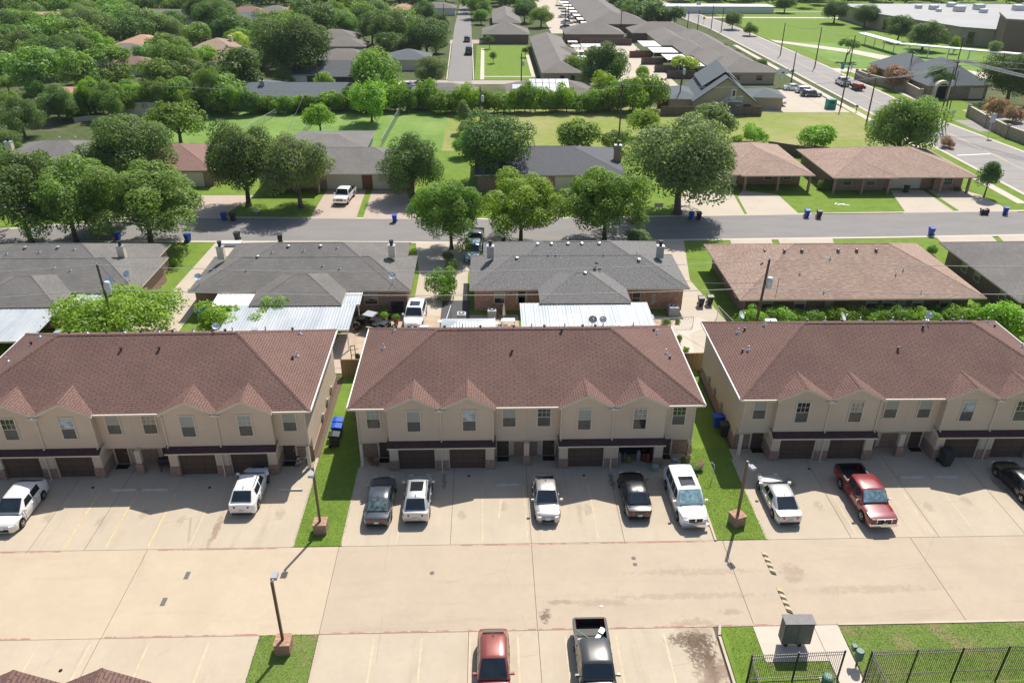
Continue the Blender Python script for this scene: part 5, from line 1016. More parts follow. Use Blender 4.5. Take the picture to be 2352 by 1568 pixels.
pcar('white pickup truck towing a trailer on the main road', 1934, 196, PI-R(2), 'white', 'pickup', L=5.6, W=2, Hh=1.9, cat='pickup truck', name='pickup_truck')
pcar('black car parked by the house with the arched porch', 2198, 224, R(75), 'black', 'sedan'); pcar('white car parked by the garage of the house with the arched porch', 2233, 222, R(75), 'white', 'sedan')
pcar('white and dark red car in front of the charcoal walled house', 781, 178, 0, 'white', 'suv', L=4.6, W=1.85, Hh=1.7); pcar('white car on the cross road left of the grey brown roof, first', 938, 203, R(85), 'white', 'sedan'); pcar('dark green car on the cross road just right of the white one', 972, 199, R(85), 'grey', 'sedan')
pcar('red car in front of the grey brown house in the far left woods', 298, 119, R(85), 'red', 'sedan'); pcar('dark red car far away at the junction of the main road', 1544, 60, PI, 'red', 'sedan')
for k, (x, y) in enumerate(((26.0, 298), (27.5, 312), (28, 330))): car('%s parked car in the far carport alley' % ('nearest', 'middle', 'farthest')[k], x+2.2, y, R(90), ('dkgrey', 'blue', 'white')[k], 'sedan', z=.1, group='cars in the neighbourhood')
# trailer
q = P(1968, 207); t = thing('utility_trailer', 'dark open trailer with red machines behind the white pickup on the main road', 'trailer', (q.x, q.y, .09)); MB().box(-1, 1, -2.2, 2.2, .5, .6).build('deck', MT['darkmetal'], t)
for s in (-1, 1): MB().tube((s*1.0, 0, .35), (s*1.2, 0, .35), .35, n=14).build('wheel', MT['tyre'], t); MB().box(s*1-.03, s*1+.03, -2.2, 2.2, .6, 1.1).build('side_rail', MT['darkmetal'], t)
MB().box(-.7, .7, -1.6, -.2, .6, 1.5).build('machine', plain('red_machine', (.4, .06, .04), .5), t); MB().box(-.6, .6, .3, 1.6, .6, 1.3).build('machine', plain('red_machine2', (.35, .08, .06), .5), t)
# off road buggy
def buggy():
    t = thing('off_road_buggy', 'black off road buggy on big wheels beside the white metal patio roof', 'buggy', (-11.7, 70.6, .07), R(66)); m = MB()
    m.box(-.45, .45, -1.6, 1.5, .45, .75).box(-.4, .4, -1.7, -1.0, .7, .95).box(-.42, .42, .7, 1.5, .75, 1.1); m.build('chassis', PT['black'], t)
    c = MB()
    for s in (-1, 1):
        c.path([(s*.62, -1.2, .7), (s*.6, -.5, 1.6), (s*.58, .7, 1.65), (s*.6, 1.5, .9)], .035); c.tube((s*.6, .1, .6), (s*.58, .1, 1.62), .03)
    for y, z in ((-.5, 1.6), (.7, 1.65), (.1, 1.62)): c.tube((-.6, y, z), (.6, y, z), .03)
    c.build('roll_cage', MT['darkmetal'], t); MB().box(-.55, .55, -.45, .65, 1.64, 1.68).build('roof_sheet', MT['greyw'], t)
    for s in (-1, 1): MB().obox((s*.28, .1, .75), .4, .45, .15).obox((s*.28, .35, .9), .4, .12, .5).build('seat', MT['black_pl'], t)
    for y in (-1.25, 1.2):
        for s in (-1, 1):
            wv = MB().tube((s*.62, y, .42), (s*.95, y, .42), .42, n=18).build('wheel', MT['tyre'], t, smooth=50); MB().tube((s*.9, y, .42), (s*.965, y, .42), .2, n=12).build('rim', MT['bronze'], wv)
    MB().tube((-.9, -1.25, .42), (.9, -1.25, .42), .05).tube((-.9, 1.2, .42), (.9, 1.2, .42), .05).build('axle', MT['metal'], t)
buggy()
# ================================================================ trees
def leafmat(name, a, b, c3, var=.25):
    a, b, c3 = [tuple(min(.6, x*1.95) for x in q) for q in (a, b, c3)]; t = NT(name); oi = t.n('ShaderNodeObjectInfo'); f = t.noise(3.2, 'Object', 3); f2 = t.noise(14, 'Object', 2)
    c = t.mix(t.ramp(f, .36, .64), a, b); c = t.mix(t.math('MULTIPLY', t.ramp(f2, .45, .75), .6), c, c3)
    h = t.n('ShaderNodeHueSaturation'); t.l(c, h.inputs['Color'])
    t.l(t.math('ADD', t.math('MULTIPLY', oi.outputs['Random'], var), 1-var/2), h.inputs['Value']); t.l(t.math('ADD', t.math('MULTIPLY', oi.outputs['Random'], .03), .485), h.inputs['Hue'])
    t.done(h.outputs[0], .55, 0, .35)
    tr = t.n('ShaderNodeBsdfTranslucent'); g = t.mix(1.0, h.outputs[0], (1.25, 1.35, .6, 1), 'MULTIPLY'); t.l(g, tr.inputs[0])
    mx = t.n('ShaderNodeMixShader'); mx.inputs[0].default_value = .45; t.l(t.b.outputs[0], mx.inputs[1]); t.l(tr.outputs[0], mx.inputs[2]); t.l(mx.outputs[0], t.out.inputs[0])
    return t.mat
LM = dict(O=leafmat('dark_oak_leaf', (.072, .112, .030), (.050, .084, .024), (.13, .175, .055)), M=leafmat('mid_green_leaf', (.105, .165, .034), (.072, .122, .025), (.165, .23, .055)),
          B=leafmat('bright_green_leaf', (.135, .215, .022), (.088, .155, .016), (.205, .285, .04)), P=leafmat('pale_grey_green_leaf', (.112, .152, .058), (.080, .115, .044), (.165, .205, .09)),
          Y=leafmat('yellow_green_leaf', (.21, .24, .04), (.17, .21, .035), (.28, .29, .06)), H=leafmat('vivid_green_leaf', (.098, .158, .022), (.055, .098, .014), (.175, .24, .045)),
          C=leafmat('crape_myrtle_bloom', (.22, .10, .085), (.11, .12, .05), (.32, .15, .13)), D=leafmat('deep_green_leaf', (.060, .100, .026), (.042, .074, .02), (.10, .145, .042)))
rg_ = np.random.default_rng(5)
def unit(v): return v/np.maximum(1e-9, np.linalg.norm(v, axis=1))[:, None]
def crown_mesh(name, nblob, ncard, size, shape='round', blobr=.42, vs=.78, gap=.0):
    "crown of many small leaf cards spread over clumps; radius about 1, centred on 0"
    pts = []
    while len(pts) < nblob:
        d = unit(rg_.normal(size=(1, 3)))[0]; rr = rg_.uniform(.25, 1.0)**.55*(1-blobr*.7)*(1+.16*math.sin(3*math.atan2(d[1], d[0])+nblob)+.1*math.sin(5*d[2]+2*d[0]))
        if d[2] < -.55: continue
        p = d*rr*rg_.uniform(.86, 1.12); z = p[2]
        if shape == 'cone': k = 1-.62*max(0, (z+.5)); p = np.array([p[0]*k, p[1]*k, z])
        if shape == 'umbrella': p = np.array([p[0]*1.1, p[1]*1.1, .25+.5*(1-(p[0]**2+p[1]**2))+.1*z])
        if shape == 'loose': p = p*rg_.uniform(.8, 1.25)
        p[2] *= vs; pts.append(p)
    pts = np.array(pts); br = rg_.uniform(.65, 1.25, nblob)*blobr*(1.0 if shape != 'umbrella' else .7)
    w_ = br**2; idx = rg_.choice(nblob, ncard, p=w_/w_.sum())
    d = unit(rg_.normal(size=(ncard, 3))+np.array([0, 0, .35])); rad = br[idx]*np.where(rg_.random(ncard) < .8, rg_.uniform(.82, 1.08, ncard), rg_.uniform(.3, .85, ncard))
    c = pts[idx]+d*rad[:, None]*np.array([1, 1, .85])
    if shape in ('loose', 'spray'): c = c+unit(rg_.normal(size=(ncard, 3)))*rg_.exponential(.05, ncard)[:, None]
    nrm = unit(d*1.0+unit(rg_.normal(size=(ncard, 3)))*.75+np.array([0, 0, .25]))
    t1 = unit(np.cross(nrm, unit(rg_.normal(size=(ncard, 3))))); t2 = np.cross(nrm, t1); s = size*rg_.uniform(.6, 1.35, ncard)[:, None]
    V = np.stack([c-t1*s, c-t2*s*.55+t1*s*.1, c+t1*s, c+t2*s*.55-t1*s*.1], 1).reshape(-1, 3)
    me = bpy.data.meshes.new(name); n = ncard; me.vertices.add(n*4); me.vertices.foreach_set('co', V.ravel()); me.loops.add(n*4); me.loops.foreach_set('vertex_index', np.arange(n*4)); me.polygons.add(n); me.polygons.foreach_set('loop_start', np.arange(n)*4); me.polygons.foreach_set('loop_total', np.full(n, 4)); me.update(calc_edges=True)
    return me, pts, br
def trunk_mesh(name, pts, H0, r, nl=6):
    "tapered trunk with limbs reaching into the clumps; crown centre at height H0"
    b = MB(); top = Vector((.03, .02, H0*.72)); b.tube((0, 0, -.02), (.02, 0, H0*.4), r*1.15, r*.85, 8, caps=False); b.tube((.02, 0, H0*.4), top, r*.85, r*.6, 8, caps=False)
    b.tube((0, 0, -.03), (0, 0, .08), r*1.7, r*1.15, 8, caps=False)
    for p in sorted(pts, key=lambda q: q[2])[:nl*3:3]:
        e = Vector((p[0]*.85, p[1]*.85, H0+p[2]*.9)); s = Vector((.02, 0, H0*rnd.uniform(.38, .7))); mdl = s.lerp(e, .5)+Vector((0, 0, .05)); b.tube(s, mdl, r*.42, r*.3, 6, caps=False); b.tube(mdl, e, r*.3, r*.1, 6, caps=False)
    me_o = b.build(name, MT['bark']); me = me_o.data; bpy.data.objects.remove(me_o); return me
KINDS = {}
def kind(k, nv, *a, H0=1.2, r=.07, **kw):
    KINDS[k] = []
    for i in range(nv):
        me, pts, br = crown_mesh('crown_'+k, *a, **kw); KINDS[k].append((me, trunk_mesh('trunk_'+k, pts, H0, r), H0))
kind('far', 5, 34, 5200, .052, blobr=.34, vs=.78, H0=.84, r=.06); kind('farc', 3, 40, 5200, .052, shape='loose', blobr=.28, vs=.85, H0=.92, r=.05)
kind('near', 3, 66, 36000, .0245, blobr=.235, vs=.88, H0=.92, r=.045); kind('oak', 4, 58, 30000, .0275, blobr=.30, vs=.78, H0=.84, r=.06)
kind('bush', 4, 24, 5000, .06, blobr=.38, vs=.78, H0=.62, r=.04); kind('spray', 2, 46, 17000, .03, shape='spray', blobr=.24, vs=.5, H0=.8, r=.03); kind('small', 2, 20, 2600, .075, blobr=.40, vs=.95, H0=1.5, r=.06)
kind('umb', 2, 40, 6000, .05, shape='umbrella', blobr=.30, vs=.8, H0=1.0, r=.06); kind('cone', 2, 30, 6500, .05, shape='cone', blobr=.33, vs=1.15, H0=1.35, r=.05)
meshcache = {}
def crown_variant(me, mat):
    if (me.name, mat) not in meshcache: c = me.copy(); c.materials.clear(); c.materials.append(LM[mat]); meshcache[(me.name, mat)] = c
    return meshcache[(me.name, mat)]
TREES = []
ORD = ['first', 'second', 'third', 'fourth', 'fifth', 'sixth', 'seventh', 'eighth', 'ninth', 'tenth', 'eleventh', 'twelfth', 'thirteenth', 'fourteenth', 'fifteenth', 'sixteenth', 'seventeenth', 'eighteenth', 'nineteenth', 'twentieth', '21st', '22nd', '23rd', '24th', '25th', '26th', '27th', '28th', '29th', '30th', '31st', '32nd', '33rd', '34th', '35th']
def tree(label, x, y, Rr, k='far', mat='M', sz=1.0, group=None, name='tree', cat='tree', v=None):
    vs = KINDS[k]; me, tm, H0 = vs[rnd.randrange(len(vs)) if v is None else v % len(vs)]
    t = thing(name, label, cat, (x, y, 0), rnd.uniform(0, 6.28), group, (Rr*rnd.uniform(.95, 1.1), Rr*rnd.uniform(.9, 1.05), Rr*sz)); TREES.append((x, y, Rr))
    c = bpy.data.objects.new('crown', crown_variant(me, mat)); COL.objects.link(c); c.parent = t; c.location = (0, 0, H0)
    if k != 'bush' or Rr > 1.6: b = bpy.data.objects.new('trunk', tm); COL.objects.link(b); b.parent = t
    return t
def tree_at(label, cx, cy, w_, k='far', mat='M', sz=1.0, **kw):
    "tree whose crown shows centred at (cx, cy), w_ wide"
    H0 = KINDS[k][0][2]; h = 5.0
    for _ in range(12):
        p = P(cx, cy, h); Rr = w_/2/(F/depth(p)); h = Rr*H0*sz
    return tree(label, p.x, p.y, Rr*.97, k, mat, sz, **kw)
NM = dict(O='dark green oak', M='mid green tree', B='bright green tree', P='pale grey green tree', Y='yellow green tree', D='deep green tree', H='vivid green tree')
g1 = 'street trees'
# --- near the street (base points are known)
def tb(label, bx, by, R_, k, mat, sz, **kw): q = P(bx, by); return tree(label, q.x, q.y, R_, k, mat, sz, group=g1, **kw)
tb('green street tree, leftmost of the bright three, beside the parked pale blue SUV', 1037, 572, 4.9, 'near', 'H', 1.05, v=0)
tb('brightest yellow green street tree, middle of the three behind the speckled roof', 1196, 558, 5.5, 'near', 'B', .98, v=1)
tb('broad bright green street tree, right of the three behind the speckled roof', 1388, 553, 6.0, 'near', 'H', .92, v=2)
tb('leafy green street tree over the blue cart, left, with a clear pale trunk', 348, 563, 6.7, 'near', 'M', .92, v=1); tb('dark leaning street tree left of the leafy one with the clear trunk', 176, 556, 6.6, 'near', 'M', .95, v=2); tb('shady dark street tree near the left edge over a parked car', 74, 560, 7.0, 'near', 'O', .95, v=0)
tb('dark tree cut by the left edge beside the street', -40, 540, 6.6, 'oak', 'O', 1.2)
tree_at('shaded street tree filling the gap between the two leafy left trees', 238, 462, 150, 'near', 'O', 1.0, group=g1, v=0)
tree_at('rounded oak behind the left street trees, in front of the grey roof at far left', 292, 345, 225, 'oak', 'O', .95, group=g1, v=0); tree_at('dark oak on the lawn left of the white pickup, beside the red roofed house', 556, 375, 195, 'oak', 'O', 1.25, group=g1, v=1); tree_at('paler oak touching the dark one, right beside the grey roof with garages', 680, 388, 178, 'oak', 'P', 1.25, group=g1, v=2)
tree_at('dusky oak between the grey roof with garages and the bright street trees', 945, 378, 160, 'oak', 'O', 1.15, group=g1, v=3); tree_at('dark olive tree in front of the charcoal roof', 1135, 338, 190, 'oak', 'D', 1.05, group=g1, v=0); tree_at('small bright tree poking out left of the dark olive tree', 1068, 330, 62, 'far', 'B', 1.2, group=g1)
tree_at('huge pale grey green oak right of the bright street trees', 1568, 378, 290, 'oak', 'P', .98, group=g1, v=1); tree_at('dark conical tree on the corner lawn at the right', 2274, 405, 74, 'cone', 'D', 1.0, group=g1); tree_at('large glossy oak in front of the main road, above the long brown roof', 2078, 292, 172, 'oak', 'M', 1.1, group=g1, v=2)
tree_at('pale low tree behind the right end of the speckled roof', 1467, 548, 78, 'bush', 'P', .8, group=g1, v=1)
g2 = 'trees around the field'
for lb, cx, cy, w_, k, mt_, sz in (('big bright tree at the left end of the field', 405, 276, 148, 'far', 'H', .95), ('lone bright tree in the field with a dark trunk, by the wire fence', 732, 268, 78, 'far', 'B', 1.25), ('tall narrow pale tree near the utility pole in the field', 1066, 262, 52, 'cone', 'P', 1.2), ('pale narrow tree just below the tall one by the field pole', 1075, 298, 50, 'bush', 'P', 1.2),
     ('loose bright green shrub tree at the field edge left of the tall pole', 1327, 312, 118, 'bush', 'H', .9), ('darker shrub touching the tall pole at the field edge', 1412, 325, 70, 'bush', 'M', 1.1), ('bright tree just right of the tall pole in the dry field', 1477, 277, 84, 'far', 'B', 1.1), ('pale rounded tree in the dry field above the huge oak', 1640, 286, 122, 'far', 'P', 1.05),
     ('small vivid bush right of the pale rounded tree', 1732, 310, 62, 'bush', 'B', 1.0), ('low yellow green bush at the edge of the dry field above the right brown roofs', 1876, 314, 108, 'bush', 'B', .8), ('small bush left of the low yellow green one', 1690, 322, 40, 'bush', 'B', .9),
     ('giant dark oak over the charcoal walled house', 675, 108, 190, 'oak', 'D', .95), ('tall bright tree in the hedge line above the field, middle', 858, 178, 140, 'far', 'H', 1.05), ('feathery bright tree right above the hedge, middle', 850, 226, 110, 'farc', 'B', 1.1), ('round grey green tree left of the residential road end', 990, 163, 88, 'oak', 'P', 1.0),
     ('dark tree mass left of the residential road', 980, 85, 118, 'oak', 'D', .95), ('tall dark tree left of the dark mass by the residential road', 890, 68, 110, 'oak', 'O', 1.0), ('dark tree lower left of the residential road', 935, 105, 80, 'oak', 'D', .9), ('bright thin tree in front of the blue grey roof', 748, 192, 52, 'far', 'B', 1.3),
     ('big dark tree behind the hedge, left of the apartment court', 1390, 152, 130, 'oak', 'D', 1.1), ('brighter tree leaning on the big dark one by the apartment court', 1322, 150, 72, 'far', 'H', 1.1), ('feathery bright tree right end of the long hedge', 1455, 212, 90, 'farc', 'B', 1.1), ('bright tree second from the right end of the long hedge', 1385, 200, 90, 'farc', 'B', 1.0),
     ('thin young tree in front of the apartment court', 1477, 168, 36, 'bush', 'B', 1.4), ('umbrella shaped yellow green tree beside the gambrel roofed hall', 1568, 160, 78, 'umb', 'Y', 1.0), ('small dark conical shrub by the left apartment row', 1302, 68, 10, 'cone', 'D', 1.4),
     ('tree at the residential road corner, first above the park', 1105, 38, 42, 'oak', 'M', 1.0), ('larger tree at the residential road corner, behind the first', 1100, 15, 66, 'oak', 'M', 1.0), ('round tree left of the carport alley, dark', 1205, 25, 62, 'oak', 'D', 1.0), ('round tree left of the carport alley, paler', 1243, 38, 60, 'oak', 'M', .95),
     ('little park tree nearest the apartment row', 1207, 117, 20, 'small', 'D', 1.0), ('little park tree by the path, upper', 1124, 92, 24, 'small', 'D', 1.1), ('little park tree by the path, lower', 1133, 127, 22, 'small', 'P', 1.1), ('roadside park tree beyond the apartments, largest', 1447, 22, 54, 'oak', 'M', 1.0), ('dark tree at the bend of the main road', 1521, 40, 58, 'oak', 'D', .95),
     ('small tree beside the dark one at the bend of the main road', 1470, 38, 30, 'oak', 'M', .9), ('pair of park trees right of the main road, left one', 1684, 46, 50, 'oak', 'O', 1.0), ('pair of park trees right of the main road, right one', 1724, 66, 38, 'oak', 'M', 1.0), ('school lawn tree at the back, left', 1804, 10, 50, 'oak', 'D', .9), ('school lawn tree at the back, middle', 1920, 26, 70, 'oak', 'D', .9), ('school lawn tree at the back, right', 1990, 36, 72, 'oak', 'D', .9),
     ('lone tree on the bright school lawn behind a pole', 1947, 112, 56, 'umb', 'M', 1.0), ('dark tree left against the school wall', 2068, 64, 74, 'oak', 'D', 1.0), ('pale round tree right against the school wall', 2126, 80, 92, 'oak', 'O', .9), ('thin bright tree behind the covered walkway', 2194, 102, 28, 'farc', 'B', 1.6), ('round dark tree in front of the arched porch', 2160, 182, 86, 'oak', 'D', 1.0),
     ('dark oak at the right edge behind the parked white car', 2330, 178, 150, 'oak', 'D', 1.0), ('small pale topped tree by the tall school block', 2285, 110, 36, 'small', 'P', 1.2), ('small shrub by the stone wall end', 1984, 172, 26, 'bush', 'M', 1.4)):
    tree_at(lb, cx, cy, w_, k, mt_, sz, group=g2)
for k, (cx, cy, w_) in enumerate(((1593, 78, 25), (1611, 88, 25), (1629, 96, 25), (1648, 103, 24), (1667, 111, 28), (1690, 122, 26), (1711, 134, 21), (1728, 142, 24), (1748, 147, 32))):
    tree_at('clipped round tree, %s from the near end of the apartment row' % ('ninth', 'eighth', 'seventh', 'sixth', 'fifth', 'fourth', 'third', 'second', 'first')[k], cx, cy, w_, 'small', 'O', 1.0, group='row of clipped trees')
for lb, cx, cy, w_ in (('dusky pink flowering tree at the left end of the stone wall', 2010, 168, 44), ('broad pink flowering tree over the stone wall', 2060, 180, 80), ('pink flowering bush beside the glossy oak', 2176, 328, 36), ('pink flowering tree after the side street', 2284, 246, 58), ('pink flowering tree near the right edge', 2330, 262, 58),
                       ('magenta crape myrtle in the apartment court', 1512, 158, 20), ('dark red crape myrtle in the apartment court, second row', 1496, 140, 18), ('small red shrub at the back of the apartment court', 1424, 95, 14), ('reddish shrub at the end of the left carports', 1394, 104, 14), ('reddish tree between the charcoal walled house and the bright tree', 822, 152, 34)):
    tree_at(lb, cx, cy, w_, 'bush', 'C', 1.0, group='crape myrtles')
# hedge along the far edge of the field: rounded bright shrubs
def hb(label, x, by, w_, mt_, sz, k='bush'):
    q = P(x, by); return tree(label, q.x, q.y+rnd.uniform(0, 1.5), w_/2/(F/depth(q)), k, mt_, sz, group='hedge shrubs')
for i, x in enumerate(np.arange(588, 730, 24)): hb('bright hedge shrub, %s of six below the blue grey roof' % ORD[i], x, 262+rnd.uniform(-3, 1), 50+rnd.uniform(-6, 10), 'BH'[i % 2], rnd.uniform(1.0, 1.5))
for i, x in enumerate(np.arange(1062, 1500, 24)): hb('hedge shrub, %s from the left in the long hedge behind the dry field' % ORD[i], x, 262-(x-1062)*.012, (52 if x < 1380 else 62)+rnd.uniform(-8, 12), 'HBM'[i % 3] if i % 5 else 'B', rnd.uniform(1.0, 1.8))
for i, x in enumerate(np.arange(752, 1050, 26)): hb('shrub, %s from the left in the bright thicket above the middle of the field' % ORD[i], x, 260+rnd.uniform(-6, 2), 56+rnd.uniform(-8, 18), 'BHM'[i % 3], rnd.uniform(1.0, 2.0))
for i, x in enumerate(np.arange(150, 590, 28)): hb('tree, %s from the left in the line closing the left part of the field' % ORD[i], x, 266+(8 if x < 300 else 0)+rnd.uniform(-7, 2), 66+rnd.uniform(-12, 18), 'MHBO'[i % 4], rnd.uniform(1.0, 1.7), 'bush' if i % 2 else 'oak')
# explicit crowns in the wooded suburb
WD = [(32, 48, 78, 'M'), (82, 160, 150, 'M'), (100, 84, 76, 'P'), (120, 128, 110, 'O'), (175, 112, 80, 'O'), (190, 56, 84, 'M'), (207, 84, 70, 'M'), (285, 44, 50, 'P'), (345, 50, 90, 'M'), (378, 100, 86, 'M'), (392, 66, 66, 'P'), (484, 42, 104, 'D'), (547, 98, 66, 'Y'), (556, 152, 112, 'P'),
      (468, 132, 84, 'B'), (340, 126, 70, 'M'), (366, 172, 104, 'M'), (440, 166, 78, 'P'), (266, 172, 86, 'M'), (506, 214, 120, 'M'), (16, 85, 70, 'M'), (50, 97, 60, 'M'), (45, 268, 116, 'O'), (128, 236, 100, 'O'), (212, 230, 74, 'H'), (15, 190, 60, 'M'), (75, 26, 60, 'P'), (122, 14, 70, 'M'), (165, 12, 60, 'M'),
      (232, 26, 60, 'M'), (262, 14, 50, 'M'), (445, 14, 70, 'M'), (552, 60, 70, 'P'), (600, 70, 76, 'M'), (600, 128, 70, 'P'), (640, 45, 66, 'M'), (700, 36, 66, 'M'), (748, 44, 60, 'D'), (800, 42, 60, 'M'), (820, 28, 60, 'D'), (872, 26, 64, 'P'), (918, 42, 56, 'M'), (906, 70, 54, 'M'), (975, 30, 66, 'D'), (1010, 52, 50, 'D'), (595, 200, 56, 'M'),
      (0, 348, 60, 'O'), (20, 232, 60, 'M'), (80, 205, 56, 'M'), (170, 176, 40, 'P'), (295, 205, 60, 'M'), (415, 200, 60, 'M'), (238, 62, 54, 'M'), (440, 78, 60, 'M'), (300, 75, 44, 'B'), (230, 102, 66, 'B'), (650, 170, 60, 'P'), (720, 80, 60, 'D'), (840, 130, 60, 'M'), (1000, 100, 60, 'D'), (770, 222, 50, 'M')]
def where(cx, cy):
    hx = 'near the left edge' if cx < 120 else 'left of the field' if cx < 330 else 'above the field, left' if cx < 560 else 'around the giant dark oak' if cx < 800 else 'left of the residential road'
    return hx
cnt = {}
for cx, cy, w_, mt_ in sorted(WD):
    if mt_ == 'Y': lb = 'yellow green loose tree beside the pale brown roofed house'
    else:
        key = (NM[mt_], where(cx, cy)); cnt[key] = cnt.get(key, 0)+1
        lb = '%s %s, %s such tree from the left' % (key[0], key[1], ORD[cnt[key]-1])
    tree_at(lb, cx, cy, w_, 'far' if mt_ in 'BMY' else ('farc' if mt_ == 'P' and rnd.random() < .4 else 'oak') if w_ < 100 else 'oak', mt_, rnd.uniform(.85, 1.1), group='trees of the wooded suburb')
tree_at('flat topped umbrella tree with pale blooms in the left woods', 246, 146, 116, 'umb', 'H', .95, group='trees of the wooded suburb'); tree_at('golden yellow bush beside the terracotta roof in the left woods', 192, 194, 46, 'bush', 'Y', 1.0, group='trees of the wooded suburb'); tree_at('tree at the left edge beside the grey roof with the brick chimney', 10, 335, 90, 'oak', 'O', 1.1, group='trees of the wooded suburb')
# filler crowns: a loose grid in world space that keeps clear of houses, roads and the crowns above
HB = [(o_.location.x, o_.location.y) for o_ in COL.objects if o_.name.startswith('house') and o_.parent is None]
rows = []
yy = 176.0
while yy < 335:
    row_ = []; x = -.62*yy-8+rnd.uniform(-4, 4)
    while x < -14:
        px, py = x+rnd.uniform(-3, 3), yy+rnd.uniform(-4.5, 4.5); Rr = rnd.uniform(4.3, 7.0)
        ok = all((px-a)**2+(py-b)**2 > (.55*(c+Rr))**2 for a, b, c in TREES) and all(abs(px-a) > 7+Rr*.5 or not (-17 < py-b < 7) for a, b in HB) and not (194 < py < 204 and px > -62) and not (px > -16-Rr*.6)
        if ok: row_.append((px, py, Rr)); TREES.append((px, py, Rr))
        x += 11.0
    rows.append(row_); yy += 9.5+yy*.012
for ri, row_ in enumerate(rows):
    for k, (px, py, Rr) in enumerate(row_):
        mt_ = rnd.choice('MMMOOPDDHM'); TREES.pop() if 0 else None
        tree('%s, %s from the left in the %s belt of suburb trees' % (dict(NM, H='fresh green tree')[mt_], ORD[k], ORD[ri]), px, py, Rr, rnd.choice(('far', 'far', 'farc', 'oak')), mt_, rnd.uniform(.85, 1.15), group='trees of the wooded suburb')
NT_ = len(TREES)
# distant woods reading as one mass
def far_woods(name, spots, label):
    vs = [k[0] for k in KINDS['far']]; obs = []
    V, n = [], 0
    for (x, y, r_) in spots:
        me = vs[rnd.randrange(len(vs))]; co_ = np.empty(len(me.vertices)*3); me.vertices.foreach_get('co', co_); co_ = co_.reshape(-1, 4, 3)
        sel = co_[rg_.choice(len(co_), 900, replace=False)]; cen = sel.mean(1, keepdims=True); sel = cen+(sel-cen)*2.1; V.append(sel.reshape(-1, 3)*r_+np.array([x, y, r_*.95]))
    V = np.concatenate(V); n = len(V)//4; me = bpy.data.meshes.new(name); me.vertices.add(n*4); me.vertices.foreach_set('co', V.ravel()); me.loops.add(n*4); me.loops.foreach_set('vertex_index', np.arange(n*4)); me.polygons.add(n); me.polygons.foreach_set('loop_start', np.arange(n)*4); me.polygons.foreach_set('loop_total', np.full(n, 4)); me.update(calc_edges=True)
    t = leafmat('far_wood_leaf', (.07, .11, .04), (.045, .08, .03), (.11, .15, .06)) if 'far_wood_leaf' not in bpy.data.materials else bpy.data.materials['far_wood_leaf']
    me.materials.append(t); o = bpy.data.objects.new(name, me); COL.objects.link(o); return tag(o, label, 'woods', kind='stuff')
sp = []
for y in np.arange(338, 560, 13):
    for x in np.arange(-.72*y, -16, 12): sp.append((x+rnd.uniform(-4, 4), y+rnd.uniform(-5, 5), rnd.uniform(5, 7.5)))
far_woods('far_woods', sp, 'far off suburb woods along the top left of the photo')
sp = []
for y in np.arange(366, 560, 14):
    for x in np.arange(96, .72*y+30, 13): sp.append((x+rnd.uniform(-5, 5), y+rnd.uniform(-5, 5), rnd.uniform(5, 8)))
for y in np.arange(300, 500, 13):
    for x in np.arange(57, 70, 9): sp.append((x+rnd.uniform(-2, 2)-(max(0, y-300)*.06), y, rnd.uniform(3.6, 5)))
for y in np.arange(345, 520, 14):
    for x in np.arange(-4, 22, 11): sp.append((x+rnd.uniform(-3, 3), y, rnd.uniform(4.5, 6)))
far_woods('far_woods', sp, 'far off tree belt along the top right of the photo')
# --- shrubs and small trees behind the townhouses
g3 = 'shrubs behind the townhouses'
tree_at('wide feathery spreading tree over the white metal roof behind the left townhouse', 268, 722, 285, 'spray', 'B', .66, group=g3, v=0)
for lb, cx, cy, w_, mt_, sz in (('bright shrub behind the roof at the far left edge', 20, 765, 70, 'B', 1.2), ('bright shrub right of the one at the far left edge', 68, 775, 70, 'H', 1.2), ('feathery shrub left of the vine on the metal patio roof', 515, 735, 120, 'B', .9), ('low shrub under the vine by the metal patio roof', 585, 742, 100, 'B', .9), ('vine like sapling climbing above the metal patio roof', 640, 715, 74, 'B', 1.5), ('shrub right of the vine by the metal patio roof', 686, 742, 70, 'H', .8),
     ('clipped vivid round bush between the two grey duplexes', 1018, 655, 74, 'H', 1.3), ('small pale shrub behind the clipped round bush', 1036, 610, 40, 'P', 1.3), ('pale green shrub beside the pale blue SUV', 1030, 590, 34, 'P', 1.2), ('small round shrub by the driveway of the far left duplex', 398, 605, 20, 'B', 1.2),
     ('small dark sapling by the street kerb left of the speckled roof', 1157, 550, 12, 'D', 1.3), ('tiny shrub at the street kerb behind the left chimney roof', 857, 565, 14, 'P', 1.2), ('shrub at the corner of the grey right edge house', 2140, 575, 30, 'M', 1.3), ('round bush beside the porch of the long brown duplex', 1892, 424, 34, 'M', 1.1), ('small bush under the porch right of the garages', 2200, 435, 18, 'H', .8), ('bush under the porch left of the garages', 1996, 430, 16, 'D', .8), ('large vivid shrub beside the right edge townhouse', 2312, 735, 120, 'B', 1.1), ('second vivid shrub right at the edge of the photo', 2352, 720, 70, 'B', 1.2),
     ('flower bed plants beside the white SUV driveway', 878, 718, 26, 'B', 1.0), ('garden plant near the patio chairs', 1128, 745, 22, 'M', 1.2), ('dark leafy planter near the chairs', 1530, 740, 24, 'M', .9), ('grassy planter right of the metal roof', 1556, 738, 14, 'H', 1.4), ('tuft of bushes at the cedar fence right of the middle townhouse', 1575, 802, 16, 'B', 1.0)):
    tree_at(lb, cx, cy, w_, 'bush', mt_, sz, group=g3, name='shrub', cat='shrub')
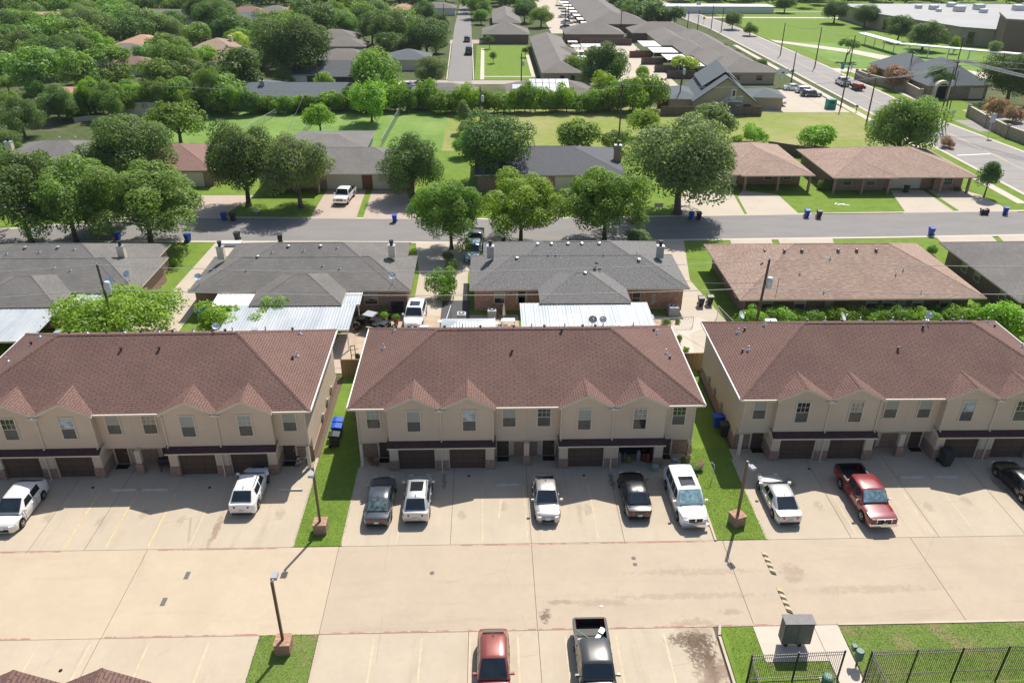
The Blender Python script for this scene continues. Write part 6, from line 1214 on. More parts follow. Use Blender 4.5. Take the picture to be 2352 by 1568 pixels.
for i, x in enumerate(np.arange(1722, 2262, 34)): tree_at('bright shrub, %s from the left in the row behind the right townhouse' % ORD[i], x+rnd.uniform(-5, 5), 736-rnd.uniform(0, 12), 62+rnd.uniform(-8, 18), 'bush', ('B', 'H', 'B')[i % 3], 1.0, group=g3, name='shrub', cat='shrub')
# ================================================================ street furniture and small things
# lot lamps: brick pier, brown pole, shoebox head
def lot_lamp(label, x, y, ang, side):
    t = thing('lamp_post', label, 'lamp post', (x, y, .07), R(ang), 'parking lot lamps'); MB().box(-.42, .42, -.42, .42, 0, .78).build('brick_pier', MT['brick'], t)
    MB().box(-.45, .45, -.45, .45, .78, .84).build('pier_cap', MT['brick_orange'], t); MB().box(-.07, .07, -.07, .07, .84, 5.3).build('pole', MT['bronze'], t)
    h = MB().box(-.04, .04, side*.07 if side > 0 else -.35, .35 if side > 0 else -.07, 5.12, 5.2).box(-.17, .17, min(side*.3, side*.75), max(side*.3, side*.75), 5.05, 5.24).build('lamp_head', MT['greyw'], t)
    MB().box(-.12, .12, min(side*.35, side*.7), max(side*.35, side*.7), 5.03, 5.05).build('lens', MT['lantern'], h); return t
lot_lamp('brown lamp post on a brick pier in the grass left of the middle townhouse', -11.45, 41.25, 0, -1)
lot_lamp('brown lamp post on a brick pier in the bottom grass island', -11.75, 31.45, 0, 1); lot_lamp('brown lamp post on a brick pier in the grass right of the long white SUV', 16.85, 41.35, 20, -1)
# carts
def cart(label, x, y, rz, mat, z=.07, lid=None, tip=False, s=1.0, grp='wheeled trash carts', cat='trash cart'):
    t = thing('trash_cart', label, cat, (x, y, z), rz, grp); b = MB(); w0, w1, d0, d1, h = .22, .31, .25, .36, 1.0
    p = [(-w0,-d0,.04),(w0,-d0,.04),(w0,d0,.04),(-w0,d0,.04)]; q = [(-w1,-d1,h),(w1,-d1,h),(w1,d1,h),(-w1,d1,h)]
    b.face(p[::-1])
    for i in range(4): j = (i+1) % 4; b.face([p[i], p[j], q[j], q[i]])
    b.box(-w1-.02, w1+.02, -d1-.02, d1+.02, h-.05, h); b.build('bin', MT[mat], t)
    l = MB(); l.face([(-.33,-.40,h+.01),(.33,-.40,h+.01),(.33,.1,h+.09),(-.33,.1,h+.09)]); l.face([(-.33,.1,h+.09),(.33,.1,h+.09),(.33,.42,h+.02),(-.33,.42,h+.02)]); l.face([(-.33,-.40,h-.03),(.33,-.40,h-.03),(.33,-.40,h+.01),(-.33,-.40,h+.01)]); l.face([(-.33,.42,h-.03),(-.33,-.4,h-.03),(-.33,-.4,h+.01),(-.33,.1,h+.09),(-.33,.42,h+.02)][::-1]); l.face([(.33,.42,h-.03),(.33,-.4,h-.03),(.33,-.4,h+.01),(.33,.1,h+.09),(.33,.42,h+.02)]); l.face([(-.33,.42,h-.03),(.33,.42,h-.03),(.33,.42,h+.02),(-.33,.42,h+.02)][::-1])
    l.build('lid', MT[lid or mat], t)
    for k in (-1, 1): MB().tube((k*.24, .34, .12), (k*.31, .34, .12), .12, n=10).build('wheel', MT['tyre'], t)
    MB().tube((-.26, .44, h-.08), (.26, .44, h-.08), .02, n=6).build('handle', MT[mat], t)
    if tip: t.rotation_euler = (R(88), 0, rz); t.location.z += .35
    t.scale = (s, s, s); return t
cart('blue cart behind the black one in the grass strip beside the left townhouse', -12.1, 52.1, R(90), 'blue_bin', s=1.08); cart('black lidded cart in front of the blue one in the grass strip', -12.1, 50.95, R(90), 'grey_bin', s=1.08); cart('second blue cart squeezed against the left townhouse wall behind the black cart', -12.15, 53.0, R(90), 'blue_bin', s=1.05)
cart('blue cart in the shaded grass strip by the right townhouse', 18.5, 52.9, R(-90), 'blue_bin', s=1.08); cart('black cart just in front of the blue one by the right townhouse', 18.75, 51.7, R(-90), 'grey_bin', s=1.1)
def pc(label, px, py, rz, mat, **k): q = P(px, py); return cart(label, q.x, q.y, rz, mat, **k)
pc('blue cart under the leafy street tree at the near kerb, left', 272, 552, R(170), 'blue_bin'); pc('blue cart at the near kerb above the long driveway', 433, 556, R(160), 'blue_bin'); pc('charcoal cart at the near kerb beside the white utility cover', 546, 552, R(-10), 'grey_bin'); pc('open charcoal cart alone at the near kerb, left of centre', 644, 557, R(200), 'grey_bin')
pc('blue cart of the pair at the far kerb under the dark oak', 515, 506, 0, 'blue_bin'); pc('dark cart of the pair at the far kerb under the dark oak', 536, 508, 0, 'grey_bin'); pc('blue cart half behind the left bright street tree', 907, 511, 0, 'blue_bin')
pc('blue cart of the pair in the shade of the huge oak', 1587, 504, 0, 'blue_bin'); pc('dark cart of the pair in the shade of the huge oak', 1604, 505, 0, 'grey_bin'); pc('blue cart of the pair before the big front lawn, right', 1852, 499, 0, 'blue_bin'); pc('dark cart of the pair before the big front lawn, right', 1880, 501, 0, 'grey_bin')
pc('blue cart alone at the near kerb on the right', 2137, 541, R(180), 'blue_bin'); pc('blue cart at the far kerb near the right edge', 2307, 493, R(160), 'blue_bin'); pc('dark cart tipped over at the far kerb on the right', 2250, 493, R(90), 'grey_bin', tip=True); pc('grey cart standing on the driveway between two cream garage doors', 2080, 443, 0, 'grey_bin')
pc('dark cart by the orange brick wall, left of its twin on the walk', 1609, 703, 0, 'grey_bin'); pc('dark cart nearer the chain link fence, right of its twin on the walk', 1629, 700, 0, 'grey_bin')
pc('dark cart, left of two against the brick wall by the white SUV', 907, 716, 0, 'grey_bin'); pc('dark cart, right of two against the brick wall by the white SUV', 921, 715, 0, 'grey_bin'); pc('bright blue cart beside the cream patio cover, left', 462, 733, 0, 'blue_bin'); pc('bright blue cart beside the cream patio cover, right of its twin', 474, 731, 0, 'blue_bin')
pc('tall charcoal cart in front of the third garage door of the right townhouse', 2168, 1068, R(5), 'grey_bin', s=1.25)
# mailbox unit on two legs
t = thing('cluster_mailbox', 'grey metal cluster mailbox on two short legs on the concrete pad', 'mailbox', (17.25, 31.1, .08), R(-1)); MB().box(-.82, .82, -.32, .32, .42, 2.0).build('cabinet', plain('grey_enamel', (.13, .125, .12), .6), t); MB().box(-.86, .86, -.37, .37, 2.0, 2.06).build('roof', plain('grey_enamel_lid', (.15, .145, .145), .6), t)
for x in (-.45, .35): MB().box(x-.09, x+.09, -.12, .12, 0, .42).build('leg', MT['darkmetal'], t)
for k in range(2): MB().box(-.78+.8*k, -.04+.8*k, -.335, -.322, .5, 1.93).build('door', plain('grey_door_enamel', (.15, .147, .143), .4), t)
# electric meter posts and small green boxes
t = thing('green_utility_post', 'round green utility box on a post at the end of the black iron fence', 'utility box', (20.3, 29.6, .07)); MB().tube((0, 0, 0), (0, 0, .6), .05).build('post', MT['darkmetal'], t); MB().lathe([(.24, 0), (.24, .55), (.2, .62)], 12, (0, 0, .6)).build('housing', MT['green_box'], t); MB().box(-.3, -.05, .2, .45, .9, 1.25).build('meter', MT['green_box'], t)
t = thing('green_utility_post', 'green round box cut by the bottom edge between the two iron fences', 'utility box', (18.25, 28.55, .07)); MB().lathe([(.3, 0), (.3, .5), (.2, .56)], 12).build('housing', MT['green_box'], t); MB().box(-.33, .33, -.33, .33, -.02, .05).build('base', MT['walk'], t)
# iron fences with outward bent tops
def iron_fence(label, p, q, h=1.75, low=.16):
    a, c = Vector(p), Vector(q); d = (c-a); L = d.length; t = thing('iron_fence', label, 'fence', (*p, .07), math.atan2(d.y, d.x), 'black iron fences')
    pk = MB(); n = int(L/.115)
    for i in range(n): x = L*(i+.5)/n; pk.box(x-.009, x+.009, -.009, .009, .08, h)
    pk.build('pickets', MT['darkmetal'], t); 
    for z in (low, h-.32, h-.12): MB().box(0, L, -.016, .016, z, z+.03).build('rail', MT['darkmetal'], t)
    m = max(1, round(L/2.35))
    for i in range(m+1): x = L*i/m; MB().box(x-.035, x+.035, -.035, .035, 0, h+.02).build('post', MT['darkmetal'], t)
iron_fence('black iron picket fence left of the walk, on the lawn corner', (13.9, 28.75), (19.0, 28.9), 2.1); iron_fence('black iron picket fence turning back towards the camera, left', (13.9, 28.73), (13.7, 25.5), 2.1)
iron_fence('long black iron picket fence across the front lawn, right', (20.05, 28.3), (37.5, 28.6), 2.75, .9); iron_fence('black iron fence returning towards the camera beside the walk', (20.05, 28.27), (19.95, 25.0), 2.75, .9)
# chain link fences
def chain(label, pts, h=1.2, ext=0):
    o = pts[0]; t = thing('chain_link_fence', label, 'fence', (*o, .03), 0, 'chain link fences')
    for p, q in zip(pts, pts[1:]):
        a = Vector((p[0]-o[0], p[1]-o[1])); c = Vector((q[0]-o[0], q[1]-o[1])); n = max(1, int((c-a).length/3)); MB().tube((*a, h), (*c, h), .03, n=6).build('top_rail', MT['metal'], t)
        for i in range(n+1): e = a.lerp(c, i/n); MB().tube((*e, 0), (*e, h+.05), .035, n=6).build('post', MT['metal'], t)
        w = MB(); L = (c-a).length; k = int(L/.3)
        for i in range(k): e = a.lerp(c, i/k); f = a.lerp(c, min(1, (i+1.6)/k)); w.tube((*e, .05), (*f, h), .008, n=3, caps=False); w.tube((*f, .05), (*e, h), .008, n=3, caps=False)
        w.build('wire_mesh', MT['wire'], t)
    return t
chain('straight silver chain link fence running back through the bright field', [(-18.6, 139.6), (-17.8, 166.6)], 1.5); chain('chain link fence by the lone field tree', [(-33.6, 142), (-34.0, 150), (-33.6, 158)], 1.3); chain('far left chain link fence across the field', [(-46, 143), (-42.6, 164)], 1.3)
chain('chain link fence beside the dark carts and the pale walk, right', [(23.6, 72.6), (25.0, 64.6)], 1.3); chain('chain link gate fence between the white SUV and the small white shed', [(-4.9, 63.5), (-3.9, 73)], 1.4); chain('low chain link fence in front of the orange brick patio', [(16.0, 70.2), (20.6, 70.6)], 1.1); chain('chain link fence at the corner of the right brick houses', [(50.8, 70.6), (54.2, 70.4)], 1.2)
# lamp shadow friend: condensers in the grass strips
def ac(label, x, y, z=.08, s=.8, h=.75):
    t = thing('air_conditioner', label, 'air conditioner', (x, y, z), 0, 'outdoor air conditioners'); MB().box(-s/2, s/2, -s/2, s/2, 0, h).build('case', MT['greyw'], t); MB().lathe([(s*.46, 0), (s*.46, .03)], 16, (0, 0, h)).build('fan_rim', MT['white'], t); MB().lathe([(s*.36, 0), (s*.36, .02)], 16, (0, 0, h+.03)).build('fan_grille', MT['darkmetal'], t)
    MB().lathe([(s*.15, 0), (s*.15, .03)], 10, (0, 0, h+.05)).build('fan_hub', MT['white'], t)
ac('air conditioner nearest the camera under the left eave of the middle townhouse', -10.65, 55.2, s=1.0, h=.95); ac('air conditioner farther back under the left eave of the middle townhouse', -10.6, 57.6, s=1.0, h=.95); ac('air conditioner on the shaded right grass strip, nearer one', 16.3, 56.8); ac('air conditioner on the shaded right grass strip, farther one', 16.3, 59.6)
ac('condenser against the orange brick wall, left side', 1.2-.9, 72.9, s=.9, h=.9); ac('condenser against the orange brick wall, right side near the door', 19.1, 73.2, s=1.0, h=1.0); ac('condenser by the patio wall left of the shed', -2.8, 72.4, s=.9)
# porch and garage things
def obj1(name, label, cat, mb, mat, loc, rz=0, group=None):
    o = mb.build(name, MT[mat] if isinstance(mat, str) else mat, loc=loc); o.rotation_euler = (0, 0, rz); return tag(o, label, cat, group)
for k, (x, y, lb) in enumerate(((-8.0, 48.95, 'left end porch of the middle townhouse'), (.97, 48.95, 'left inner porch of the middle townhouse'), (4.47, 48.95, 'right inner porch of the middle townhouse'), (13.4, 48.95, 'right end porch of the middle townhouse'), (-15.2, 48.7, 'right end porch of the left townhouse'), (-27.6, 48.6, 'left inner porch of the left townhouse'), (20.8, 49.6, 'left end porch of the right townhouse'), (33.25, 49.5, 'right inner porch of the right townhouse'))):
    obj1('doormat', 'dark doormat on the '+lb, 'doormat', MB().box(-.45, .45, -.28, .28, 0, .02), 'black_pl', (x, y, .066), group='doormats')
t = thing('barbecue_grill', 'black covered barbecue grill on the inner porch of the left townhouse', 'grill', (-24.1, 48.2, .065), R(10)); MB().box(-.5, .5, -.3, .3, .55, .85).tube((-.5, 0, .85), (.5, 0, .85), .3, n=12).build('hood', MT['black_pl'], t)
for x in (-.42, .42):
    for y in (-.22, .22): MB().box(x-.03, x+.03, y-.03, y+.03, 0, .55).build('leg', MT['darkmetal'], t)
def bench():
    t = thing('porch_bench', 'dark wooden bench with a striped cushion on the inner porch of the right townhouse', 'bench', (28.6, 49.55, .065), 0); MB().box(-.6, .6, -.25, .25, .4, .46).build('seat', MT['fence_red'], t); MB().box(-.6, .6, .22, .27, .5, .95).build('backrest', MT['fence_red'], t)
    for x in (-.55, .55):
        for y in (-.22, .22): MB().box(x-.03, x+.03, y-.03, y+.03, 0, .4).build('leg', MT['darkmetal'], t)
bench()
def bike(label, x, y, rz, mat):
    t = thing('bicycle', label, 'bicycle', (x, y, .065), rz, 'bicycles'); fr = MB(); fr.path([(-.5, 0, .33), (-.15, 0, .33), (.35, 0, .75), (-.25, 0, .78), (-.5, 0, .33)], .02).path([(-.15, 0, .33), (-.28, 0, .9)], .02).path([(.55, 0, .33), (.35, 0, .75), (.32, 0, .95)], .02); fr.build('frame', mat, t); MB().box(-.4, -.18, -.06, .06, .88, .93).build('saddle', MT['black_pl'], t); MB().tube((.32, -.26, .97), (.32, .26, .97), .015).build('handlebar', MT['metal'], t)
    for xx in (-.5, .55):
        w = MB(); n = 18
        for i in range(n): a, b = 2*math.pi*i/n, 2*math.pi*(i+1)/n; w.tube((xx+.32*math.cos(a), 0, .33+.32*math.sin(a)), (xx+.32*math.cos(b), 0, .33+.32*math.sin(b)), .018, n=4, caps=False)
        for i in range(8): a = 2*math.pi*i/8; w.tube((xx, 0, .33), (xx+.31*math.cos(a), 0, .33+.31*math.sin(a)), .005, n=3, caps=False)
        w.build('wheel', MT['tyre'], t)
bike('pale bicycle leaning by the right end porch of the left townhouse', -14.1, 48.4, R(8), MT['metal'])
def pot(label, x, y, potm, leafm, r=.2, z=.066, h=.5, flow=None):
    t = thing('potted_plant', label, 'potted plant', (x, y, z), 0, 'potted plants'); MB().lathe([(r*.7, 0), (r, r*1.4), (r*1.05, r*1.5)], 12).build('pot', potm, t)
    me, pts, br = KINDS['bush'][1]; c = bpy.data.objects.new('foliage', crown_variant(me, leafm)); COL.objects.link(c); c.parent = t; c.scale = (r*1.6, r*1.6, h*.6); c.location = (0, 0, r*1.5+h*.4)
tc = plain('terracotta', (.4, .15, .08), .8); bl = plain('glazed_blue', (.02, .06, .25), .2, var=.05); st = plain('pale_stone_pot', (.45, .35, .26), .8)
pot('round blue glazed pot with a plant in front of the right end porch post', 15.15, 46.95, bl, 'M', .34, h=.35); pot('terracotta pot with a withered plant at the left end porch', -9.0, 48.5, tc, 'C', .2, h=.4); pot('small pot with low red leaves beside the withered plant', -8.6, 48.3, tc, 'C', .14, h=.2); pot('pale stone pot behind the blue one at the right end porch', 15.75, 47.4, st, 'C', .26, h=.2)
pot('green bushy potted plant beside the right end porch post', 14.6, 47.9, tc, 'B', .2, h=.5); pot('potted plant at the patio edge right of the metal roof, first', 17.0, 68.0, tc, 'B', .25, h=.8); pot('potted plant at the patio edge right of the metal roof, second', 18.4, 67.0, tc, 'M', .22, h=.7)
t = thing('garden_figure', 'tall pale wooden garden ornament beside the right end porch post', 'garden ornament', (14.95, 47.7, .07)); MB().lathe([(.14, 0), (.1, .5), (.14, .9), (.09, 1.1)], 10).build('lower_column', plain('pale_wood', (.5, .36, .2), .7), t); MB().lathe([(.02, 0), (.12, .2), (.14, .5), (.06, .9), (.01, 1.0)], 8, (0, 0, 1.1)).build('flame_top', plain('orange_wood', (.55, .3, .14), .6), t)
obj1('planter_box', 'pale green planter beside the open garage pillar', 'planter', MB().lathe([(.2, 0), (.26, .4), (.28, .42)], 12), plain('pale_green_glaze', (.3, .38, .3), .4), (12.35, 47.3, .066)); obj1('water_jug', 'clear blue water jug lying on the right end porch', 'jug', MB().tube((-.2, 0, .14), (.2, 0, .14), .14, n=12).tube((.2, 0, .14), (.3, 0, .14), .05), plain('pale_blue_plastic', (.4, .5, .55), .2), (14.1, 48.4, .066), R(-10))
for lb, x, y, h, c in (('tall white tank standing at the left of the open garage', 9.75, 48.3, 1.0, (.6, .6, .58)), ('red barrel at the right inside the open garage', 11.7, 48.5, .7, (.4, .05, .04)), ('orange red tub next to the red barrel in the open garage', 12.0, 48.35, .8, (.45, .1, .05)), ('white round tank above the red barrel in the open garage', 11.3, 48.6, .9, (.65, .65, .63)), ('grey vacuum shaped machine in the open garage', 10.2, 48.4, .85, (.2, .22, .22)), ('small yellow green bottle in the open garage', 10.5, 48.3, .6, (.45, .45, .08))):
    obj1('garage_container', lb, 'container', MB().lathe([(.16, 0), (.17, h*.7), (.12, h*.85), (.06, h)], 10), plain('container_'+str(int(x*10)), tuple(v*.45 for v in c), .5), (x, y, .066))
t = thing('shepherd_hook', 'white bent pipe standing in the grass right of the long white SUV', 'pipe', (16.35, 46.1, .07), R(-20)); MB().path([(0, 0, 0), (.05, 0, 1.35), (-.18, -.05, 1.6), (-.35, -.05, 1.3)], .025, n=6).build('bent_pipe', MT['white'], t)
obj1('utility_box', 'big white flat topped utility box beside the charcoal cart, near kerb', 'utility box', MB().box(-1.3, 1.3, -.5, .5, 0, .45), 'white', (P(532, 564).x, P(532, 564).y, .05)); obj1('white_cloth', 'small white scrap lying in the lane behind the dark pickup', 'scrap', MB().box(-.1, .1, -.06, .06, 0, .03), 'white', (P(1381, 1394).x, P(1381, 1394).y, .062))
# downspout outlets: little black marks on the slab are drain caps
for k, (px, py) in enumerate(((95, 1121), (214, 1121), (482, 1121), (1077, 1094), (1341, 1093), (1858, 1078), (140, 1541))):
    q = P(px, py); obj1('lot_drain', 'small black drain cap, %s from the left before the garages' % ORD[k-1] if px != 140 else 'small black drain cap in the bottom left lot above the brown gables', 'drain cap', MB().lathe([(.1, 0), (.1, .03)], 10), 'black_pl', (q.x, q.y, .066), group='drain caps')
# patio furniture behind the middle townhouse
def table(label, x, y, w=1.4, d=.8, h=.7, mat='white'):
    t = thing('patio_table', label, 'table', (x, y, .06), 0, 'patio tables'); MB().box(-w/2, w/2, -d/2, d/2, h-.05, h).build('table_top', MT[mat], t)
    for a in (-1, 1):
        for c in (-1, 1): MB().box(a*w*.45-.03, a*w*.45+.03, c*d*.42-.03, c*d*.42+.03, 0, h-.05).build('leg', MT[mat], t)
def chair(label, x, y, rz, mat='white'):
    t = thing('patio_chair', label, 'chair', (x, y, .06), rz, 'white patio chairs'); MB().box(-.25, .25, -.25, .25, .4, .45).build('seat', MT[mat], t); MB().box(-.25, .25, .22, .27, .45, .95).build('backrest', MT[mat], t)
    for a in (-1, 1):
        MB().box(a*.25-.02, a*.25+.02, -.2, .24, .62, .66).build('armrest', MT[mat], t)
        for c in (-1, 1): MB().box(a*.22-.02, a*.22+.02, c*.21-.02, c*.21+.02, 0, .4).build('leg', MT[mat], t)
table('pale green patio table left of the long metal patio roof', 1.9, 71.0, mat='transformer'); chair('white patio chair left of the pale green table', .8, 70.8, R(90)); chair('white patio chair in front of the pale green table', 1.6, 69.9, R(180)); chair('white patio chair behind the corner of the metal patio roof', 2.5, 69.7, R(150)); chair('white chair among the planters right of the metal roof', 17.7, 68.8, R(30)); table('grey table by the right end of the metal patio roof', 16.0, 71.5, 1.5, .9, mat='greyw')
t = thing('white_umbrella', 'folded white patio umbrella standing by the patio table', 'umbrella', (1.5, 71.9, .06)); MB().tube((0, 0, 0), (0, 0, 2.0), .03).build('pole', MT['white'], t); MB().lathe([(.16, 0), (.12, .7), (.02, 1.3)], 10, (0, 0, .8)).build('canopy', MT['cream'], t)
t = thing('barbecue_grill', 'grey box grill with pale side shelves left of the dark patio slab', 'grill', (-4.3, 70.3, .06), R(5)); MB().box(-.35, .35, -.3, .3, .5, 1.05).build('cabinet', MT['green_box'], t); MB().box(-.8, .8, -.3, .3, .95, 1.0).build('shelf', MT['transformer'], t); MB().box(-.06, .06, -.06, .06, 0, .5).build('leg', MT['darkmetal'], t)
t = thing('wall_panel_rack', 'white wavy wall ornament hung on the orange brick wall by the back door', 'wall ornament', (17.2, 74.55, 1.1)); b = MB()
for k in range(6): b.tube((-.25+.1*(k % 2), -.03, k*.2-.4), (.15+.1*(k % 2), -.03, k*.2-.3), .04, n=6)
b.build('ornament_bar', MT['white'], t)
q = P(1678, 242+560-0); obj1('pale_blue_frame', 'small pale blue metal frame lying on the walk behind the cedar fence', 'frame', MB().tube((-.4, 0, .05), (.4, .3, .3), .03).tube((-.4, .3, .3), (.4, 0, .05), .03).tube((0, -.3, .1), (0, .4, .1), .03), 'transformer', (18.6, 64.0, .07))
dish('pale dish on the left corner of the grey duplex between the driveways', -29.6, 74.9, 3.0, R(20)); dish('pale dish at the right corner of the same duplex above the brick wall', -9.9, 74.9, 3.0, R(10)); dish('grey dish, front one of the pair on the far left duplex roof', -38.3, 74.7, 2.95, R(-10), .8, .45); dish('grey dish, rear one of the pair on the far left duplex roof', -36.9, 75.6, 3.1, R(-35), .8, .45)
dish('grey dish, left of the pair at the edge of the long metal patio roof', 9.8, 66.8, 2.3, R(5), .5, .42, True); dish('white dish, right of the pair at the edge of the long metal patio roof', 10.9, 66.8, 2.3, R(-30), .5, .36)
dish('white dish with a thin arm behind the ridge of the right townhouse, middle', 33.6, 66.6, 1.4, R(60), 1.6, .5); dish('white dish beside the utility pole behind the right townhouse', 23.9, 66.9, 1.6, R(60), 1.5, .45)
dish('dish on the ridge of the left townhouse', -21.0, 54.7, 8.3, R(20), .4, .3); dish('dish on the ridge of the right townhouse, right of centre', 35.0, 55.4, 8.4, R(-20), .4, .3)
# ---------------------------------------------------------------- utility poles and wires
PO = {}
def pole(key, label, x, y, h=11, arm=0, tr=0, lean=0, rz=0, r=.15, grp='wooden utility poles'):
    t = thing('utility_pole', label, 'utility pole', (x, y, 0), rz, grp); MB().tube((0, 0, 0), (lean, 0, h), r, r*.7, 10).build('pole', MT['pole'], t); PO[key] = (x+lean*math.cos(rz), y+lean*math.sin(rz), h)
    if arm:
        for k in range(arm): MB().box(lean-1.2, lean+1.2, -.06, .06, h-.5-k*.9, h-.38-k*.9).build('crossarm', MT['pole'], t)
        for xx in (-1.1, -.5, .5, 1.1): MB().lathe([(.05, 0), (.07, .08), (.04, .18)], 8, (lean+xx, 0, h-.38)).build('insulator', MT['transformer'], t)
    for k in range(tr):
        zz = h*.80 if h > 8 else h*.75; MB().lathe([(.24, 0), (.27, .05), (.27, 1.0), (.2, 1.1)], 14, (lean*.8+.42+.0*k, 0, zz-1.0)).build('transformer', MT['transformer'], t); MB().box(lean*.8+.1, lean*.8+.2, -.1, .1, zz-.7, zz-.2).build('bracket', MT['metal'], t)
    MB().lathe([(.06, 0), (.08, .1), (.05, .25)], 8, (lean, 0, h)).build('top_insulator', MT['transformer'], t); return t
pole('a', 'utility pole with a transformer rising from the spreading tree behind the left townhouse', P(277, 800).x, P(277, 800).y, 8.6, tr=1, lean=-.15); pole('b', 'utility pole with a big pale transformer behind the right townhouse', P(1725, 800).x, P(1725, 800).y, 9.2, tr=1, lean=.3)
def ppole(key, label, bx, by, h, **k): q = P(bx, by); return pole(key, label, q.x, q.y, h, **k)
ppole('c', 'dark utility pole in the field beside the tall pale tree', 1104, 306, 8.5, tr=1); ppole('d', 'tall utility pole rising from the shrubs at the dry field edge', 1419, 352, 11.5, arm=1); ppole('e', 'thin pole in front of the bright tree left of the field', 738, 226, 8, lean=-.3)
ppole('f', 'utility pole with a lamp in front of the park lawn corner', 1197, 212, 8.5, tr=1); ppole('g', 'pole in the hedge behind the dry field', 1384, 205, 9.5, tr=1); ppole('h', 'pole left of the gambrel roofed hall', 1558, 250, 10, tr=1)
for i, (lb, bx, by, tx, ty) in enumerate((('first dark pole on the near side of the main road, by the glossy oak', 1990, 282, 2012, 180), ('second dark pole on the near side of the main road, by the green bin', 1930, 250, 1946, 152), ('third dark pole on the near side of the main road, by the white sign', 1816, 196, 1832, 120), ('pole right of the main road behind the white pickup', 1946, 176, 1956, 82), ('pole on the bright school lawn edge, nearer', 1871, 156, 1882, 64), ('pole on the bright school lawn edge, farther', 1792, 128, 1797, 53),
      ('tall pole in front of the house with the arched porch', 2080, 196, 2090, 118), ('pole near the far bend of the main road, left', 1535, 66, 1540, 25), ('pole near the far bend of the main road, second', 1600, 84, 1602, 24), ('pole near the far bend of the main road, third', 1633, 68, 1635, 12), ('pole near the far bend of the main road, fourth', 1656, 75, 1659, 18), ('pole by the rear of the apartments', 1577, 82, 1578, 26), ('far pole beside the long carport alley', 1305, 46, 1306, 10), ('pole in front of the carport alley', 1297, 78, 1297, 20), ('pole at the rear fence of the apartment court', 1425, 76, 1426, 20), ('pale pole left of the residential road', 1020, 64, 1021, 10))):
    q = P(bx, by); hs = [h for h in np.arange(3, 16, .1)]; best = min(hs, key=lambda h: abs(((784+F*(Vector((q.x, q.y, h))-Vector((0, 0, H))).dot(dn2)/depth((q.x, q.y, h))))-ty)); pole(100+i, lb, q.x, q.y, min(14, best), arm=0, r=.16)
q = P(2162, 292); pole('k1', 'cluster pole at the side street corner, with crossarms and insulators', q.x, q.y, 12.6, arm=2, rz=R(30)); pole('k2', 'second pole leaning against the cluster at the side street corner', q.x-1.1, q.y-.3, 11, tr=1, lean=.5); pole('k3', 'thin pale pole of the cluster at the side street corner', q.x+.9, q.y+.3, 10.5, r=.1, lean=-.2)
q = P(2185, 196); pole('k4', 'dark pole behind the side street corner cluster, near the parked black car', q.x, q.y, 11)
def wire(label, a, b, sag=.7, r=.022, n=12, off=(0, 0, 0)):
    a, b = Vector(a)+Vector(off), Vector(b)+Vector(off); m = MB(); pts = []
    for i in range(n+1): f = i/n; p = a.lerp(b, f); p.z -= sag*4*f*(1-f); pts.append(p)
    m.path(pts, r, n=4); return tag(m.build('overhead_wire', MT['wire']), label, 'wire', 'overhead wires')
A, B_ = PO['a'], PO['b']
wire('upper overhead wire from the left back pole to the pole behind the right townhouse', A, B_, .9, .028); wire('lower overhead wire between the same two poles behind the townhouses', (A[0], A[1], 6.2), (B_[0], B_[1], 6.4), .7, .032); wire('overhead wire leaving the left back pole to the left edge', A, (-85, 62, 9.5), .7, .028); wire('lower overhead wire leaving the left back pole to the left edge', (A[0], A[1], 6.2), (-85, 62, 6.5), .7, .032)
wire('upper overhead wire from the right pole to the right edge', B_, (80, 65, 9.8), .9, .028); wire('lower overhead wire from the right pole to the right edge', (B_[0], B_[1], 6.4), (80, 65.5, 6.5), .8, .034); wire('service wire from the right pole to the speckled roof', (B_[0], B_[1], 7.0), (17.5, 75, 3.6), .4, .025); wire('service wire from the right pole to the tan brown roof', (B_[0], B_[1], 7.0), (29.2, 72.2, 4.4), .2, .018); wire('service wire from the left back pole to the grey duplex', (A[0], A[1], 6.6), (-38.5, 74.5, 3.4), .3, .018)
rw_ = [100, 101, 102]
for i, (a, b) in enumerate(((100, 101), (101, 102))): wire('road side wire between the %s poles by the main road' % ('first two', 'second and third')[i], PO[a], PO[b], .8, .05)
for i, (a, b) in enumerate(((103, 104), (104, 105))): wire('wire over the school lawn between the %s poles' % ('nearer', 'farther')[i], PO[a], PO[b], .8, .05)
K = PO['k1']
for k, (dx, dz) in enumerate(((-1.1, 0), (-.4, 0), (.5, 0), (1.1, 0))):
    wire('thick sloping wire, %s of four from the corner cluster towards the right foreground' % ORD[k], (K[0]+dx, K[1], K[2]), (112+dx, 96, 13), 1.2, .07); wire('wire, %s of four from the corner cluster to the pole by the glossy oak' % ORD[k], (K[0]+dx, K[1], K[2]-.2), (PO[100][0]+dx*.6, PO[100][1], PO[100][2]), .9, .05)
wire('wire from the corner cluster to the pole near the arched porch', K, PO[106], .8, .05); wire('wire from the corner cluster straight to the right edge', K, (170, 150, 12), 1, .055); wire('second wire from the corner cluster to the right edge', (K[0], K[1], K[2]-1), (170, 149, 10.8), 1, .055)
wire('wire from the tall pole at the dry field edge to the pole in the field', PO['d'], PO['c'], .8, .035); wire('wire from the tall pole at the dry field edge towards the glossy oak', PO['d'], PO[100], 1.0, .04); wire('wire from the pole in the field to the left', PO['c'], (-60, 150, 8.5), .8, .035)
# guy wires by the field tree
wire('thin guy wire slanting down in front of the lone field tree', (-34.6, 158, 6.5), (-37.5, 150, 0), .0, .03, 2)
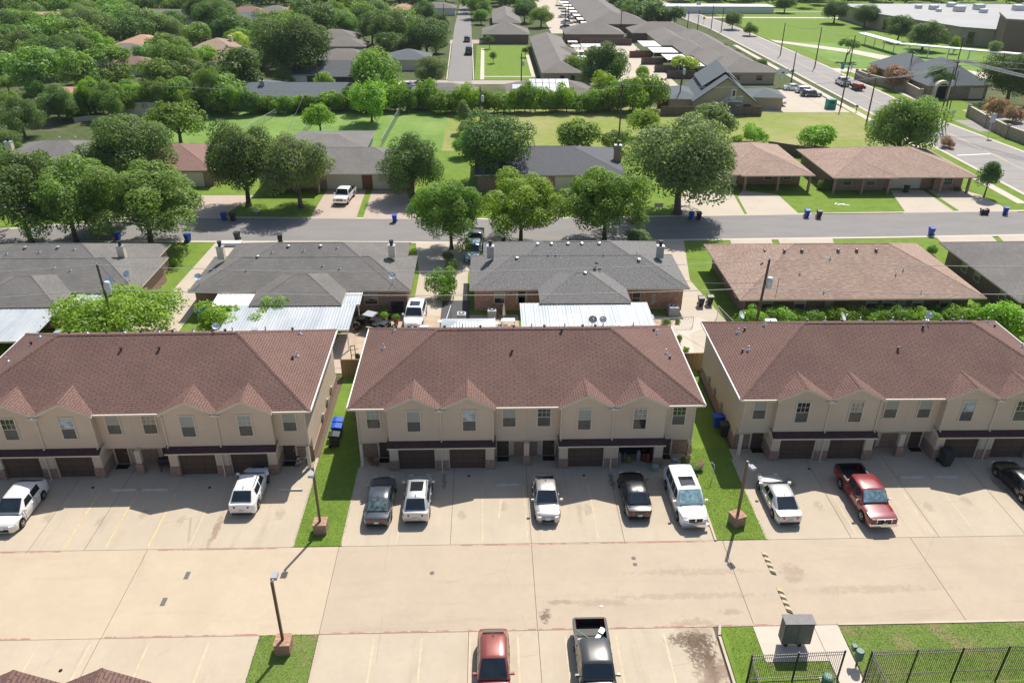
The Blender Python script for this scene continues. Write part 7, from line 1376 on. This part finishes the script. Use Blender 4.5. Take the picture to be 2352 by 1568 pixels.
# ---------------------------------------------------------------- road side things
def sign(label, px, py, h, w_, hh, mat, double=False, z0=None):
    q = P(px, py); t = thing('road_sign', label, 'sign', (q.x, q.y, 0), 0, 'signs by the road'); MB().box(-.05, .05, -.05, .05, 0, h).build('post', MT['metal'], t)
    MB().box(-w_/2, w_/2, -.09, -.055, h-hh, h).build('sign_face', mat, t)
    return t
blu = plain('sign_blue', (.05, .25, .45), .4); grn = plain('sign_teal', (.05, .3, .28), .4); yel = plain('sign_yellow', (.7, .45, .02), .4)
t = sign('white business sign on a post in the hall lot by the road', 1793, 200, 4.2, 2.6, 1.3, MT['white']); MB().box(-.35, .35, -.1, -.092, 3.1, 3.5).build('emblem', plain('sign_dark_teal', (.05, .13, .16), .5), t)
sign('small green sign beside the white business sign', 1815, 196, 3.6, .9, .6, grn); sign('blue sign on a short post on the far side of the main road', 1931, 176, 3.2, .9, 1.4, blu); sign('small white sign right of the blue one across the main road', 1951, 178, 3.2, .5, 1.3, MT['white']); sign('yellow diamond like warning sign before the main road bend', 1616, 55, 2.4, .9, .9, yel); sign('white sign at the far park edge with two blue posts', 1602, 36, 5, 1.8, 1.2, MT['white'])
sign('blue and yellow school sign by the side street corner', 2136, 226, 2.7, 1.2, .5, yel); sign('pale blue banner sign behind the pink tree at the side street', 2268, 316, 4.4, 1.0, 1.6, MT['transformer']); sign('white metal box sign beside the glossy oak', 1999, 302, 2.2, 1.1, 1.3, MT['transformer']); sign('small sign board under the huge oak in the shaded lawn', 1511, 492, 1.6, 1.2, .6, MT['cream']); sign('small yard sign on the shaded lawn under the dark oak', 590, 494, .9, .7, .45, MT['cream'])
t = sign('white arched road sign across the side street', 2185, 276, 2.0, .9, .7, MT['white'])
q = P(1906, 250); t = thing('recycling_bin', 'green steel collection bin at the corner of the hall lot', 'bin', (q.x, q.y, .05)); MB().box(-.9, .9, -.8, .8, 0, 1.9).build('body', plain('teal_green_paint', (.02, .22, .17), .5), t); MB().box(-.92, .92, -.82, .82, 1.9, 2.0).build('lid', plain('teal_green_lid', (.1, .3, .24), .5), t); MB().box(-.4, .4, -.84, -.805, 1.2, 1.6).build('hatch', MT['darkmetal'], t)
q = P(1966, 258); t = thing('street_mailbox', 'small dark mailbox on a post at the main road sidewalk', 'mailbox', (q.x, q.y, .05)); MB().box(-.06, .06, -.06, .06, 0, 1.1).build('post', MT['pole'], t); MB().box(-.15, .15, -.35, .35, 1.1, 1.4).build('box', MT['darkmetal'], t)
q = P(1230, 800); 
t = thing('orange_canopy', 'orange garden canopy glimpsed behind the hedge in the middle', 'canopy', (P(915, 243).x, P(915, 243).y, 0)); MB().lathe([(1.9, 0), (.2, .9), (.02, 1.0)], 4, (0, 0, 2.0)).build('cloth', plain('orange_cloth', (.6, .22, .08), .7), t)
for a in (0, 1, 2, 3): MB().tube((1.7*math.cos(a*PI/2), 1.7*math.sin(a*PI/2), 0), (1.7*math.cos(a*PI/2), 1.7*math.sin(a*PI/2), 2.05), .04).build('post', MT['metal'], t)
obj1('front_lawn_stones', 'white chalky patch of stones on the big front lawn, right', 'stones', MB().obox((0, 0, 0), 1.2, .3, .03, .3).obox((.6, -.3, 0), 1.0, .25, .03, -.4).obox((-.6, .3, 0), .8, .2, .03, .9), 'white', (P(1931, 470).x, P(1931, 470).y, .04))
# grass tufts along the lot edges, uncountable
def tufts(name, label, areas, n, hgt):
    V = []; rr = np.random.default_rng(11)
    for (x0, x1, y0, y1) in areas:
        k = int(n*(x1-x0)*(y1-y0)); p = np.stack([rr.uniform(x0, x1, k), rr.uniform(y0, y1, k), np.full(k, .07)], 1); a = rr.uniform(0, 6.28, k); w_ = rr.uniform(.015, .03, k); h = rr.uniform(.4, 1, k)*hgt
        d = np.stack([np.cos(a), np.sin(a), 0*a], 1)*w_[:, None]; l = np.stack([rr.normal(0, .03, k), rr.normal(0, .03, k), h], 1); V.append(np.stack([p-d, p+d, p+l], 1).reshape(-1, 3))
    V = np.concatenate(V); m = len(V)//3; me = bpy.data.meshes.new(name); me.vertices.add(m*3); me.vertices.foreach_set('co', V.ravel()); me.loops.add(m*3); me.loops.foreach_set('vertex_index', np.arange(m*3)); me.polygons.add(m); me.polygons.foreach_set('loop_start', np.arange(m)*3); me.polygons.foreach_set('loop_total', np.full(m, 3)); me.update(calc_edges=True)
    me.materials.append(MT['tuft']); o = bpy.data.objects.new(name, me); COL.objects.link(o); return tag(o, label, 'grass', kind='stuff')
t = NT('grass_blade'); f = t.noise(2.5, 'Object', 4); f2 = t.noise(.35, 'Object', 4); c = t.mix(t.ramp(f, .3, .7), (.15, .25, .04), (.25, .36, .07)); c = t.mix(t.ramp(f2, .55, .75), c, (.28, .27, .11)); MT['tuft'] = t.done(c, .8, 0, .1)
tufts('lawn_grass', 'mown grass growing on the strips and lawns around the parking lot', [(-13.12, -9.82, 39.7, 50), (15.16, 18.56, 39.7, 50), (-13.42, -10.0, 27, 32.53), (13.6, 15.3, 27.5, 32.4), (15.4, 18.9, 27, 29.9), (20.38, 38, 26.5, 32.52)], 500, .045)
# ---------------------------------------------------------------- air
haze = MB().box(-850, 1050, -40, 1450, -1, 46).build('haze', [], None)
hm = bpy.data.materials.new('summer_haze'); hm.use_nodes = True; hm.node_tree.nodes.clear(); ho = hm.node_tree.nodes.new('ShaderNodeOutputMaterial'); hv = hm.node_tree.nodes.new('ShaderNodeVolumePrincipled'); hm.node_tree.links.new(hv.outputs[0], ho.inputs['Volume'])
hv.inputs['Color'].default_value = (.86, .92, 1, 1); hv.inputs['Density'].default_value = .00007; hv.inputs['Anisotropy'].default_value = .2; haze.data.materials.append(hm); haze['kind'] = 'stuff'; haze['label'] = 'thin pale summer haze over the far suburb'
scene.cycles.volume_bounces = 0; scene.cycles.volume_step_rate = 5
# ground is lowered a little below the sheets

# back yard clutter behind the middle gap
for k, (x, y) in enumerate(((-9.6, 73.0), (-10.2, 72.7))): obj1('spare_tyre', ('upright' if k else 'leaning')+' spare tyre by the brick wall behind the buggy', 'tyre', MB().tube((-.12, 0, .34), (.12, 0, .34), .34, n=16).tube((-.13, 0, .34), (.13, 0, .34), .18, n=10), 'tyre', (x, y, .06), .3+k)
pot('leafy potted plant left of the dark carts by the brick wall', -10.6, 71.9, tc, 'B', .3, h=.9); pot('second leafy potted plant beside the dark carts', -9.4, 71.6, tc, 'H', .28, h=.8); pot('tall potted plant near the patio chairs', -.4, 69.2, tc, 'M', .26, h=.9); pot('terracotta pot by the orange brick wall', .9, 73.2, tc, 'C', .24, h=.5)
t = thing('hand_cart', 'rusty upright hand cart standing at the left townhouse rear corner', 'hand cart', (-12.6, 64.3, .06), R(20)); MB().path([(-.2, 0, 0), (-.2, .1, 1.5), (.2, .1, 1.5), (.2, 0, 0)], .04).path([(-.2, .03, .6), (.2, .03, .6)], .03).path([(-.5, .05, 1.1), (.5, .05, 1.1)], .03).build('frame', MT['bronze'], t); MB().lathe([(.22, 0), (.25, .5), (.12, .7)], 10, (.35, -.1, 0)).build('tank', MT['darkmetal'], t)
obj1('cooler_box', 'white cooler box beside the bright blue carts by the patio cover', 'cooler', MB().box(-.5, .5, -.3, .3, 0, .5).box(-.53, .53, -.33, .33, .5, .6), 'white', (P(490, 735).x, P(490, 735).y, .06), .2)
